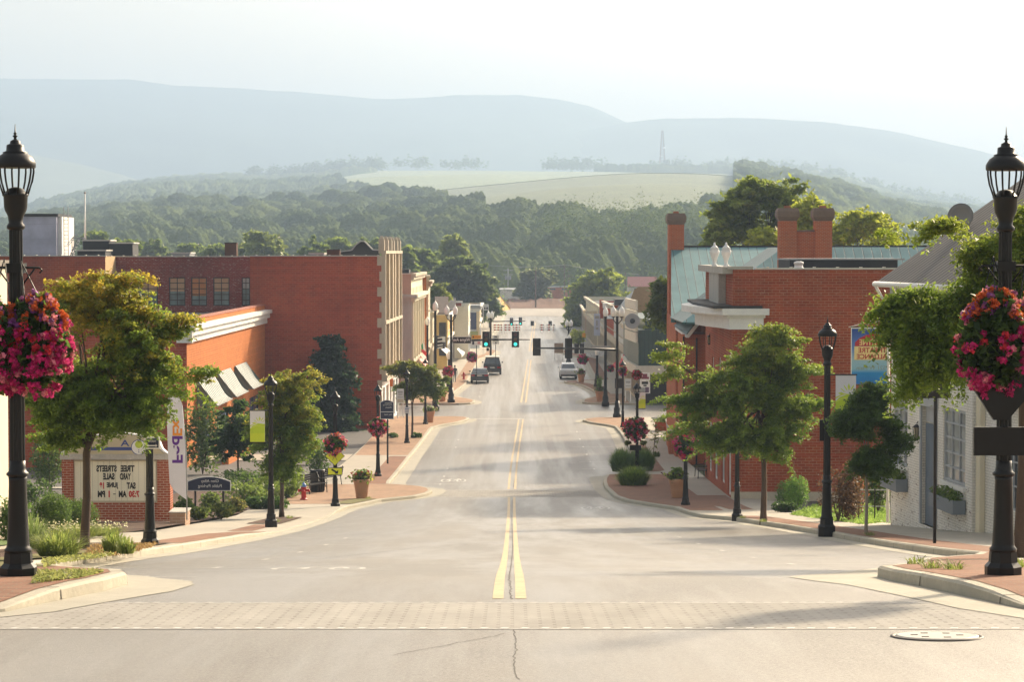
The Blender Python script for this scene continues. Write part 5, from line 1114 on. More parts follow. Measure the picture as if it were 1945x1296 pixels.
# ------------------------------------------------------------------ street lamps
IRON = pm('black_iron', (.009, .008, .007), .42, .15, 6, spec=.35)
def hk(x): return x
def make_lamp(name, label):
    t = T(name, label, 'street lamp', (0, 0, 0), 'black street lamps along the kerbs')
    MB().lathe([(.21, -.3), (.21, .10), (.165, .15), (.155, .27)], 8, smooth=False).build('base', IRON, t)
    MB().lathe([(.15, .27), (.155, .30), (.13, .33), (.125, .36), (.112, .6), (.098, 1.08), (.105, 1.12)], 14).build('pedestal', IRON, t)
    MB().lathe([(.1, 1.12), (.125, 1.135), (.125, 1.16), (.1, 1.18), (.09, 1.22), (.088, 1.3)], 16).build('lower_collar', IRON, t)
    mb = MB(); v = []; f = []; n = 24                                   # fluted pole
    for z, r in ((1.3, .086), (3.9, .074)):
        for k in range(n): a = 2*math.pi*k/n; q = r*(1 if k % 2 else .88); v.append((q*math.cos(a), q*math.sin(a), z))
    for k in range(n): f.append([k, (k+1) % n, n+(k+1) % n, n+k])
    mb.add(v, f).build('pole', IRON, t)
    MB().lathe([(.075, 3.88), (.1, 3.9), (.1, 3.93), (.078, 3.96), (.085, 4.03), (.12, 4.1), (.128, 4.14), (.133, 4.25), (.15, 4.27), (.12, 4.29), (.085, 4.34), (.02, 4.36)], 16).build('cup', IRON, t)
    cg = T('cage', None, None, (0, 0, 0)); cg.parent = t
    for k in range(8):
        a = 2*math.pi*(k+.5)/8; pts = [(r*math.cos(a), r*math.sin(a), z) for r, z in ((.13, 4.26), (.155, 4.33), (.185, 4.42), (.203, 4.52), (.205, 4.6))]
        MB().tube(pts, .0115, 5).build('rib', IRON, cg)
    MB().lathe([(.215, 4.57), (.225, 4.58), (.225, 4.63), (.21, 4.66), (.185, 4.70), (.14, 4.73), (.135, 4.735), (.14, 4.745), (.10, 4.76), (.096, 4.82), (.09, 4.83), (.06, 4.84), (.055, 4.87), (.03, 4.885), (.02, 4.89)], 24).build('hood', IRON, t)
    MB().lathe([(.02, 4.88), (.014, 4.91), (.03, 4.925), (.012, 4.94), (.02, 4.955), (.008, 4.97), (.003, 5.06)], 10).build('finial', IRON, t)
    mb = MB(); mb.tube([(.08, 0, 2.2), (.13, 0, 2.24), (.13, 0, 2.29)], .02, 6); mb.build('outlet', IRON, t)
    return t
LAMPS = [('nearest lamp post at the left edge, rising above the pink flower baskets', 35, 1095, 0, 1),
 ('nearest lamp post at the right edge, carrying flower baskets and sign backs', 1905, 1093, 0, 1),
 ('lamp post behind the multi-stem tree, with a small blue arrow sign near mid height', 285, 1035, 0, 1),
 ('lamp post with the green banner in front of the yellow-green street tree', 515, 995, 0, 1),
 ('lamp post carrying the yellow pedestrian crossing signs', 637, 962, 0, 1),
 ('lamp post with a round flower basket beside the navy wayfinding sign', 718, 905, 0, 1),
 ('lamp post in the small bed of green tufts, with a tiny parking sign', 773, 842, 0, 1),
 ('lamp post standing in front of the left corner terracotta pot', 808, 806, 0, 1),
 ('tallest lamp post, with a green banner in front of the brick hall', 1570, 1008, 69.5, 1.225),
 ('lamp post with its head hidden in the round street tree', 1400, 983, 0, 1),
 ('lamp post with a magenta basket by the terracotta pot on the right', 1302, 960, 0, 1),
 ('lamp post with red flowers rising behind the clipped grasses', 1210, 895, 0, 1),
 ('lamp post on the right side at the near corner of the cross street', 1183, 812, 0, 1)]
lamp0 = make_lamp('street_lamp', LAMPS[0][0]); LP = {}
for i, (lab, px, py, Yf, s) in enumerate(LAMPS):
    x, y, z = G(px, py, .15)
    if Yf: x, y, z = PD(px, py, Yf)
    o = lamp0 if i == 0 else copy_tree(lamp0, label=lab)
    o.location = (x, y, z); o.scale = (s, s, s); LP[px] = (x, y, z, s)
# ------------------------------------------------------------------ hanging flower baskets
RED, MAG, ORA, PUR, PNK = (.68, .03, .06), (.66, .02, .20), (.74, .12, .03), (.32, .08, .34), (.80, .22, .32)
def basket(label, loc, r=.34, sc_=1, mix=None, seed=1, n=90, leafn=700, cone=True, det=12, zs=1.0, group='flower baskets hung on the lamp posts', hang=None):
    rg = np.random.default_rng(seed); t = T('flower_basket', label, 'flower basket', loc, group)
    MB().lathe([(.02, -1.25*r), (.12*r, -1.2*r), (.55*r, -.45*r), (.72*r, .0), (.74*r, .06*r), (.6*r, .07*r)], 14).build('liner', DARK, t)
    if hang:
        mb = MB()
        for k in range(3): a = k*2.09+.4; mb.tube([(.72*r*math.cos(a), .72*r*math.sin(a), .04), (hang[0], hang[1], hang[2])], .006, 4)
        mb.build('hanger', IRON, t)
    d = rg.normal(size=(leafn, 3)); d /= np.linalg.norm(d, axis=1)[:, None]; d[:, 2] = d[:, 2]*.95; rr = rg.uniform(.55, .98, leafn)[:, None]
    P = d*r*rr*(1+.12*np.sin(d[:, :1]*9+d[:, 2:]*7))*np.array([1, 1, zs]); tt = rg.uniform(0, 1, (leafn, 1))
    leaves('foliage', P, .07*r/.34*sc_, np.array((.015, .04, .008))*(1-tt)+np.array((.07, .12, .02))*tt, LEAF, t, rng=rg)
    d = rg.normal(size=(n*3, 3)); d /= np.linalg.norm(d, axis=1)[:, None]; d = d[(d[:, 2] > -.93)]
    keep = np.array([noise.noise(Vector(tuple(q*2.2))+Vector((seed*3.1, 0, 0))) > -.02 for q in d]); d = d[keep][:n]
    C0 = d*r*rg.uniform(.88, 1.1, (len(d), 1))*np.array([1, 1, zs]); C0[:, 2] -= .08*r
    cols = []
    for q in d:
        h = q[2]
        if mix: cols.append(mix[rg.integers(len(mix))])
        else: cols.append((ORA if rg.uniform() < .55 else PNK if rg.uniform() < .5 else PUR) if h > .45 else (RED if rg.uniform() < .3 else PNK if rg.uniform() < .25 else MAG) if h > -.1 else (MAG if rg.uniform() < .8 else PNK))
    cols = np.array(cols); k = det; ci = np.repeat(np.arange(len(d)), k)
    off = rg.normal(size=(len(ci), 3)); off /= np.linalg.norm(off, axis=1)[:, None]
    P = C0[ci]+off*.042*r/.34*sc_*rg.uniform(.4, 1.1, (len(ci), 1)); c = cols[ci]*rg.uniform(.6, 1.25, (len(ci), 1))
    leaves('blossoms', P, .042*r/.34*sc_, c, PETAL, t, rng=rg, asp=1.1, up=0)
    return t
def bracket(lampkey, z, half, label):
    x, y, zz, s = LP[lampkey]; t = T('basket_bracket', label, 'bracket', (x, y, zz+z), 'basket brackets on the lamp posts')
    mb = MB().tube([(-half, 0, 0), (half, 0, 0)], .016, 6)
    for sg in (-1, 1): mb.tube([(sg*half, 0, 0), (sg*(half+.03), 0, -.03), (sg*half, 0, -.06)], .012, 5); mb.tube([(sg*.08, 0, -.18), (sg*half*.8, 0, -.01)], .01, 5)
    mb.box(-.1, .1, -.1, .1, -.06, .05); mb.build('arm', IRON, t)
x, y, z, s = LP[35]
def rp(px, py, Y): return PD(px, py, Y)
bracket(35, 3.46, .26, 'basket arm near the top of the left edge lamp post'); bracket(1905, 3.5, .26, 'basket arm near the top of the right edge lamp post')
basket('large flower basket on the inner side of the left edge lamp, orange to magenta', rp(70, 655, 26.9), .37, .9, None, 3, 430, 2600, det=16, hang=(-.17, .0, .93), zs=1.5)
basket('large flower basket cut by the left picture edge, magenta and red', rp(-16, 660, 26.8), .37, .9, None, 4, 430, 2600, det=16, zs=1.45, hang=(.15, 0, .98))
basket('large flower basket on the inner side of the right edge lamp, red over magenta', rp(1889, 648, 27.1), .40, .85, None, 5, 480, 3000, det=16, zs=1.45, hang=(-.0, .1, .95))
basket('large flower basket cut by the right picture edge', rp(1972, 655, 27.4), .40, .85, None, 6, 430, 2600, det=16, zs=1.45, hang=(-.15, 0, .98))
x, y, z = rp(1889, 800, 27.2); t = T('basket_funnel', 'black metal funnel under the right edge baskets', 'planter frame', (x, y, z))
MB().prism([(-.33, -.16, .47), (-.04, -.16, .02), (.12, -.16, .02), (.5, -.16, .47), (.4, -.16, .62), (-.24, -.16, .62)], (0, .08, 0)).build('plate', IRON, t)
for px, py, Y, r, mx, sd, lab in ((637, 843, 102.4, .44, (RED, PNK, MAG, ORA), 7, 'flower basket above the yellow crossing sign'), (718, 811, 129.2, .5, (RED, PNK, RED, MAG), 8, 'red and pink flower basket beside the navy sign'),
        (1302, 846, 103.4, .46, (MAG, MAG, RED, PNK), 9, 'magenta flower basket on the lamp by the right pot'), (1208, 815, 133.9, .64, (RED, PNK, RED, MAG), 10, 'broad red flower basket above the clipped grasses'),
        (851, 706, 208.5, .42, (RED, PNK, MAG), 12, 'red flower basket on the left traffic pole'), (896, 678, 262, .48, (PUR, RED, MAG), 13, 'small purple-red flower basket farther along the left kerb'),
        (1107, 682, 262, .48, (MAG, RED), 14, 'crimson flower basket beyond the white car on the right'), (1184, 705, 178, .3, (RED, PUR), 15, 'small basket on the near right corner lamp'), (1210, 712, 150, .27, (RED, PNK), 16, 'small red flower bowl left of the tall event banner'), (1160, 700, 232, .3, (PUR, RED), 17, 'dark basket beside the far right traffic pole')):
    basket(lab, PD(px, py, Y), r, 1.7 if Y < 140 else 2.6, mx, sd, 70, 350, det=7)
# ------------------------------------------------------------------ signs and banners on posts
def plate(mb, px0, px1, py0, py1, Y, th=.03): return pbox(mb, px0, px1, py0, py1, Y, th)
def green_banner(label, px0, px1, py0, py1, Y, lampx):
    t = on('street_banner', label, 'banner', (px0+px1)/2, py1, Y, 'green hill banners'); plate(MB(), px0, px1, py0, py1, Y, .012).build('cloth', pm('banner_white', (.72, .72, .74), .8, .05), t, True)
    g = lambda u, v: PD(px0+(px1-px0)*u, py0+(py1-py0)*v, Y-.004)
    GR = pm('banner_green', (.47, .62, .03), .8, .05); GR2 = pm('banner_lime', (.60, .68, .10), .8, .05)
    hill = [g(0, .56), g(.2, .47), g(.5, .42), g(.8, .41), g(1, .42), g(1, 1), g(0, 1)]; MB().prism(hill, (0, .003, 0)).build('hill_print', GR, t, True)
    MB().prism([PD(px0, py0+(py1-py0)*.72, Y-.008), PD(px1, py0+(py1-py0)*.72, Y-.008), PD(px1, py1, Y-.008), PD(px0, py1, Y-.008)], (0, .003, 0)).build('base_print', pm('banner_base', (.55, .66, .03), .8, .03), t, True)
    mb = MB()
    for k in range(6):
        a = R(8+k*27); c = (.66, .42); d = (math.cos(a)*.5, -math.sin(a)*.24); r0 = (c[0]-d[0]*.35, c[1]+d[1]*.35); r1 = (c[0]-d[0]*1.1, c[1]+d[1]*1.05)
        n_ = (-d[1]*.5, d[0]*.12); m_ = ((r0[0]+r1[0])/2, (r0[1]+r1[1])/2)
        P = [g(max(0, min(1, q[0])), max(0, q[1])) for q in (r0, (m_[0]+n_[0]*.6, m_[1]+n_[1]*.6), r1, (m_[0]-n_[0]*.6, m_[1]-n_[1]*.6))]; mb.prism(P, (0, .003, 0))
    mb.build('sunray_print', GR2, t, True)
    mb = MB()
    for v in (.42, .50): P = [g(0, v+.05), g(.4, v-.03), g(1, v-.0), g(1, v+.015), g(.4, v-.01), g(0, v+.085)]; mb.prism([(a, b_-.001, c) for a, b_, c in P], (0, .003, 0))
    mb.build('field_print', GR2, t, True)
    a, c = PD(lampx, py0-1, Y), PD(px0-2 if lampx > px1 else px1+2, py0-1, Y); mb = MB().bar(a, c, .035); a, c = PD(lampx, py1+1, Y), PD(px0 if lampx > px1 else px1, py1+1, Y)
    mb.bar(a, c, .03); mb.build('arm', IRON, t, True); return t
green_banner('green and white hill banner on the left side lamp', 475, 503, 781, 840, 79.7, 512)
green_banner('green and white hill banner on the tall right lamp', 1587, 1626, 713, 802, 69.4, 1572)
green_banner('small green banner on the far right pavement below the grey poster', 1213, 1226, 746, 776, 176, 1206)
x, y, z, s = LP[637]
t = T('crossing_sign', 'yellow diamond crossing sign with walking figure under the flower basket', 'road sign', (x, y-.2, z+2.15)); FY = pm('fluorescent_yellow', (.78, .80, .02), .5, 0); BK = pm('sign_black', (.012, .012, .012), .6, 0)
h = .42; MB().prism([(-h, 0, 0), (0, 0, -h), (h, 0, 0), (0, 0, h)], (0, .02, 0)).build('board', BK, t); h = .395; MB().prism([(-h, -.004, 0), (0, -.004, -h), (h, -.004, 0), (0, -.004, h)], (0, .003, 0)).build('face', FY, t)
mb = MB()
for p, q in (((0, .2), (0, .02)), ((0, .03), (-.1, -.18)), ((0, .03), (.09, -.18)), ((0, .17), (-.12, .06)), ((0, .17), (.11, .08))): mb.bar((p[0], -.008, p[1]), (q[0], -.008, q[1]), .01, .05)
mb.lathe([(.045, 0), (.045, .01)], 10, (0, 0, .25)); mb.build('figure', BK, t)
t = T('arrow_sign', 'yellow arrow plate below the crossing sign', 'road sign', (x, y-.2, z+1.5)); MB().box(-.31, .31, -.0, .02, -.155, .155).build('board', BK, t); MB().box(-.29, .29, -.004, -.001, -.135, .135).build('face', FY, t)
MB().bar((-.14, -.012, .08), (.06, -.012, -.03), .008, .07).prism([(.13, -.01, -.1), (.14, -.01, .06), (-.02, -.01, -.1)], (0, -.004, 0)).build('arrow', BK, t)
NAVY = pm('sign_navy', (.012, .02, .055), .5, .05)
def navy_sign(name, label, px0, px1, py0, py1, pyb, Y, lines, split=None, arch=0):
    t = on(name, label, 'sign', (px0+px1)/2, pyb, Y); a = PD(px0, py1, Y); c = PD(px1, py0, Y); w, h = c[0]-a[0], c[2]-a[2]
    def outl(e, yy):
        P = [(a[0]-e, yy, a[2]-e), (c[0]+e, yy, a[2]-e)]
        for k in range(9): u = 1-k/8; P.append((a[0]-e+(w+2*e)*u, yy, c[2]+e-arch*h*(2*u-1)**2))
        return P
    MB().prism(outl(.03, Y), (0, .04, 0)).build('board', WHITE, t, True); MB().prism(outl(0, Y-.006), (0, .004, 0)).build('face', NAVY, t, True)
    if split: MB().box(a[0], c[0], Y-.009, Y-.007, a[2]+h*split, a[2]+h*split+.03).build('divider', WHITE, t, True)
    for s_, u, v, ww, hh in lines:
        lo = t.location; lettering(s_, a[0]+w*u-lo[0], a[2]+h*v-lo[2], w*ww, h*hh, -.012, WHITE, t)
    return t, a, c
t, a, c = navy_sign('parking_sign', 'dark blue arched sign on short posts in front of the shrubs', 357, 437, 907, 932, 966, 102, [('Glen Alley', .52, .68, .42, .27), ('Public Parking', .52, .30, .56, .30)], arch=.35)
mb = MB(); [mb.box(x_-.04, x_+.04, 102.05, 102.13, t.location[2]-.2, a[2]) for x_ in (a[0]+.3, c[0]-.3)]; mb.build('post', DARK, t, True)
t, a, c = navy_sign('wayfinding_sign', 'dark blue two-part direction sign with white lettering on a thin post', 723, 747, 761, 796, 878, 128, [('Downtown', .6, .86, .55, .09), ('Visitor Parking', .55, .74, .7, .08), ('Historic', .62, .62, .5, .08), ('City Hall', .6, .22, .6, .09)], split=.36, arch=.12)
MB().box(PD(736, 800, 128)[0]-.045, PD(736, 800, 128)[0]+.045, 128.05, 128.14, t.location[2]-.1, a[2]+.2).build('post', DARK, t, True)
x, y, z, s = LP[285]
t, a, c = navy_sign('public_sign', 'small blue sign with white double arrow on the lamp behind the tree', 277, 301, 833, 851, 851, 54.5, [('PARKING', .5, .68, .6, .2)]); lo = t.location
mb = MB(); w = (c[0]-a[0]); cx = (a[0]+c[0])/2-lo[0]; zz = a[2]-lo[2]+.22*(c[2]-a[2]); mb.bar((cx-w*.3, -.012, zz), (cx+w*.3, -.012, zz), .004, .025)
for sg in (-1, 1): mb.prism([(cx+sg*w*.42, -.01, zz), (cx+sg*w*.28, -.01, zz+.035), (cx+sg*w*.28, -.01, zz-.035)], (0, -.003, 0))
mb.build('arrow', WHITE, t)
x, y, z, s = LP[773]; t = T('parking_plate', 'tiny blue and white striped plate on the lamp in the green tufts', 'sign', (x, y-.15, z+2.2)); MB().box(-.13, .13, 0, .02, -.22, .22).build('board', pm('plate_blue', (.10, .16, .30), .5, 0), t)
mb = MB(); [mb.box(-.12, .12, -.004, -.001, zz, zz+.05) for zz in (-.19, -.1, .0, .12)]; mb.build('stripe', WHITE, t)
def poster(name, label, px0, px1, py0, py1, pyb, Y, mat, parts=(), post=True, cat='sign', group=None):
    t = on(name, label, cat, (px0+px1)/2, pyb, Y, group); plate(MB(), px0, px1, py0, py1, Y, .05).build('board', mat, t, True)
    for i, (nm, u0, u1, v0, v1, m_) in enumerate(parts):
        d = .008+.003*i
        pbox(MB(), px0+(px1-px0)*u0, px0+(px1-px0)*u1, py0+(py1-py0)*v0, py0+(py1-py0)*v1, Y-d, .002).build(nm, m_, t, True)
    if post:
        a = PD(px0, py1, Y); c = PD(px1, py1, Y); mb = MB()
        for x_ in ((a[0]+.05, c[0]-.05) if post == 2 else ((a[0]+c[0])/2,)): mb.box(x_-.035, x_+.035, Y+.055, Y+.12, t.location[2]-.05, a[2]+.15)
        mb.build('post', WHITE if post == 2 else DARK, t, True)
    return t
PALE = pm('poster_pale', (.62, .64, .64), .6, .05); GRYP = pm('poster_grey', (.35, .37, .37), .6, .05)
poster('sandwich_board', 'white framed board with grey sketch left of the small street tree', 754, 767, 739, 766, 793, 158, PALE, (('print', .15, .85, .15, .3, GRYP), ('print', .2, .8, .36, .45, GRYP), ('print', .12, .88, .55, .62, GRYP), ('print', .05, .95, .72, .95, pm('poster_tan', (.55, .48, .36), .7, .05))), 2)
poster('sandwich_board', 'white framed board beside the right corner lamps', 1187, 1199, 720, 743, 762, 196, PALE, (('print', .15, .85, .2, .34, GRYP), ('print', .1, .9, .55, .62, GRYP), ('print', .05, .95, .76, .97, MATS['poster_tan'])), 2)
t = poster('event_banner', 'tall white event banner with red figure on the right pavement', 1215, 1235, 708, 749, 771, 200, WHITE, (('figure_print', .3, .72, .06, .2, pm('maroon_print', (.22, .05, .08), .7, 0)), ('figure_print', .15, .88, .2, .3, MATS['maroon_print']), ('letter_print', .2, .8, .42, .54, BK), ('letter_print', .36, .66, .57, .64, BK), ('photo_print', .12, .5, .7, .9, GRYP), ('photo_print', .52, .88, .68, .93, pm('plum_print', (.12, .08, .14), .7, 0)), ('base_print', .0, 1, .97, 1.0, NAVY)), 1, 'banner')
poster('speed_sign', 'white rectangular regulatory sign with black dot left of the far road', 935, 948, 637, 654, 700, 262, WHITE, (('print', .3, .75, .1, .25, BK), ('print', .2, .8, .35, .45, BK), ('print', .1, .9, .56, .64, BK), ('dot', .42, .62, .78, .92, BK)), 1)
poster('tall_route_sign', 'white route sign on two poles above the far left pavement', 917, 928, 578, 589, 700, 318, PALE, (('print', .15, .85, .15, .4, GRYP), ('print', .2, .5, .5, .9, BK), ('print', .58, .9, .5, .9, BK)), 2)
poster('orange_sign', 'orange detour plate above the white crossing notice', 896, 914, 637, 644, 647, 214, pm('sign_orange', (.85, .38, .02), .5, 0), (('print', .1, .25, .3, .7, BK), ('print', .35, .9, .4, .6, pm('dark_orange', (.6, .22, .01), .5, 0))), 0)
poster('crossing_notice', 'white notice with pedestrian and triangle symbols under the orange plate', 895, 915, 647.5, 656, 730, 214, WHITE, (('symbol', .1, .28, .15, .85, NAVY), ('symbol', .62, .82, .2, .7, pm('sign_red', (.5, .03, .03), .5, 0)), ('symbol', .67, .77, .3, .5, WHITE)), 1)
poster('hanging_banner', 'pale blue vertical banner with faded script on the right row of shops', 1128, 1140, 596, 638, 640, 298, pm('pale_blue_cloth', (.50, .56, .70), .8, .1), (('print', .2, .85, .1, .22, GRYP), ('print', .35, .6, .3, .55, GRYP), ('print', .3, .7, .62, .72, GRYP)), 0, 'banner')
poster('brown_sign', 'brown rectangular sign back beside the white traffic notice over the far road', 1053, 1070, 652, 671, 690, 300, pm('sign_brown', (.30, .20, .13), .7, .1), (), 2)
poster('construction_sign', 'bright orange square work sign beside the yellow bush', 1106, 1112, 633, 641, 660, 330, MATS['sign_orange'], (), 1)
poster('sign_back', 'wide pair of black sign backs on the right edge lamp post', 1850, 1962, 812, 866, 866, 27.15, IRON, (), 0)
poster('signal_cabinet', 'black metal control box on the tall right lamp post', 1557, 1566, 798, 838, 838, 69.4, IRON, (), 0, 'control box')
poster('green_street_plate', 'small green street plate near the storefront tree', 740, 752, 737, 743, 743, 190, pm('plate_green', (.02, .22, .16), .5, 0), (), 0)
poster('lamp_box', 'black rectangular planter box under the broad red basket', 1196, 1218, 846, 856, 856, 133.8, IRON, (), 0, 'box')
for k, (px, lab) in enumerate(((1192, 'small yellow green plant bowl left of the black box'), (1222, 'small yellow green plant bowl right of the black box'))): shrub('plant_bowl', lab, 'plant', PD(px, 846, 133.7), .22, .28, 200, .07, (.06, .1, .02), (.3, .3, .05), 30+k, 'bowls beside the lamp box')
t = T('thin_signpost', 'thin black signpost standing before the door of the white house', 'post', G(1775, 1033, .15)); zt_ = PD(1775, 755, t.location[1])[2]-t.location[2]
MB().box(-.033, .033, -.033, .033, -.2, zt_).build('post', IRON, t); MB().box(-.6, .33, -.05, -.04, zt_-.02, zt_+.55).build('plate', IRON, t)
# blue theatre banner on a wall bracket
Yb = 96.0
t = on('theatre_banner', 'blue banner with red marquee print hung beside the white house', 'banner', 1655, 730, Yb); g = lambda px, py, d=0: PD(px, py, Yb-d)
m, nt, bs = _new('banner_blue'); ge = nd(nt, 'ShaderNodeTexCoord'); sp = nd(nt, 'ShaderNodeSeparateXYZ'); nt.links.new(ge.outputs['Generated'], sp.inputs[0]); cr = nd(nt, 'ShaderNodeValToRGB'); nt.links.new(sp.outputs[2], cr.inputs[0]); el = cr.color_ramp.elements
el[0].position = 0; el[0].color = (.01, .15, .50, 1); el[1].position = 1; el[1].color = (.01, .05, .30, 1)
for p_, c_ in ((.2, (.01, .22, .55, 1)), (.27, (.25, .45, .60, 1)), (.45, (.30, .46, .58, 1)), (.65, (.10, .2, .55, 1))): e_ = el.new(p_); e_.color = c_
nt.links.new(cr.outputs[0], bs.inputs['Base Color']); bs.inputs['Roughness'].default_value = .7
pbox(MB(), 1617, 1691, 624, 730, Yb, .015).build('cloth', m, t, True); mb = MB(); pbox(mb, 1616, 1618, 622, 732, Yb-.01, .02); pbox(mb, 1618, 1692, 622, 624.5, Yb-.01, .02); mb.build('edging', WHITE, t, True)
MR = pm('marquee_red', (.45, .02, .03), .7, 0); CR_ = pm('marquee_cream', (.80, .62, .28), .7, 0)
MB().prism([g(1624, 658, .01), g(1624, 651, .01), g(1632, 643, .01), g(1644, 637, .01), g(1660, 634, .01), g(1678, 637, .01), g(1686, 645, .01), g(1686, 658, .01)], (0, .004, 0)).build('marquee_print', MR, t, True)
pbox(MB(), 1622.5, 1687, 658.3, 684, Yb-.012, .004).build('panel_print', CR_, t, True)
lo = t.location
for s_, pyc, px0, px1, hh, mt in (('WAYNE', 650.5, 1632, 1678, 11, CR_), ('THEATRE', 665.5, 1630, 1684, 9.5, MR), ('ALLIANCE', 677.5, 1627, 1685, 9.5, MR)):
    a = g(px0, pyc); c = g(px1, pyc); lettering(s_, (a[0]+c[0])/2-lo[0], a[2]-lo[2], c[0]-a[0], hh*Yb/F, -.022, mt, t, bold=.02)
a = g(1627, 699); c = g(1682, 699); lettering('521 W Main', (a[0]+c[0])/2-lo[0], a[2]-lo[2], c[0]-a[0], 7.5*Yb/F, -.012, pm('print_grey', (.25, .27, .25), .7, 0), t)
mb = MB(); mb.bar(g(1612, 622), g(1690, 599), .025); mb.bar(g(1630, 622), g(1690, 604), .02); mb.build('stay', WHITE, t, True)
mb = MB(); mb.bar(g(1616, 621.5), g(1700, 621.5), .04); mb.bar(g(1622, 732), g(1700, 732), .03); mb.build('arm', IRON, t, True)
# ------------------------------------------------------------------ brick monument sign, feather flag
Ym = 84.0; t = on('monument_sign', 'brick monument sign with white letter board and beige gabled top', 'sign', 220, 1000, Ym)
MBR = brick('monument_brick', (.30, .065, .03), (.36, .09, .045), (.55, .42, .32), .24, .085, .012, (.1, .03, .02), .2)
pb = lambda x0, x1, y0, y1, d=0, dy=.5, name='panel', mat=WHITE: pbox(MB(), x0, x1, y0, y1, Ym-d, dy).build(name, mat, t, True)
pb(118, 139, 874, 990, 0, .7, 'pillar', MBR); pb(299, 323, 874, 990, 0, .7, 'pillar', MBR); pb(139.2, 298.8, 955, 990, -.06, .6, 'base_wall', MBR); pb(114, 327, 864, 874, .08, .86, 'cap', LIME)
pb(139.2, 298.8, 874.5, 955, -.1, .3, 'board_frame', pm('frame_beige', (.55, .50, .38), .6, .05)); pb(142, 296, 877, 952, -.08, .1, 'letter_board', pm('board_cream', (.80, .77, .62), .5, .03))
mb = MB()
for k in range(1, 14): x_ = 142+k*11; pbox(mb, x_, x_+.7, 877, 952, Ym+.075, .01)
mb.build('board_joint', pm('joint_grey', (.62, .60, .48), .5, 0), t, True)
P = [PD(x_, y_, Ym) for x_, y_ in ((116, 864), (117, 856), (128, 847), (142, 839), (165, 830), (195, 824), (221, 821), (250, 824), (280, 830), (303, 840), (308, 853), (316, 860), (325, 864))]
MB().prism(P, (0, .35, 0)).build('pediment', WHITE, t, True); cc = Vector(PD(221, 850, Ym)); P2 = [tuple(cc+(Vector(p)-cc)*.94-Vector((0, .01, 0))) for p in P]; MB().prism(P2, (0, .006, 0)).build('pediment_outline', NAVY, t, True)
P3 = [tuple(cc+(Vector(p)-cc)*.925-Vector((0, .018, 0))) for p in P]; MB().prism(P3, (0, .006, 0)).build('pediment_face', pm('pediment_beige', (.52, .45, .30), .7, .05), t, True)
BLU = pm('emblem_blue', (.03, .06, .25), .5, 0); pbox(MB(), 165, 250, 850, 856, Ym-.028, .004).build('band', BLU, t, True); lo = t.location
def lt(s_, x0, x1, yc, hh, mt, d=-.03, **k): a = PD(x0, yc, Ym); c = PD(x1, yc, Ym); return lettering(s_, (a[0]+c[0])/2-lo[0], a[2]-lo[2], c[0]-a[0], hh*Ym/F, d, mt, t, **k)
lt('A', 229, 246, 842, 12, BLU, bold=.02); a = PD(264, 850, Ym)
def disc(r, d, mt, nm, c=(0, 0)): ob = MB().lathe([(r, 0), (r, .006)], 28).build(nm, mt, t); ob.location = (a[0]-lo[0]+c[0], -d, a[2]-lo[2]+c[1]); ob.rotation_euler = (R(90), 0, 0)
disc(.27, .03, BLU, 'emblem_ring'); disc(.245, .038, WHITE, 'emblem_disc'); disc(.13, .046, pm('emblem_lime', (.45, .55, .05), .6, 0), 'emblem_leaf', (0, .1)); disc(.02, .046, BLU, 'emblem_dot', (0, -.1)); disc(.02, .046, BLU, 'emblem_dot', (0, -.17))
LR = pm('letter_red', (.55, .03, .03), .5, 0)
for s_, x0, x1, yc, mt in (('TREE', 228.5, 255, 891, BK), ('STREETS', 182.5, 221, 891, BK), ('YARD', 227, 248, 906, BK), ('SALE', 195, 217, 906, BK), ('SAT', 240, 257, 923.5, BK), ('JUNE', 202, 224, 923.5, BK), ('18', 188.5, 197, 923.5, LR), ('7:30', 244, 264, 939.5, LR), ('AM', 225, 240, 939.5, BK), ('-', 214.5, 219, 939.5, BK), ('1', 205.5, 208, 939.5, LR), ('PM', 185, 199, 939.5, BK)):
    lt(s_, x0, x1, yc, 12.5 if s_ != '-' else 1.6, mt, .065, bold=.045)
t = on('brick_plinth', 'low brick end plinth right of the monument sign', 'plinth', 338, 1000, 82); pbox(MB(), 322, 352, 975, 1003, 82, 1.2).build('block', brick('plinth_brick', (.42, .26, .18), (.48, .32, .23), (.5, .42, .33), .3, .1, .012), t, True); pbox(MB(), 320, 353, 973, 975.5, 81.9, 1.4).build('cap', LIME, t, True)
Yf = 81.5; t = on('feather_flag', 'tall white feather flag with purple and orange lettering beside the monument sign', 'flag', 354, 990, Yf)
P = [PD(x_, y_, Yf) for x_, y_ in ((317, 800), (317, 762), (320, 755), (328, 752), (340, 755), (345, 766), (348, 790), (352, 860), (354, 950), (330, 932), (322, 918), (319, 860))]
MB().prism(P, (0, .012, 0)).build('cloth', pm('flag_white', (.78, .77, .82), .75, .05), t, True); MB().tube([PD(346, 770, Yf+.03), PD(354, 870, Yf+.03), PD(355, 988, Yf+.03)], [.012, .02, .025], 6).build('pole', GREY, t, True)
lo = t.location
def fv(s_, x0, x1, y0, y1, mt): a = PD(x0, y1, Yf); c = PD(x1, y0, Yf); lettering(s_, (a[0]+c[0])/2-lo[0], (a[2]+c[2])/2-lo[2], c[0]-a[0], c[2]-a[2], -.012, mt, t, vert=True, bold=.03)
fv('Fed', 327, 347, 829, 880, pm('flag_purple', (.12, .02, .28), .6, 0)); fv('Ex', 328, 346, 797, 828, pm('flag_orange', (.85, .30, .02), .6, 0))
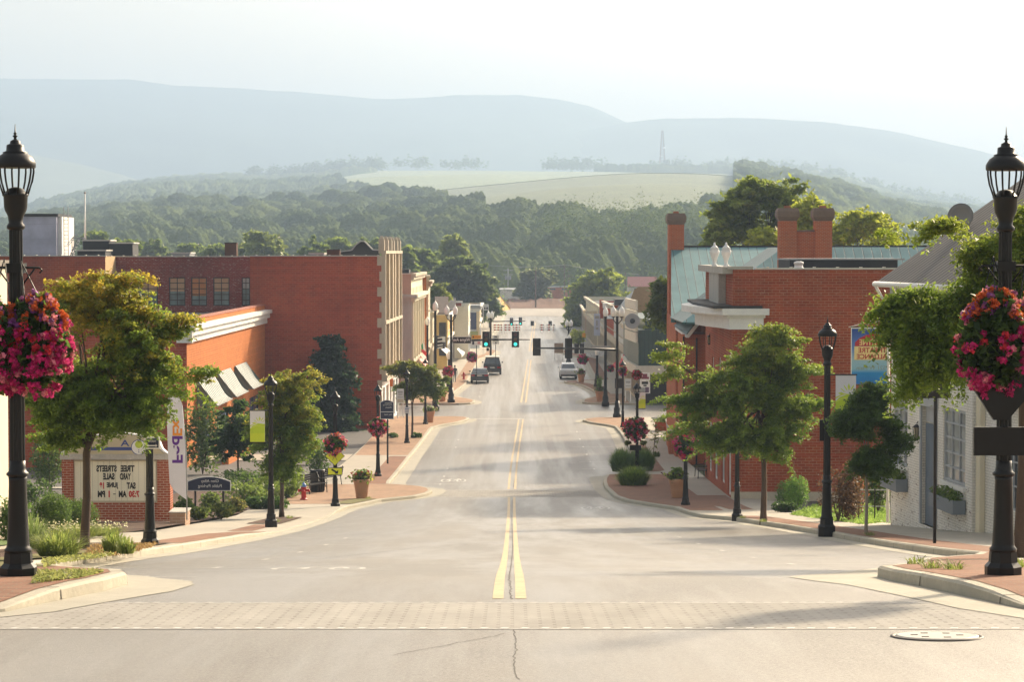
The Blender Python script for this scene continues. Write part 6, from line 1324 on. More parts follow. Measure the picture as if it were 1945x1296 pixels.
# ------------------------------------------------------------------ pots, hydrants, bench, bin
TC = pm('terracotta_pot', (.50, .27, .15), .8, .12, 3)
def pot(label, px, py, w, seed, cols=((.08, .02, .02), (.3, .03, .03)), tall=0, n=300):
    x, y, z = G(px, py, .155); t = T('planter_pot', label, 'planter', (x, y, z), 'terracotta planter pots'); r = w/2
    MB().lathe([(r*.62, 0), (r*.66, .05), (r*.72, .28), (r*.76, .3), (r*.76, .36), (r*.86, .62), (r*.9, .64), (r*1.0, .8), (r*1.0, .88), (r*.86, .88), (r*.84, .8)], 24).build('pot', TC, t)
    MB().lathe([(r*.83, .78), (r*.1, .82)], 16).build('soil', MULCH, t); rg = np.random.default_rng(seed); P = rg.normal(size=(n, 3))*np.array([r*.5, r*.5, .11])+np.array([0, 0, 1.0]); tt = rg.uniform(0, 1, (n, 1))
    leaves('foliage', P, .11, np.array((.04, .08, .015))*(1-tt)+np.array((.15, .2, .03))*tt, LEAF, t, rng=rg)
    P = rg.normal(size=(n//2, 3))*np.array([r*.52, r*.52, .08])+np.array([0, 0, 1.08]); ix = rg.integers(0, len(cols), n//2); leaves('blossoms', P, .1, np.array(cols)[ix], PETAL, t, rng=rg)
    if tall: P = rg.normal(size=(160, 3))*np.array([.1, .1, tall*.3])+np.array([0, 0, 1.05+tall*.5]); leaves('spike_plant', P, .12, np.tile((.12, .2, .03), (160, 1)), LEAF, t, rng=rg)
    return t
pot('terracotta pot with yellow and red plants on the paved corner by the crossing sign', 687, 947, .78, 1, ((.6, .55, .08), (.12, .015, .02), (.2, .03, .03)), .2)
pot('terracotta pot behind the left corner lamp with white blossoms', 816, 803, .82, 2, ((.7, .7, .7), (.12, .02, .03)), 0)
pot('terracotta pot on the far left corner across the side street', 840, 763, .82, 3, ((.12, .02, .02),), .5)
pot('terracotta pot behind the magenta basket lamp on the right', 1286, 946, .78, 4, ((.10, .02, .05), (.3, .35, .06)), .25)
pot('terracotta pot with a small round tree on the far right corner', 1139, 762, .8, 5, ((.1, .03, .02),), .9)
pot('wooden-brown pot on the right kerb behind the white car', 1104, 727, .8, 6, ((.15, .03, .05),), .3)
pot('small ochre pot by the far left sign pole', 931, 703, .8, 7, ((.2, .15, .05),), .2)
def hydrant(label, px, py, top):
    x, y, z = G(px, py, .155); t = T('fire_hydrant', label, 'fire hydrant', (x, y, z), 'fire hydrants'); RD = pm('hydrant_red', (.50, .02, .02), .45, .1, 6)
    MB().lathe([(.17, 0), (.17, .05), (.12, .06), (.11, .1), (.11, .5), (.14, .52), (.14, .56), (.12, .58)], 16).build('barrel', RD, t)
    MB().lathe([(.125, .58), (.12, .64), (.08, .72), (.03, .75), (.03, .8)], 14).build('bonnet', top, t)
    for sg in (-1, 1): ob = MB().lathe([(.055, .0), (.055, .2), (.07, .2), (.07, .25), (.02, .27)], 10).build('nozzle', RD, t); ob.location = (0, 0, .42); ob.rotation_euler = (0, sg*R(90), 0)
    ob = MB().lathe([(.07, .0), (.07, .17), (.09, .17), (.09, .23), (.03, .25)], 10).build('nozzle', RD, t); ob.location = (0, 0, .38); ob.rotation_euler = (R(90), 0, 0)
hydrant('red hydrant with blue top beside the bench on the paved corner', 577, 950, pm('hydrant_blue', (.10, .22, .50), .45, .05)); hydrant('small dark red hydrant far along the left pavement', 881, 721, MATS['hydrant_red'])
x, y, z = G(603, 935, .155); t = T('litter_bin', 'round black slatted litter bin beside the bench', 'litter bin', (x, y, z))
MB().lathe([(.30, 0), (.32, .04), (.32, .95), (.36, 1.0), (.36, 1.06), (.24, 1.07), (.22, .95)], 20).build('drum', IRON, t); mb = MB(); [mb.box(.325*math.cos(a)-.02, .325*math.cos(a)+.02, .325*math.sin(a)-.02, .325*math.sin(a)+.02, .06, .94) for a in [k*math.pi/8 for k in range(16)]]; mb.build('slats', IRON, t)
def bench(label, p, rz):
    t = T('park_bench', label, 'bench', p, 'black park benches', rz); mb = MB(); [mb.box(-.8, .8, -.2+k*.1, -.12+k*.1, .43, .46) for k in range(5)]; mb.build('seat', IRON, t)
    mb = MB(); [mb.box(-.8, .8, .3+k*.02, .33+k*.02, .52+k*.1, .6+k*.1) for k in range(4)]; mb.build('backrest', IRON, t)
    for sg in (-1, 1): MB().tube([(sg*.75, -.2, 0), (sg*.75, -.18, .42), (sg*.75, -.2, .64), (sg*.75, .25, .66), (sg*.75, .38, .95)], .022, 6).tube([(sg*.75, .3, 0), (sg*.75, .24, .45), (sg*.75, .3, .6)], .022, 6).build('leg', IRON, t)
x, y, z = G(598, 938, .155); bench('black bench at the paved corner in front of the litter bin', (x, y, z), R(62)); x, y, z = G(622, 925, .155); bench('second black bench behind the crossing sign lamp', (x, y+.6, z), R(-118)); x, y, z = G(1330, 908, .155); bench('black bench against the shuttered side of the brick hall', (x, y, z), R(-88))
# ------------------------------------------------------------------ traffic signals
def tpole(label, px, py, hgt, globes, arm=None, single=False):
    x, y, z = G(px, py, .15); t = T('signal_pole', label, 'signal pole', (x, y, z)); n = 12
    MB().lathe([(.34, -.1), (.34, .25), (.27, .3), (.26, .7), (.2, .8), (.17, 1.3)], 12).build('base', IRON, t); MB().lathe([(.13, 1.3), (.10, hgt-.9), (.14, hgt-.85), (.1, hgt-.8)], n).build('pole', IRON, t)
    GL = pm('globe_white', (.85, .85, .82), .35, 0)
    for dx in globes:
        if dx: MB().tube([(0, 0, hgt-1.5), (dx*.6, 0, hgt-1.25), (dx, 0, hgt-1.1), (dx, 0, hgt-.85)], .045, 6).build('globe_arm', IRON, t)
        else: MB().tube([(0, 0, hgt-1.0), (0, 0, hgt-.8)], .09, 8).build('globe_arm', IRON, t)
        g_ = MB().lathe([(.12, hgt-.84), (.2, hgt-.72), (.23, hgt-.5), (.2, hgt-.28), (.1, hgt-.14), (.04, hgt-.06), (.01, hgt+.05)], 16, (dx, 0, 0)).build('globe', GL, t); MB().lathe([(.14, hgt-.9), (.15, hgt-.84), (.1, hgt-.83)], 12, (dx, 0, 0)).build('globe_collar', IRON, g_)
    if arm: zz = PD(px, arm[0], y)[2]-z; x1 = PD(arm[1], arm[0], y)[0]-x; MB().tube([(0, 0, zz-.12), (x1*.5, 0, zz), (x1, 0, zz+.02)], [.11, .08, .055], 8).build('mast_arm', IRON, t)
    return t
def head(label, px0, px1, py0, py1, Y, lit=None, back=False, cat='traffic light', side=False):
    t = on('traffic_light', label, cat, (px0+px1)/2, py1, Y, 'traffic light heads'); a = PD(px0, py1, Y); c = PD(px1, py0, Y); w, h = c[0]-a[0], c[2]-a[2]; lo = t.location
    MB().box(-w/2, w/2, 0, .03, 0, h).build('backplate', IRON, t); MB().box(-w*.27, w*.27, -.02 if not back else -.24, -.001 if back else .2, h*.05, h*.95).build('housing', IRON, t)
    LENS = (pm('lens_red', (.08, .01, .01), .3, 0), pm('lens_amber', (.1, .05, .005), .3, 0), emit('lens_green', (.05, .75, .62), .9) if lit else pm('lens_dark', (.01, .05, .04), .3, 0))
    if not back:
        for k in range(3):
            zc_ = h*(.8-.3*k); ob = MB().lathe([(w*.24, 0), (w*.24, .02)], 16).build('lens', LENS[k], t); ob.location = (0, -.025, zc_); ob.rotation_euler = (R(90), 0, 0)
            pts = [(w*.26*math.cos(a_), -.02, zc_+w*.26*math.sin(a_)) for a_ in [math.pi*j/8 for j in range(9)]]; mb = MB(); v = pts+[(p[0], -.22, p[2]) for p in pts]; mb.add(v, [[j, j+1, j+10, j+9] for j in range(8)]); mb.build('visor', IRON, t)
    return t
tpole('left traffic signal pole with two white globes and a long arm over the street', 857, 765, 8.45, (-.36, .36), (645.5, 1007)); tpole('right traffic signal pole with two white globes, its arm reaching left', 1172, 793, 8.75, (-.3, .36), (662, 1012))
tpole('single globe pole on the far right corner', 1150, 770, 8.4, (0,)); tpole('single globe pole in front of the bank building', 827, 778, 9.0, (0,)); tpole('far left double globe pole with a long signal arm', 932, 702, 6.6, (-.25, .15), None); tpole('far right double globe pole', 1080, 690, 5.2, (-.22, .28), None)
tpole('slim globe pole beside the left arm, seen under the marquee sign', 853, 745, 3.9, (0,)); tpole('short globe pole beneath the right signal arm', 1134, 735, 3.9, (0,)); tpole('short globe pole behind the right arm signal head', 1081, 700, 3.9, (0,)); tpole('short globe pole in front of the cream corner shop', 812, 740, 7.0, (0,))
head('left lit green signal head over the left lane', 916, 930, 630, 660, 209.5, True); head('middle lit green signal head on the end of the left arm', 972, 986, 630, 660, 209.5, True)
head('black back of the signal head at the left end of the right arm', 1012, 1027, 643, 676, 190.6, back=True); head('black back of the signal head midway on the right arm', 1073, 1087, 643, 681, 190.6, back=True)
head('small side signal head right of the midway one', 1091, 1099.5, 653, 672, 208, back=True); head('second small side signal head next to it on the right', 1101, 1109.5, 653, 672, 208, back=True)
head('pedestrian signal head below the left green light', 924, 929, 661, 667, 209.6, back=True); head('black signal head on the right near corner pole', 1168, 1184, 719, 738, 189.8, back=True)
for i, (px, py, Y) in enumerate(((971.5, 604, 425), (988.5, 603, 425), (1011, 610, 440), (1045, 610, 440))): head('tiny far signal head '+('leftmost of the four at the far crossing', 'second from left at the far crossing', 'third from left at the far crossing', 'rightmost at the far crossing')[i], px-3.2, px+3.2, py, py+15, Y, i < 2, i > 1)
for lab, px, pxe, py, Y in (('far signal arm reaching in from the left at the far crossing', 930, 998, 610, 424), ('far signal arm reaching in from the right at the far crossing', 1080, 1004, 619.5, 440)):
    x0, _, z_ = PD(px, py, Y); xe = PD(pxe, py, Y)[0]; t = T('signal_gantry', lab, 'signal gantry', (x0, Y, zg(Y))); MB().tube([(0, 0, z_-zg(Y)-.1), (xe-x0, 0, z_-zg(Y))], [.11, .07], 6).build('arm', IRON, t); MB().tube([(0, 0, 0), (0, 0, z_-zg(Y)+1)], .13, 8).build('post', IRON, t)
t = on('street_name_sign', 'black street name sign on the left signal pole', 'street sign', 877, 652, 209.4); pbox(MB(), 859.5, 895, 639.5, 653, 209.4, .03).build('border', WHITE, t, True); pbox(MB(), 860, 894.5, 640.5, 652.4, 209.39, .005).build('face', BK, t, True); lo = t.location
a = PD(861, 646.5, 209.4); c = PD(893, 646.5, 209.4); lettering('Wayne Ave', (a[0]+c[0])/2-lo[0], a[2]-lo[2], c[0]-a[0], 8.5*209.4/F, -.02, WHITE, t, bold=.015)
t = on('street_name_sign', 'grey street name plate on the right signal arm', 'street sign', 1140, 661, 190.4); pbox(MB(), 1122, 1160, 657.5, 661, 190.4, .04).build('plate', GREY, t, True)
# marquee, awnings, flags on the left row
t = on('marquee_sign', 'black projecting marquee sign with white script on the left row', 'sign', 837, 662, 250); pbox(MB(), 828, 845, 638, 663, 250, .5).build('box', BK, t, True); mb = MB()
for y_ in (641, 648, 655, 660): mb.bar(PD(831, y_+1.5, 249.95), PD(841, y_, 249.95), .02, .1)
mb.build('script', WHITE, t, True); ob = pbox(MB(), 840, 846, 640, 650, 249.8, .1).build('round_badge', PALE, t, True)
def awn(label, pts, mat, group='shop awnings along the street', nm='shop_awning'):
    P = [PD(*p) for p in pts]; c = P[0]; t = T(nm, label, 'awning', c, group); mb = MB(); n_ = (Vector(P[1])-Vector(P[0])).cross(Vector(P[2])-Vector(P[0])).normalized()*.06; mb.prism(P, n_); mb.build('canvas', mat, t, True)
    mb = MB(); lo_ = sorted(P, key=lambda p: p[2])[:2]; v0 = Vector(lo_[0]); v1 = Vector(lo_[1]); mb.prism([v0, v1, v1-Vector((0, 0, .3)), v0-Vector((0, 0, .3))], n_*.8); mb.build('valance', mat, t, True)
REDA = pm('red_canvas', (.55, .05, .06), .8, .08); PKA = pm('pink_canvas', (.72, .33, .28), .8, .08)
awn('pink and red awning on the bank front, farther piece', ((792, 664, 228), (799, 664, 236), (814, 684, 234), (808, 690, 226)), PKA); awn('pink striped awning nearest the street tree on the bank front', ((796, 682, 221), (800, 680, 226), (812, 690, 225), (808, 696, 220)), PKA)
awn('white gabled entrance canopy under the marquee', ((837, 662, 262), (845, 659, 272), (856, 667, 270), (848, 672, 262)), WHITE); awn('second white canopy farther along the left row', ((868, 663, 292), (873, 660, 302), (883, 668, 300), (877, 674, 292)), WHITE)
awn('bright red pyramid awning on the right beyond the signal pole', ((1176, 690, 228), (1184, 673, 232), (1193, 682, 230), (1190, 690, 226)), REDA); awn('lower red awning face left of the right signal pole', ((1164, 692, 232), (1172, 684, 234), (1173, 702, 231), (1170, 700, 230)), REDA); awn('black and white striped awning under the right signal arm', ((1112, 670, 300), (1150, 667, 286), (1150, 676, 284), (1118, 678, 297)), vsplit('bw_stripe', (.7, .7, .7), (.03, .03, .03), .9, 'u', wdt=.5, rough=.8))
t = on('tricolour_flag', 'red white and green flag hanging from the left row', 'flag', 806, 668, 224)
for i, (p, m_) in enumerate(((((800, 656), (803, 652), (804, 664), (801, 664)), pm('flag_green', (.02, .3, .15), .8, 0)), (((803, 652), (806, 652), (809, 668), (804, 664)), WHITE), (((800, 664), (804, 664), (811, 671), (809, 677), (801, 669)), REDA))): MB().prism([PD(a, b_, 224-i*.02) for a, b_ in p], (0, .01, 0)).build('cloth', m_, t, True)
t = on('hanging_flag', 'orange flag hanging at the white storefront behind the small tree', 'flag', 743, 735, 186); MB().prism([PD(740, 719, 186), PD(747, 720, 186), PD(746, 736, 186), PD(740, 734, 186)], (0, .02, 0)).build('cloth', pm('flag_orange2', (.75, .22, .05), .8, 0), t, True)
# ------------------------------------------------------------------ vehicles
def vehicle(name, label, cat, px, py, L, W_, Hh, prof, gh, col, rear=True, roofm=None):
    """prof: lower body side outline (y,z); gh: cabin outline (y,z) narrower on top; y=0 is the end facing the viewer"""
    x, y, z = G(px, py, .0); t = T(name, label, cat, (x, y, z+.01)); BM = pm(name+'_paint', col, .25, .05, spec=.7); n = len(prof)
    v = []; f = []
    secs = [(-1, .0), (-1, 1), (-.0, 1)]
    xs_ = [(-W_/2, .0), (-W_/2*.94, 1), (W_/2*.94, 1), (W_/2, .0)]
    P = [(yy, zz) for yy, zz in prof]; zm = max(p[1] for p in P)
    for sx in (-1, -.97, .97, 1):
        for yy, zz in P:
            s_ = 1 if abs(sx) == 1 else 1; in_ = .04 if abs(sx) == 1 else 0; cy = L/2; v.append((sx*W_/2*(1-.05*max(0, abs(yy-cy)/cy-.75)*4*.5), cy+(yy-cy)*(1-in_*.6), .22+(zz-.22)*(1-in_)))
    for s_ in range(3):
        for k in range(n): k2 = (k+1) % n; f.append([s_*n+k, s_*n+k2, (s_+1)*n+k2, (s_+1)*n+k])
    f += [list(range(n))[::-1], [3*n+k for k in range(n)]]
    MB().add(v, f).build('body', BM, t, bevel=.02)
    cabv = []; wt_ = W_/2*.72; wb_ = W_/2*.93; m_ = len(gh); zb = min(g_[1] for g_ in gh); ztp = max(g_[1] for g_ in gh)
    for sx in (-1, 1):
        for yy, zz in gh: k = (zz-zb)/(ztp-zb); cabv.append((sx*(wb_+(wt_-wb_)*k), yy, zz))
    f = [[k, (k+1) % m_, m_+(k+1) % m_, m_+k] for k in range(m_)]+[list(range(m_))[::-1], [m_+k for k in range(m_)]]
    MB().add(cabv, f).build('cabin', BM, t, bevel=.015)
    lo0, hi0, hi1, lo1 = gh[:4]; gw = glassm('car_glass', (.05, .06, .07), .08)
    def gl(a, b_, nm, e):    # end glass between cabin points a (low), b (high)
        k0, k1 = .12, .88; A_ = (a[0]+(b_[0]-a[0])*k0, a[1]+(b_[1]-a[1])*k0); B_ = (a[0]+(b_[0]-a[0])*k1, a[1]+(b_[1]-a[1])*k1); w0 = (wb_+(wt_-wb_)*k0)*.88; w1 = (wb_+(wt_-wb_)*k1)*.88
        MB().prism([(-w0, A_[0]+e, A_[1]), (w0, A_[0]+e, A_[1]), (w1, B_[0]+e, B_[1]), (-w1, B_[0]+e, B_[1])], (0, .008, 0)).build(nm, gw, t)
    gl(lo0, hi0, 'rear_window' if rear else 'windscreen', -.02); gl(lo1, hi1, 'windscreen' if rear else 'rear_window', .015)
    for sx in (-1, 1):
        for q0, q1 in ((.1, .47), (.53, .9)):
            pt = []
            for (q, k) in ((q0, .15), (q1, .15), (q1, .85), (q0, .85)):
                ya = lo0[0]+(lo1[0]-lo0[0])*q; yb = hi0[0]+(hi1[0]-hi0[0])*q; kk = k; pt.append((sx*((wb_+(wt_-wb_)*kk)+.01), ya+(yb-ya)*kk, zb+(ztp-zb)*kk))
            MB().prism(pt, (sx*.005, 0, 0)).build('side_window', gw, t)
        MB().blob((sx*(W_/2+.1), L*.62 if rear else L*.36, zb+.12), (.1, .06, .08), jit=0).build('mirror', BM, t)
        for yw in (.18*L, .81*L):
            w_ = MB(); w_.lathe([(.2, -.11), (.33, -.1), (.34, -.07), (.34, .07), (.33, .1), (.2, .11)], 20); tr = w_.build('wheel', pm('tyre', (.015, .015, .015), .8, 0), t); tr.rotation_euler = (0, R(90), 0); tr.location = (sx*(W_/2-.1), yw, .34)
            rm = MB().lathe([(.2, -.112), (.19, .0), (.2, .112)], 16).build('rim', GREY, tr)
    zl = prof[1][1] if 0 else .74
    for sx in (-1, 1): MB().box(*sorted((sx*W_*.27, sx*W_*.46)), -.03, .08, zl, zl+.16).build('tail_light' if rear else 'headlight', pm('tail_red', (.35, .01, .02), .3, 0) if rear else pm('headlight_glass', (.6, .62, .65), .1, 0), t)
    MB().box(-.26, .26, -.035, .03, zl-.0, zl+.13).build('number_plate', PALE, t); MB().box(-W_*.46, W_*.46, -.06, .1, .3, .5).build('bumper', BM if rear else DARK, t)
    return t
vehicle('sedan', 'dark saloon car with red tail lights and silver rear window driving away on the left', 'car', 911, 729, 4.7, 1.84, 1.45, ((0, .28), (-.0, .62), (.05, .95), (.5, 1.0), (3.4, .98), (4.5, .8), (4.7, .5), (4.6, .25)), ((.45, .98), (1.25, 1.42), (2.6, 1.45), (3.5, .97)), (.02, .025, .03))
t = vehicle('pickup_truck', 'black pickup with a white-edged tall cap ahead of the saloon', 'truck', 935, 713, 5.4, 1.95, 1.9, ((0, .4), (0, .9), (.0, 1.12), (4.1, 1.12), (5.3, 1.05), (5.4, .6), (5.3, .4)), ((.05, 1.12), (.25, 1.85), (3.3, 1.9), (4.2, 1.12)), (.012, .012, .014))
MB().box(-.78, .78, .1, 3.4, 1.88, 1.98).build('roof_rack', pm('pale_rack', (.6, .58, .5), .5, .05), t)
vehicle('suv', 'silver white car facing the viewer in the right lane', 'car', 1080, 721, 4.6, 1.8, 1.6, ((0, .3), (-.02, .7), (.1, .98), (1.1, 1.08), (4.5, 1.05), (4.6, .5), (4.5, .28)), ((1.0, 1.06), (1.7, 1.55), (3.9, 1.6), (4.45, 1.06)), (.55, .56, .57), rear=False)
# ------------------------------------------------------------------ person
def person(label, loc, rz, J, rad, top, legs, hair):
    """one skinned body; J joints, E edges"""
    t = T('person', label, 'person', loc, None, rz); names = list(J); me = bpy.data.meshes.new('body'); E = [('pel', 'sp'), ('sp', 'ch'), ('ch', 'nk'), ('nk', 'hd'), ('hd', 'ht'), ('ch', 'ls'), ('ls', 'le'), ('le', 'lw'), ('lw', 'lh'), ('ch', 'rs'), ('rs', 're'), ('re', 'rw'), ('rw', 'rh'), ('pel', 'lp'), ('lp', 'lk'), ('lk', 'la'), ('la', 'lt'), ('pel', 'rp'), ('rp', 'rk'), ('rk', 'ra'), ('ra', 'rt')]
    me.from_pydata([J[n] for n in names], [(names.index(a), names.index(b_)) for a, b_ in E], []); o = bpy.data.objects.new('body', me); COL.objects.link(o); o.parent = t
    sk = o.modifiers.new('skin', 'SKIN'); sv = me.skin_vertices[0].data
    for i, n_ in enumerate(names): sv[i].radius = (rad[n_], rad[n_]*.8); sv[i].use_root = n_ == 'pel'
    o.modifiers.new('sub', 'SUBSURF').levels = 1; o.modifiers['sub'].render_levels = 1
    m, nt, bs = _new('person_cloth'); tc = nd(nt, 'ShaderNodeTexCoord'); s_ = nd(nt, 'ShaderNodeSeparateXYZ'); nt.links.new(tc.outputs['Object'], s_.inputs[0]); cr = nd(nt, 'ShaderNodeValToRGB'); cr.color_ramp.interpolation = 'CONSTANT'; mr = nd(nt, 'ShaderNodeMath', operation='DIVIDE'); mr.inputs[1].default_value = 1.8; nt.links.new(s_.outputs[2], mr.inputs[0]); nt.links.new(mr.outputs[0], cr.inputs[0])
    e = cr.color_ramp.elements; e[0].color = (*legs, 1); e[1].position = .52; e[1].color = (*top, 1); q = e.new(.83); q.color = (.45, .28, .2, 1); q = e.new(.0); nt.links.new(cr.outputs[0], bs.inputs['Base Color']); me.materials.append(m)
    MB().blob((J['hd'][0], J['hd'][1]+.015, J['hd'][2]+.07), (.1, .11, .1), 10, 8, jit=.1).build('hair', pm('dark_hair', hair, .6, 0), t)
J = dict(pel=(0, 0, .95), sp=(0, 0, 1.12), ch=(0, 0, 1.36), nk=(0, 0, 1.5), hd=(0, -.01, 1.6), ht=(0, -.01, 1.72), ls=(-.18, 0, 1.4), le=(-.25, .03, 1.14), lw=(-.24, -.06, .92), lh=(-.23, -.09, .82), rs=(.18, 0, 1.4), re=(.25, .05, 1.14), rw=(.24, -.02, .92), rh=(.23, -.04, .82), lp=(-.1, 0, .9), lk=(-.12, -.06, .5), la=(-.12, .06, .09), lt=(-.12, -.1, .04), rp=(.1, 0, .9), rk=(.11, .1, .5), ra=(.12, .22, .1), rt=(.12, .08, .04))
rad = dict(pel=.14, sp=.13, ch=.15, nk=.055, hd=.095, ht=.07, ls=.07, le=.045, lw=.032, lh=.035, rs=.07, re=.045, rw=.032, rh=.035, lp=.1, lk=.065, la=.045, lt=.04, rp=.1, rk=.065, ra=.045, rt=.04)
x, y, z = G(864, 727, .15); person('person in dark clothes walking on the left pavement near the lamp poles', (x, y, z), R(20), J, rad, (.02, .02, .03), (.02, .025, .05), (.02, .012, .01))
# ------------------------------------------------------------------ far end of the street: works, barricades, poles, small buildings
struct(MB().add([(PX(915, 505), 505, .05), (PX(1085, 505), 505, .05), (PX(1095, 700), 700, 1.0), (PX(880, 700), 700, 1.0)], [[0, 1, 2, 3]]).build('works_ground', pm('works_concrete', (.42, .38, .33), .9, .2, .2)))
xs = lin(36, PX(950, 575), PX(1090, 575)); ys = lin(14, 560, 612); v = []; f = []
for j, Y in enumerate(ys):
    for i, X_ in enumerate(xs): q = math.sin(math.pi*j/14); e_ = min(1, i/4, (36-i)/4); v.append((X_, Y, .1+q*e_*(1.9+.8*nz(X_, Y, .15, 3)+.5*nz(X_, Y, .8, 1))))
for j in range(14):
    for i in range(36): f.append([j*37+i, j*37+i+1, (j+1)*37+i+1, (j+1)*37+i])
struct(MB().add(v, f, True).build('dirt_mound', pm('raw_dirt', (.20, .095, .05), .95, .35, .3, bmp=.1)))
P = [PD(930, 548, 600), PD(936, 546, 600), PD(968, 583, 555), PD(970, 590, 550), PD(962, 592, 545), PD(952, 592, 540), PD(940, 572, 560)]
t = T('slope_netting', 'bright yellow netting on the cut slope left of the dirt mound', 'netting', P[0]); MB().add(P, [list(range(7))]).build('net', vsplit('yellow_net', (.62, .38, .04), (.40, .22, .03), .9, 'u', wdt=.3, rough=.8), t, True)
t = T('pallet_stack', 'pale pallet stack behind the dirt mound', 'pallets', PD(1050, 575, 600)); pbox(MB(), 1041, 1060, 572, 577, 600, 4).build('stack', pm('pale_wood', (.5, .4, .28), .8, .1), t, True)
WR = vsplit('barricade_stripes', (.75, .72, .68), (.55, .10, .05), .6, 'u', wdt=.5, rough=.5)
for i, (px0, px1, py) in enumerate(((936, 956, 632), (956, 972, 632), (973, 990, 631), (1024, 1036, 631), (1037, 1048, 631), (1049, 1056, 631))):
    Y = 402; a = PD(px0, py+2, Y); c = PD(px1-1, py-9, Y); t = T('barricade', ('leftmost striped road barricade', 'second striped barricade from the left', 'third striped barricade, left of the gap', 'fourth striped barricade, right of the gap', 'fifth striped barricade', 'rightmost striped barricade')[i]+' across the far road', 'barricade', ((a[0]+c[0])/2, Y, zg(Y)), 'striped road barricades')
    mb = MB()
    for k in range(3): zz = .35+.4*k; mb.box(a[0]+.1, c[0]-.1, Y-.02, Y+.02, zz, zz+.22)
    mb.build('board', WR, t, True); mb = MB(); [mb.box(x_-.03, x_+.03, Y+.03, Y+.07, 0, 1.45) for x_ in (a[0]+.2, c[0]-.2)]; mb.build('leg', WHITE, t, True)
WOODP = pm('pole_wood', (.16, .12, .09), .9, .2, 4); PALEP = pm('pole_pale', (.45, .45, .42), .8, .1)
def upole(label, px, py0, py1, Y, cross=1, pale=False, tr=False):
    x, _, zt_ = PD(px, py0, Y); zb_ = PD(px, py1, Y)[2]; t = T('utility_pole', label, 'utility pole', (x, Y, zb_), 'utility poles beyond the works'); Hh = zt_-zb_; MB().tube([(0, 0, -1), (0, 0, Hh)], [.2, .13], 7).build('shaft', PALEP if pale else WOODP, t)
    for k in range(cross): MB().box(-1.3, 1.3, -.08, .08, Hh-.6-k*1.1, Hh-.45-k*1.1).build('crossarm', PALEP if pale else WOODP, t)
    if tr: MB().lathe([(.3, 0), (.35, .1), (.35, .9), (.3, 1)], 12, (.5, -.3, Hh-3)).lathe([(.3, 0), (.35, .1), (.35, .9), (.3, 1)], 12, (-.5, -.3, Hh-3)).build('transformer', GREY, t)
for a in (('tall bare brown pole in front of the round grey-green tree', 1017.5, 508, 576, 560, 0), ('pale utility pole with transformers left of centre', 965, 510, 553, 640, 2, True, True), ('pale utility pole with one crossarm left of centre', 982, 505, 553, 650, 1, True), ('slim pole at the left edge of the gap', 935, 515, 560, 660, 1), ('utility pole with double crossarms right of centre', 1072, 503, 560, 620, 2), ('brown pole right of the red roofed building', 1188, 518, 556, 560, 0), ('pole with small crossarm above the red roof on the right', 1213, 520, 545, 640, 1), ('short pale pole beside the small white church', 1058, 515, 548, 650, 1, True), ('thin pole between the church and the big right tree', 1080, 522, 560, 610, 1)): upole(*a)
def wire(label, p, q, sag):
    P = [PD(*p), PD(*q)]; a, c = Vector(P[0]), Vector(P[1]); t = T('power_line', label, 'power line', P[0], 'power lines across the valley'); pts = [a.lerp(c, k/8)-Vector((0, 0, sag*math.sin(math.pi*k/8))) for k in range(9)]; MB().tube(pts, .035, 4).build('wire', PALEP, t, True)
wire('overhead line spanning left to right above the gap', (925, 504, 640), (1075, 503, 620), .5); wire('overhead line running right above the big tree', (1075, 503, 620), (1216, 521, 640), .5); wire('lower overhead line on the left', (935, 516, 660), (984, 506, 650), .3)
def house(label, x0, x1, y0, y1, Y, wm_, rm, rise=1.5, dep=8, name='far_house'):
    a = PD(x0, y1, Y); c = PD(x1, y0, Y); t = T(name, label, 'building', ((a[0]+c[0])/2, Y, a[2]), 'small buildings beyond the works'); MB().box(a[0], c[0], Y, Y+dep, a[2]-2, c[2]).build('wall', wm_, t, True)
    MB().prism([(a[0]-.3, Y-.3, c[2]), (c[0]+.3, Y-.3, c[2]), (c[0]+.1, Y+dep/2, c[2]+rise), (a[0]-.1, Y+dep/2, c[2]+rise)], (0, .05, .1)).build('roof', rm, t, True); w_ = (c[0]-a[0])/5
    for k in range(2): x_ = a[0]+w_*(1+2*k); MB().box(x_, x_+w_, Y-.04, Y+.02, a[2]+.5*(c[2]-a[2]), a[2]+.8*(c[2]-a[2])).build('window', GLASS, t, True)
    return t
RR = pm('red_metal_roof', (.30, .08, .07), .6, .1); PB = pm('pale_wall', (.62, .58, .52), .8, .1)
house('low orange brick building behind the dirt mound', 1030, 1092, 546, 556, 640, pm('far_orange', (.48, .16, .09), .85, .1), PB, 1.2); house('white cupola building with small tower beside the orange one', 1042, 1068, 540, 546, 646, PB, pm('pale_roof', (.5, .5, .47), .7, .1), 1.2); house('small white house at the left of the gap', 940, 954, 541, 547, 655, PB, MATS['pale_roof'], 1); house('dark red roofed building beyond the right trees', 1194, 1248, 545, 560, 560, PB, RR, 2.2); house('white house gable among the trees at left', 890, 908, 494, 502, 690, PB, pm('blue_roof', (.2, .24, .26), .7, .1), 2.5); house('far white barn on the hay field edge', 1333, 1364, 327, 334, 4090, PB, PB, 6, 34); house('long low white shed behind the works', 950, 1010, 551, 554, 625, PB, GREY, .4)
t = T('round_finial', 'small tower with ball on the cupola building', 'tower', PD(1050, 540, 646)); MB().lathe([(.9, 0), (.9, 1.2), (1.0, 1.25), (.3, 2.2), (.1, 2.4)], 8, smooth=False).build('cupola', PB, t); MB().blob((0, 0, 2.7), .4, jit=0).build('ball', PB, t)
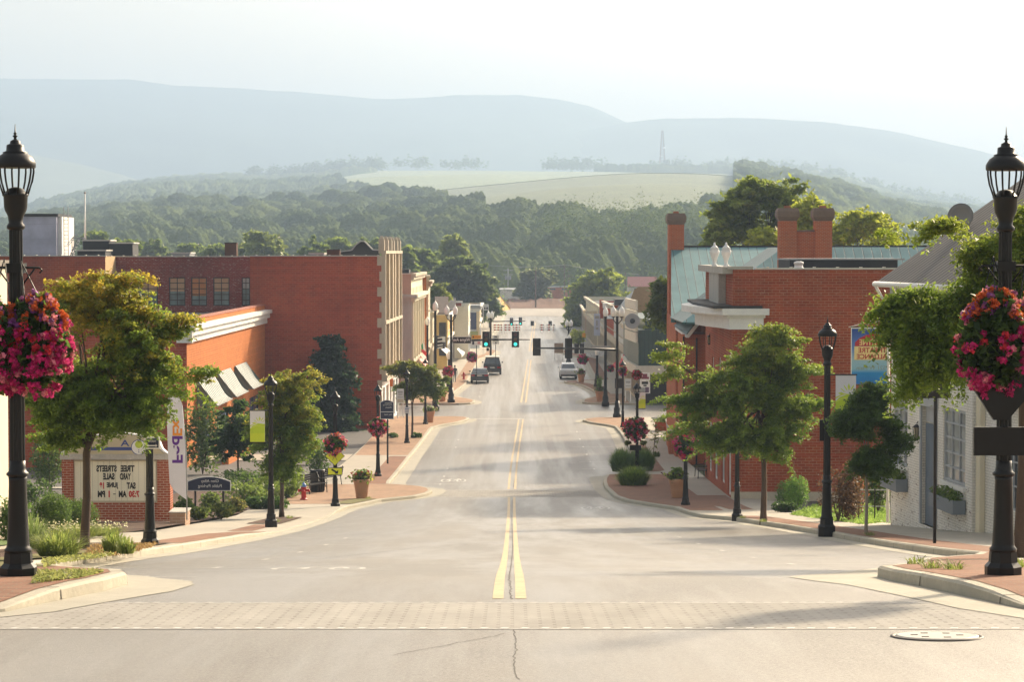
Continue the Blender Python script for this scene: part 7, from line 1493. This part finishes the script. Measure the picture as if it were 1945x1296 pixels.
# communication tower on the hill
x, y, z = PD(1258, 324, 4110); t = T('radio_tower', 'tall thin lattice radio tower on the hill crest', 'radio tower', (x, y, z)); Hh = PD(1258, 248, 4110)[2]-z; mb = MB()
for k in range(14):
    w0 = 5.2*(1-k/17); w1 = 5.2*(1-(k+1)/17); z0, z1 = Hh*k/14, Hh*(k+1)/14
    for sx, sy in ((-1, -1), (1, -1), (1, 1), (-1, 1)): mb.bar((sx*w0, sy*w0, z0), (sx*w1, sy*w1, z1), 1.5)
    mb.bar((-w0, -w0, z0), (w1, -w1, z1), .6); mb.bar((w0, -w0, z0), (-w1, -w1, z1), .6)
mb.build('lattice', pm('tower_red', (.20, .10, .09), .7, 0), t); mb = MB(); [mb.lathe([(1.8, 0), (2.0, 1.2), (1.8, 2.4)], 10, (sx*3.2, -2.4, zz)) for sx, zz in ((1, Hh*.55), (-1, Hh*.35), (1, Hh*.2))]; mb.build('antenna', WHITE, t)
# ------------------------------------------------------------------ street trees
def TB(px, py, e=.15): return G(px, py, e)
def blobs_px(base, L):
    """crown lobes given by picture position and radii (pixels) at the tree's own distance"""
    k = base[1]/F; out = []
    for px, py, rx, rz in L:
        q = PD(px, py, base[1]); out.append((q[0]-base[0], 0, q[2]-base[2], rx*k, rx*k*.95, rz*k))
    return out
G0, G1, WM = (.04, .08, .012), (.21, .31, .03), (.66, .36, .03)
b0 = TB(160, 1045); tree('street_tree', 'large left street tree with golden top and forked slim trunk beside the monument sign', 'tree', b0, blobs_px(b0, [(180, 600, 70, 85), (235, 545, 35, 40), (250, 660, 80, 80), (120, 580, 45, 50), (140, 720, 75, 85), (230, 760, 85, 70), (300, 690, 55, 40), (130, 800, 50, 55), (325, 640, 35, 28), (100, 660, 45, 60), (355, 712, 34, 16), (110, 740, 50, 60), (200, 700, 70, 80), (330, 603, 32, 6), (100, 545, 26, 10), (368, 700, 30, 7), (345, 745, 30, 8), (190, 520, 16, 22), (285, 590, 30, 12)]),
     820, 110, .24, .042, G0, G1, WM, .8, .1, 12, 21, gap=.24, lean=(.12, 0), stem=1.95)
b0 = TB(535, 978); tree('street_tree', 'yellow-green left street tree behind the green banner lamp', 'tree', b0, blobs_px(b0, [(545, 745, 45, 40), (570, 790, 45, 45), (520, 790, 40, 45), (555, 840, 48, 40), (585, 725, 30, 25), (515, 850, 35, 40), (480, 800, 26, 30), (565, 880, 30, 25), (540, 890, 40, 22)]), 500, 90, .3, .056, G0, G1, WM, .5, .09, 9, 22, gap=.24, stem=1.9)
b0 = TB(783, 832); tree('street_tree', 'small spreading street tree on the paved left corner before the bank', 'tree', b0, blobs_px(b0, [(790, 705, 30, 22), (815, 715, 26, 20), (765, 700, 26, 15), (790, 735, 34, 22), (820, 740, 18, 16), (745, 698, 22, 8), (838, 722, 14, 10)]), 260, 70, .34, .085, G0, (.15, .19, .03), WM, .25, .08, 8, 23, gap=.24, stem=2.2)
b0 = TB(1450, 990); tree('street_tree', 'broad dark green street tree in front of the brick hall', 'tree', b0, blobs_px(b0, [(1450, 690, 60, 70), (1400, 740, 70, 65), (1470, 770, 65, 75), (1350, 720, 50, 50), (1420, 810, 70, 55), (1490, 720, 45, 60), (1320, 790, 48, 40), (1300, 700, 36, 22), (1515, 780, 35, 50), (1370, 830, 45, 35), (1475, 640, 35, 30), (1290, 760, 28, 16), (1460, 845, 50, 28), (1272, 675, 30, 6), (1268, 712, 26, 6), (1283, 655, 24, 6), (1542, 700, 40, 8), (1545, 765, 28, 8), (1505, 650, 28, 8), (1440, 625, 20, 12)]),
     900, 100, .3, .054, (.038, .078, .012), (.20, .30, .03), (.5, .42, .03), .35, .11, 13, 24, gap=.26, stem=2.35)
b0 = TB(1645, 1015); tree('young_tree', 'young dark-leaved tree with pale slim trunk left of the white house', 'tree', b0, blobs_px(b0, [(1650, 760, 25, 30), (1640, 810, 42, 38), (1680, 830, 32, 35), (1620, 840, 35, 28), (1650, 870, 45, 30), (1655, 735, 12, 14), (1610, 800, 22, 20)]), 460, 110, .26, .045, (.025, .06, .012), (.10, .17, .03), None, 0, .05, 7, 25, gap=.2, stem=1.6, bark=pm('pale_bark', (.32, .28, .22), .9, .2, 6))
b0 = TB(1938, 1060); tree('street_tree', 'near right street tree arching over the white house from the picture edge', 'tree', b0, blobs_px(b0, [(1910, 500, 75, 70), (1860, 485, 30, 28), (1780, 425, 40, 9), (1725, 405, 26, 9), (1870, 560, 75, 50), (1790, 600, 60, 45), (1740, 590, 35, 18), (1705, 605, 30, 12), (1800, 670, 65, 50), (1745, 655, 40, 28), (1860, 690, 50, 35), (1950, 620, 70, 90), (1695, 440, 22, 16), (1960, 450, 60, 70), (1760, 600, 75, 42), (1785, 670, 75, 55), (1730, 565, 42, 20), (1680, 580, 14, 14), (1765, 715, 50, 34), (1810, 590, 50, 36), (1760, 640, 50, 40)]),
     1050, 120, .25, .040, (.045, .09, .012), (.22, .32, .03), (.42, .38, .03), .5, .12, 14, 26, drop=.5, gap=.26, stem=2.6, lean=(.1, 0))
b0 = TB(452, 922, .1); tree('round_tree', 'small round dark tree left of the green banner', 'tree', b0, blobs_px(b0, [(450, 810, 40, 40), (435, 840, 35, 35), (470, 840, 35, 30), (450, 780, 25, 22)]), 200, 52, .24, .1, (.015, .04, .012), (.04, .08, .02), None, 0, .06, 6, 27, gap=.5, stem=1.1)
b0 = (PD(636, 815, 176)[0], 176, zg(176)-.1); tree('conical_evergreen', 'tall dark conical evergreen against the red brick wall', 'tree', b0, blobs_px(b0, [(633, 780, 42, 50), (630, 730, 38, 50), (628, 690, 28, 42), (626, 660, 16, 25), (636, 800, 40, 30)]), 420, 46, .5, .2, (.008, .025, .012), (.02, .045, .018), None, 0, .12, 6, 28, gap=.8, stem=.6)
b0 = TB(1216, 890); tree('sapling', 'thin nearly bare sapling beside the broad red basket', 'tree', (b0[0]+.75, b0[1], b0[2]), [(.15, 0, 2.0, .4, .4, .9)], 26, 8, .2, .07, (.1, .12, .03), (.2, .2, .05), None, 0, .02, 7, 29, stem=1.0)
# trees behind the houses
def bigtree(label, px, pyb, Y, L, c0, c1, seed, ncl=300, per=45, leaf=.3, name='big_tree', gap=.28, group='large trees behind the rooftops', forks=12, trunk=.3, zb=None):
    x, _, z = PD(px, pyb, Y); b_ = (x, Y, z if zb is None else zb); return tree(name, label, 'tree', b_, blobs_px(b_, L), ncl, per, 1.0 if Y > 300 else .7, leaf, c0, c1, None, 0, trunk, forks, seed, group, gap=gap, gs=.5, stem=3.0)
bigtree('large green tree behind the copper roof, left of the twin chimneys', 1440, 500, 185, [(1440, 380, 50, 35), (1400, 430, 50, 50), (1500, 400, 45, 35), (1470, 450, 60, 40), (1380, 400, 25, 25), (1510, 360, 25, 22), (1365, 460, 28, 35), (1440, 350, 25, 12)], (.06, .10, .015), (.28, .33, .04), 31, 420, 48, .22, zb=3)
bigtree('yellow-green tree between and right of the twin chimneys', 1600, 500, 180, [(1600, 440, 35, 35), (1640, 430, 35, 32), (1560, 430, 40, 40), (1540, 400, 28, 20), (1680, 450, 30, 30), (1460, 460, 30, 26)], (.22, .26, .01), (.5, .5, .04), 32, 330, 46, .2, zb=3)
bigtree('dark green tree left of the tall end chimney', 1292, 700, 172, [(1258, 580, 9, 20), (1264, 552, 8, 20), (1263, 610, 5, 12)], (.035, .07, .015), (.13, .16, .03), 33, 100, 40, .2, zb=.3)
bigtree('large yellow-green tree at the right side of the far street end', 1130, 640, 430, [(1130, 560, 38, 30), (1105, 580, 30, 35), (1155, 575, 32, 35), (1140, 530, 28, 18), (1110, 610, 28, 28), (1165, 600, 25, 30), (1120, 545, 25, 25)], (.08, .12, .015), (.36, .40, .04), 34, 420, 42, .48, zb=0)
bigtree('dark green tree below and behind the far right yellow-green tree', 1105, 660, 440, [(1100, 625, 18, 35), (1120, 640, 16, 25), (1135, 620, 20, 30)], (.03, .06, .02), (.07, .11, .03), 35, 160, 36, .5, zb=0)
bigtree('large dark tree at the left side of the far street end', 890, 600, 420, [(880, 520, 38, 35), (910, 550, 32, 40), (860, 560, 38, 35), (925, 575, 22, 22), (840, 530, 26, 30), (895, 590, 30, 20)], (.035, .065, .018), (.12, .16, .04), 36, 420, 42, .48, zb=0)
bigtree('pale round tree directly behind the bank building', 832, 600, 300, [(832, 560, 16, 22), (822, 575, 14, 18)], (.08, .11, .02), (.22, .24, .05), 37, 90, 40, .35, zb=0)
bigtree('grey-green round tree in the middle of the gap', 1017, 576, 590, [(1015, 535, 26, 24), (1030, 525, 20, 16), (1000, 545, 16, 22), (1020, 555, 24, 18)], (.09, .11, .05), (.16, .18, .08), 38, 260, 40, .6, zb=0)
VT = [(505, 470, 42, 30), (590, 480, 38, 26), (645, 470, 36, 26), (700, 478, 36, 26), (290, 478, 34, 20), (235, 470, 20, 14), (360, 478, 26, 16), (410, 480, 26, 16), (455, 482, 26, 16), (860, 470, 24, 22), (800, 500, 36, 30), (760, 490, 30, 28), (970, 505, 34, 26), (185, 455, 16, 14)]
for i, (px, py, rx, rz) in enumerate(VT):
    rg = np.random.default_rng(60+i); Y = 690 if i == 12 else 470+rg.uniform(-60, 80); L = [(px+rg.uniform(-.4, .4)*rx, py+rg.uniform(-.3, .6)*rz, rx*rg.uniform(.5, .7), rz*rg.uniform(.55, .75)) for _ in range(6)]+[(px, py+rz, rx*.8, rz)]
    lab = ('tall pale green tree rising left of the dark roof chimney', 'green tree above the roofline right of centre-left', 'green tree behind the short roof chimney', 'green tree behind the scrolled gable', 'low bushy tree behind the second roof screen', 'small tree just right of the bare white pole', 'low tree behind the worn brick wall windows', 'low tree left of the square roof chimney', 'low tree touching the right side of the square roof chimney', 'pale slender tree at the left of the white gable house', 'rounded valley tree right of the stone pinnacles', 'valley tree touching the stone pinnacles', 'dark rounded tree left of the gap with a lit top', 'dark conifer behind the white pole')[i]
    k0, k1 = ((.1, .14, .03), (.28, .32, .08)) if i in (0, 9) else ((.06, .10, .02), (.2, .26, .05)); bigtree(lab, px, py+60, Y, L, k0, k1, 70+i, 210, 38, .55, 'valley_tree', group='trees in the valley behind the roofs', zb=0)
# valley floor woods
pts = []; rng = np.random.default_rng(8)
while len(pts) < 620:
    y = rng.uniform(520, 790); x = rng.uniform(-1, 1)*y*.235; px = W/2+x*F/y
    if 925 < px < 1105 and y < 730: continue
    if 1185 < px < 1258 and y < 575: continue
    pts.append((x, y, -1.0+max(0, (y-640))*.02))
wood('valley_woods', 'dense green tree belt on the valley floor behind the town', pts, 6.0, 12, 150, 1.0, (.04, .075, .02), (.13, .18, .05), 13)
pts = [(((px-W/2)/F)*y, y, z_) for px, y, z_ in [(1000+rng.uniform(0, 330), rng.uniform(700, 860), rng.uniform(6, 20)) for _ in range(130)]]
wood('knoll_woods', 'darker wooded knoll right of the gap behind the street end', pts, 7, 13, 150, 1.1, (.03, .06, .02), (.09, .13, .04), 14)
# ------------------------------------------------------------------ planting
def S(name, label, cat, px, py, r, h, n, leaf, c0, c1, sd, e=.12, group=None, lobes=5): return shrub(name, label, cat, G(px, py, e), r, h, n, leaf, c0, c1, sd, group, lobes)
D0, D1 = (.025, .06, .012), (.07, .13, .025); Y0_, Y1_ = (.08, .14, .02), (.24, .28, .04)
S('round_shrub', 'large rounded green shrub left of the monument sign base', 'shrub', 128, 1008, .95, 1.05, 9000, .032, (.02, .05, .01), (.08, .14, .02), 41)
S('round_shrub', 'rounded green shrub just right of the left edge lamp post', 'shrub', 82, 1018, 1.0, 1.2, 9000, .032, (.02, .05, .01), (.08, .14, .02), 42); S('round_shrub', 'dark shrub at the left edge beside the cream wall', 'shrub', 15, 1030, .75, 1.2, 1500, .06, D0, D1, 43); S('round_shrub', 'smaller shrub behind the two rounded ones', 'shrub', 60, 968, 1.0, 1.3, 1500, .07, D0, D1, 44)
for i, (px, py, r, h) in enumerate(((395, 972, .75, .8), (345, 985, .6, .9), (420, 985, .7, .6), (448, 972, .6, .6), (375, 988, .55, .5))): S('ground_shrub', ('low mixed shrub right under the dark blue sign', 'low dark shrub at the feather flag foot', 'olive shrub beside the walk right of the blue sign', 'bronze tipped shrub at the end of the walk bed', 'low shrub in front of the blue sign post')[i], 'shrub', px, py, r, h, 800, .08, (.05, .09, .02), ((.12, .16, .03), (.09, .14, .03), (.2, .2, .05), (.25, .18, .05), (.14, .16, .03))[i], 45+i, .1, 'low shrubs around the blue sign')
for i, (px, py, r, h) in enumerate(((465, 957, 1.1, 1.1), (505, 950, 1.1, 1.2), (545, 948, 1.0, 1.3), (490, 968, .8, .6), (525, 968, .8, .6), (602, 905, .75, 2.0), (470, 925, 1.6, .9), (585, 880, 1.2, 1.4))): S('bed_shrub', ('bright green shrub mass left of the banner lamp', 'bright green shrub behind the banner lamp pole', 'leafy light shrub beside the tree trunk and hydrant', 'dark low shrub before the bright mass', 'dark low shrub at the banner lamp foot', 'tall dark shrub behind the litter bin', 'clipped dark hedge at the lot edge', 'shrub behind the street tree by the driveway')[i], 'shrub', px, py, r, h, 1300, .08, D0 if i in (3, 4, 5, 6) else Y0_, D1 if i in (3, 4, 5, 6) else (.2, .27, .05), 55+i, .1, 'shrubs in the corner bed')
S('boxwood', 'pale magnolia-like shrub beside the feather flag', 'shrub', 385, 900, 1.3, 4.4, 2200, .13, D0, (.12, .17, .04), 66, .05, None, 6)
shrub('low_tree', 'leafy dark tree behind the monument sign at left', 'tree', G(95, 935, 0), 1.3, 3.2, 2600, .09, D0, (.10, .15, .03), 67, None, 7)
for i, (px, py, r, h, n) in enumerate(((110, 1055, .55, .42, 700), (150, 1020, .8, .35, 700), (215, 1050, .28, .4, 320), (95, 1035, .5, .4, 500), (200, 1018, .6, .3, 450), (240, 1052, .22, .3, 240))): grass_tuft('daylily_clump', ('largest daylily clump right of the left edge lamp', 'flowering lily drift behind the tree trunk', 'green lily tuft right of the forked trunk', 'daylily clump behind the largest one', 'yellowish lily drift in front of the monument sign', 'small tuft at the end of the kerb bed')[i], 'plant', G(px, py, .2), r, h, n, .016, (.10, .16, .03), (.34, .36, .09), 70+i, 'daylilies in the left bed', (.75, .7, .5) if i in (1, 3, 4) else None)
grass_tuft('spiky_grass', 'long arching grass clump touching the left edge lamp', 'plant', G(60, 1040, .2), .5, .7, 400, .016, (.10, .16, .05), (.26, .32, .12), 80)
for i, (px, py, r, h, n, c1) in enumerate(((1181, 896, .95, 1.25, 2200, (.14, .24, .04)), (1221, 894, .95, 1.25, 2200, (.12, .21, .035)), (1203, 922, 1.15, .95, 2400, (.28, .40, .05)), (1205, 888, .6, .95, 800, (.08, .15, .03)), (1247, 868, .35, .35, 250, (.06, .1, .03)))): grass_tuft('ornamental_grass', ('left tall clump of clipped grass on the right corner', 'right tall clump of clipped grass on the right corner', 'bright front grass clump at the kerb on the right', 'middle back grass clump under the black box', 'small dark tuft by the sapling')[i], 'plant', G(px, py, .15), r, h, n, .022, (.05, .10, .02), c1, 81+i, 'grasses on the right corner', None, .35)
for i, (px, py, r) in enumerate(((745, 832, .5), (790, 832, .5))): S('green_tuft', ('flat green tuft left of the small parking plate lamp', 'flat green tuft right of the small parking plate lamp')[i], 'plant', px, py, r, .35, 350, .1, D0, D1, 90+i, .15, 'tufts in the small bed')
S('pine_bush', 'bright feathery green bush at the foot of the brick hall wall', 'shrub', 1515, 968, .8, 1.5, 2600, .05, (.07, .16, .02), (.20, .36, .06), 92); S('pine_bush', 'second feathery green bush just left of it', 'shrub', 1493, 966, .6, 1.3, 1500, .05, (.05, .12, .02), (.11, .21, .045), 98)
S('burgundy_shrub', 'dark burgundy shrub behind the tall right lamp', 'shrub', 1592, 992, .85, 2.1, 2600, .06, (.025, .012, .012), (.09, .035, .02), 93); S('burgundy_shrub', 'burgundy shrub with red tips behind the young tree', 'shrub', 1620, 985, .7, 2.3, 1600, .06, (.05, .015, .012), (.22, .05, .03), 94)
S('dark_ground_shrub', 'low spreading dark green shrub at the lawn edge', 'shrub', 1492, 975, .7, .45, 900, .07, (.015, .035, .01), (.04, .08, .02), 95); S('back_shrub', 'green shrub between the young tree and the white house', 'shrub', 1668, 975, .85, 2.6, 2000, .08, D0, (.12, .16, .03), 96)
S('yellow_bush', 'bright yellow green bush at the far right pavement', 'shrub', 1098, 655, 1.4, 2.3, 700, .25, (.3, .34, .03), (.6, .6, .08), 97)
S('porch_shrub', 'shrub in the raised bed beside the end pillar on the right', 'shrub', 1290, 850, .8, 1.6, 900, .1, D0, (.14, .18, .04), 99)
for i, (px, py) in enumerate(((1410, 985), (1812, 1082), (1740, 1012+60), (525, 992), (550, 985), (1652, 1018), (1450, 992), (700, 948), (1770, 1080), (1945, 1078))): grass_tuft('weed_tuft', ('weeds at the foot of the lamp hidden in the round tree', 'weed tuft in the brick paving left of the right edge lamp', 'small weeds near the kerb nose on the right', 'weed tuft at the banner lamp foot', 'weeds around the yellow-green tree trunk', 'weeds at the young tree foot', 'dry weeds at the broad tree foot', 'weeds at the terracotta pot foot', 'weeds in the paving joint right of the kerb nose', 'weeds behind the right edge lamp')[i], 'weeds', G(px, py, .155), .22, .13, 70, .012, (.10, .14, .03), (.28, .3, .08), 100+i, 'weeds in the paving')
# grass blades on lawns and strips: one mass each
def blades(name, label, poly, n, h, c0, c1, seed, e=.15):
    rg = np.random.default_rng(seed); P = []; xs_ = [p[0] for p in poly]; ys_ = [p[1] for p in poly]
    while len(P) < n:
        x, y = rg.uniform(min(xs_), max(xs_)), rg.uniform(min(ys_), max(ys_))
        if inside((x, y), poly): P.append((x, y, zg(y)+e+h*.3))
    t = rg.uniform(0, 1, (n, 1)); o = leaves(name, np.array(P), h, np.array(c0)*(1-t)+np.array(c1)*t, LEAF, None, rng=rg, asp=3.0, up=0); tag(o, label, 'grass', kind='stuff')
gx = lambda *q: [G(a, b_, .15)[:2] for a, b_ in q]
blades('lawn_grass', 'short green lawn beside the white house', gx((1500, 978), (1545, 960), (1680, 955), (1683, 992), (1640, 997)), 5000, .07, (.08, .16, .02), (.24, .36, .06), 1, .14)
blades('verge_grass', 'dry yellow green grass on the left kerb strip', gx((85, 1083), (80, 1070), (200, 1050), (260, 1048), (160, 1065)), 2200, .03, (.16, .17, .05), (.3, .28, .09), 2, .18)
blades('verge_grass', 'straggly grass between bricks at the left edge lamp foot', gx((60, 1110), (75, 1088), (200, 1088), (150, 1100)), 1300, .03, (.14, .17, .05), (.3, .27, .09), 3, .16)
blades('mulch_litter', 'brown bark litter in the left planting bed', gx((160, 1062), (170, 1040), (300, 1035), (230, 1055)), 2500, .04, (.14, .06, .03), (.3, .16, .08), 4, .17)
# railings by the lawn
a = G(1600, 990, .1); t = T('iron_railing', 'thin dark iron railing across the lawn beside the burgundy shrubs', 'railing', a); c = G(1690, 985, .1)
for k in range(5): q = k/4; x_ = a[0]+(c[0]-a[0])*q; MB().box(x_-.02, x_+.02, a[1]-.02, a[1]+.02, a[2]-.1, a[2]+1.15).build('post', IRON, t, True)
mb = MB(); mb.box(a[0], c[0], a[1]-.012, a[1]+.012, a[2]+1.08, a[2]+1.12); mb.box(a[0], c[0], a[1]-.012, a[1]+.012, a[2]+.5, a[2]+.53); mb.build('rail', GREY, t, True)
t = T('porch_wall', 'low stone topped ramp wall beside the end pillar on the right', 'wall', G(1275, 800, .1)); P = [PD(1263, 815, 168), PD(1290, 850, 152)]
mb = MB(); a, c = Vector((10.9, 168, zg(168))), Vector((9.9, 150, zg(150))); mb.obox((a+c)/2+Vector((0, 0, .75)), (c-a)/2, (.18, 0, 0), (0, 0, .7)); mb.build('wall', BR_CHIM, t, True); mb = MB(); mb.obox((a+c)/2+Vector((0, 0, 1.49)), (c-a)/2*1.01, (.25, 0, 0), (0, 0, .04)); mb.build('cap', LIME, t, True)
t = T('brick_planter', 'low brick planter with green plants at the right pavement', 'planter', G(1258, 818, .15)); MB().box(-.5, .5, -.5, .5, 0, .6).build('box', BR_RED, t); rg = np.random.default_rng(3); P = rg.normal(size=(200, 3))*np.array([.3, .3, .15])+np.array([0, 0, .75]); leaves('foliage', P, .13, np.tile((.12, .18, .03), (200, 1)), LEAF, t, rng=rg)
# ------------------------------------------------------------------ haze
m = bpy.data.materials.new('haze'); m.use_nodes = True; nt = m.node_tree; nt.nodes.clear()
o_ = nd(nt, 'ShaderNodeOutputMaterial'); pv = nd(nt, 'ShaderNodeVolumePrincipled'); pv.inputs['Color'].default_value = (.43, .565, .775, 1)
pv.inputs['Density'].default_value = HAZE; pv.inputs['Anisotropy'].default_value = .25; nt.links.new(pv.outputs[0], o_.inputs['Volume'])
hz_ = MB().box(-2800, 2800, -70, 9300, -40, 575).build('haze', m); tag(hz_, kind='stuff')
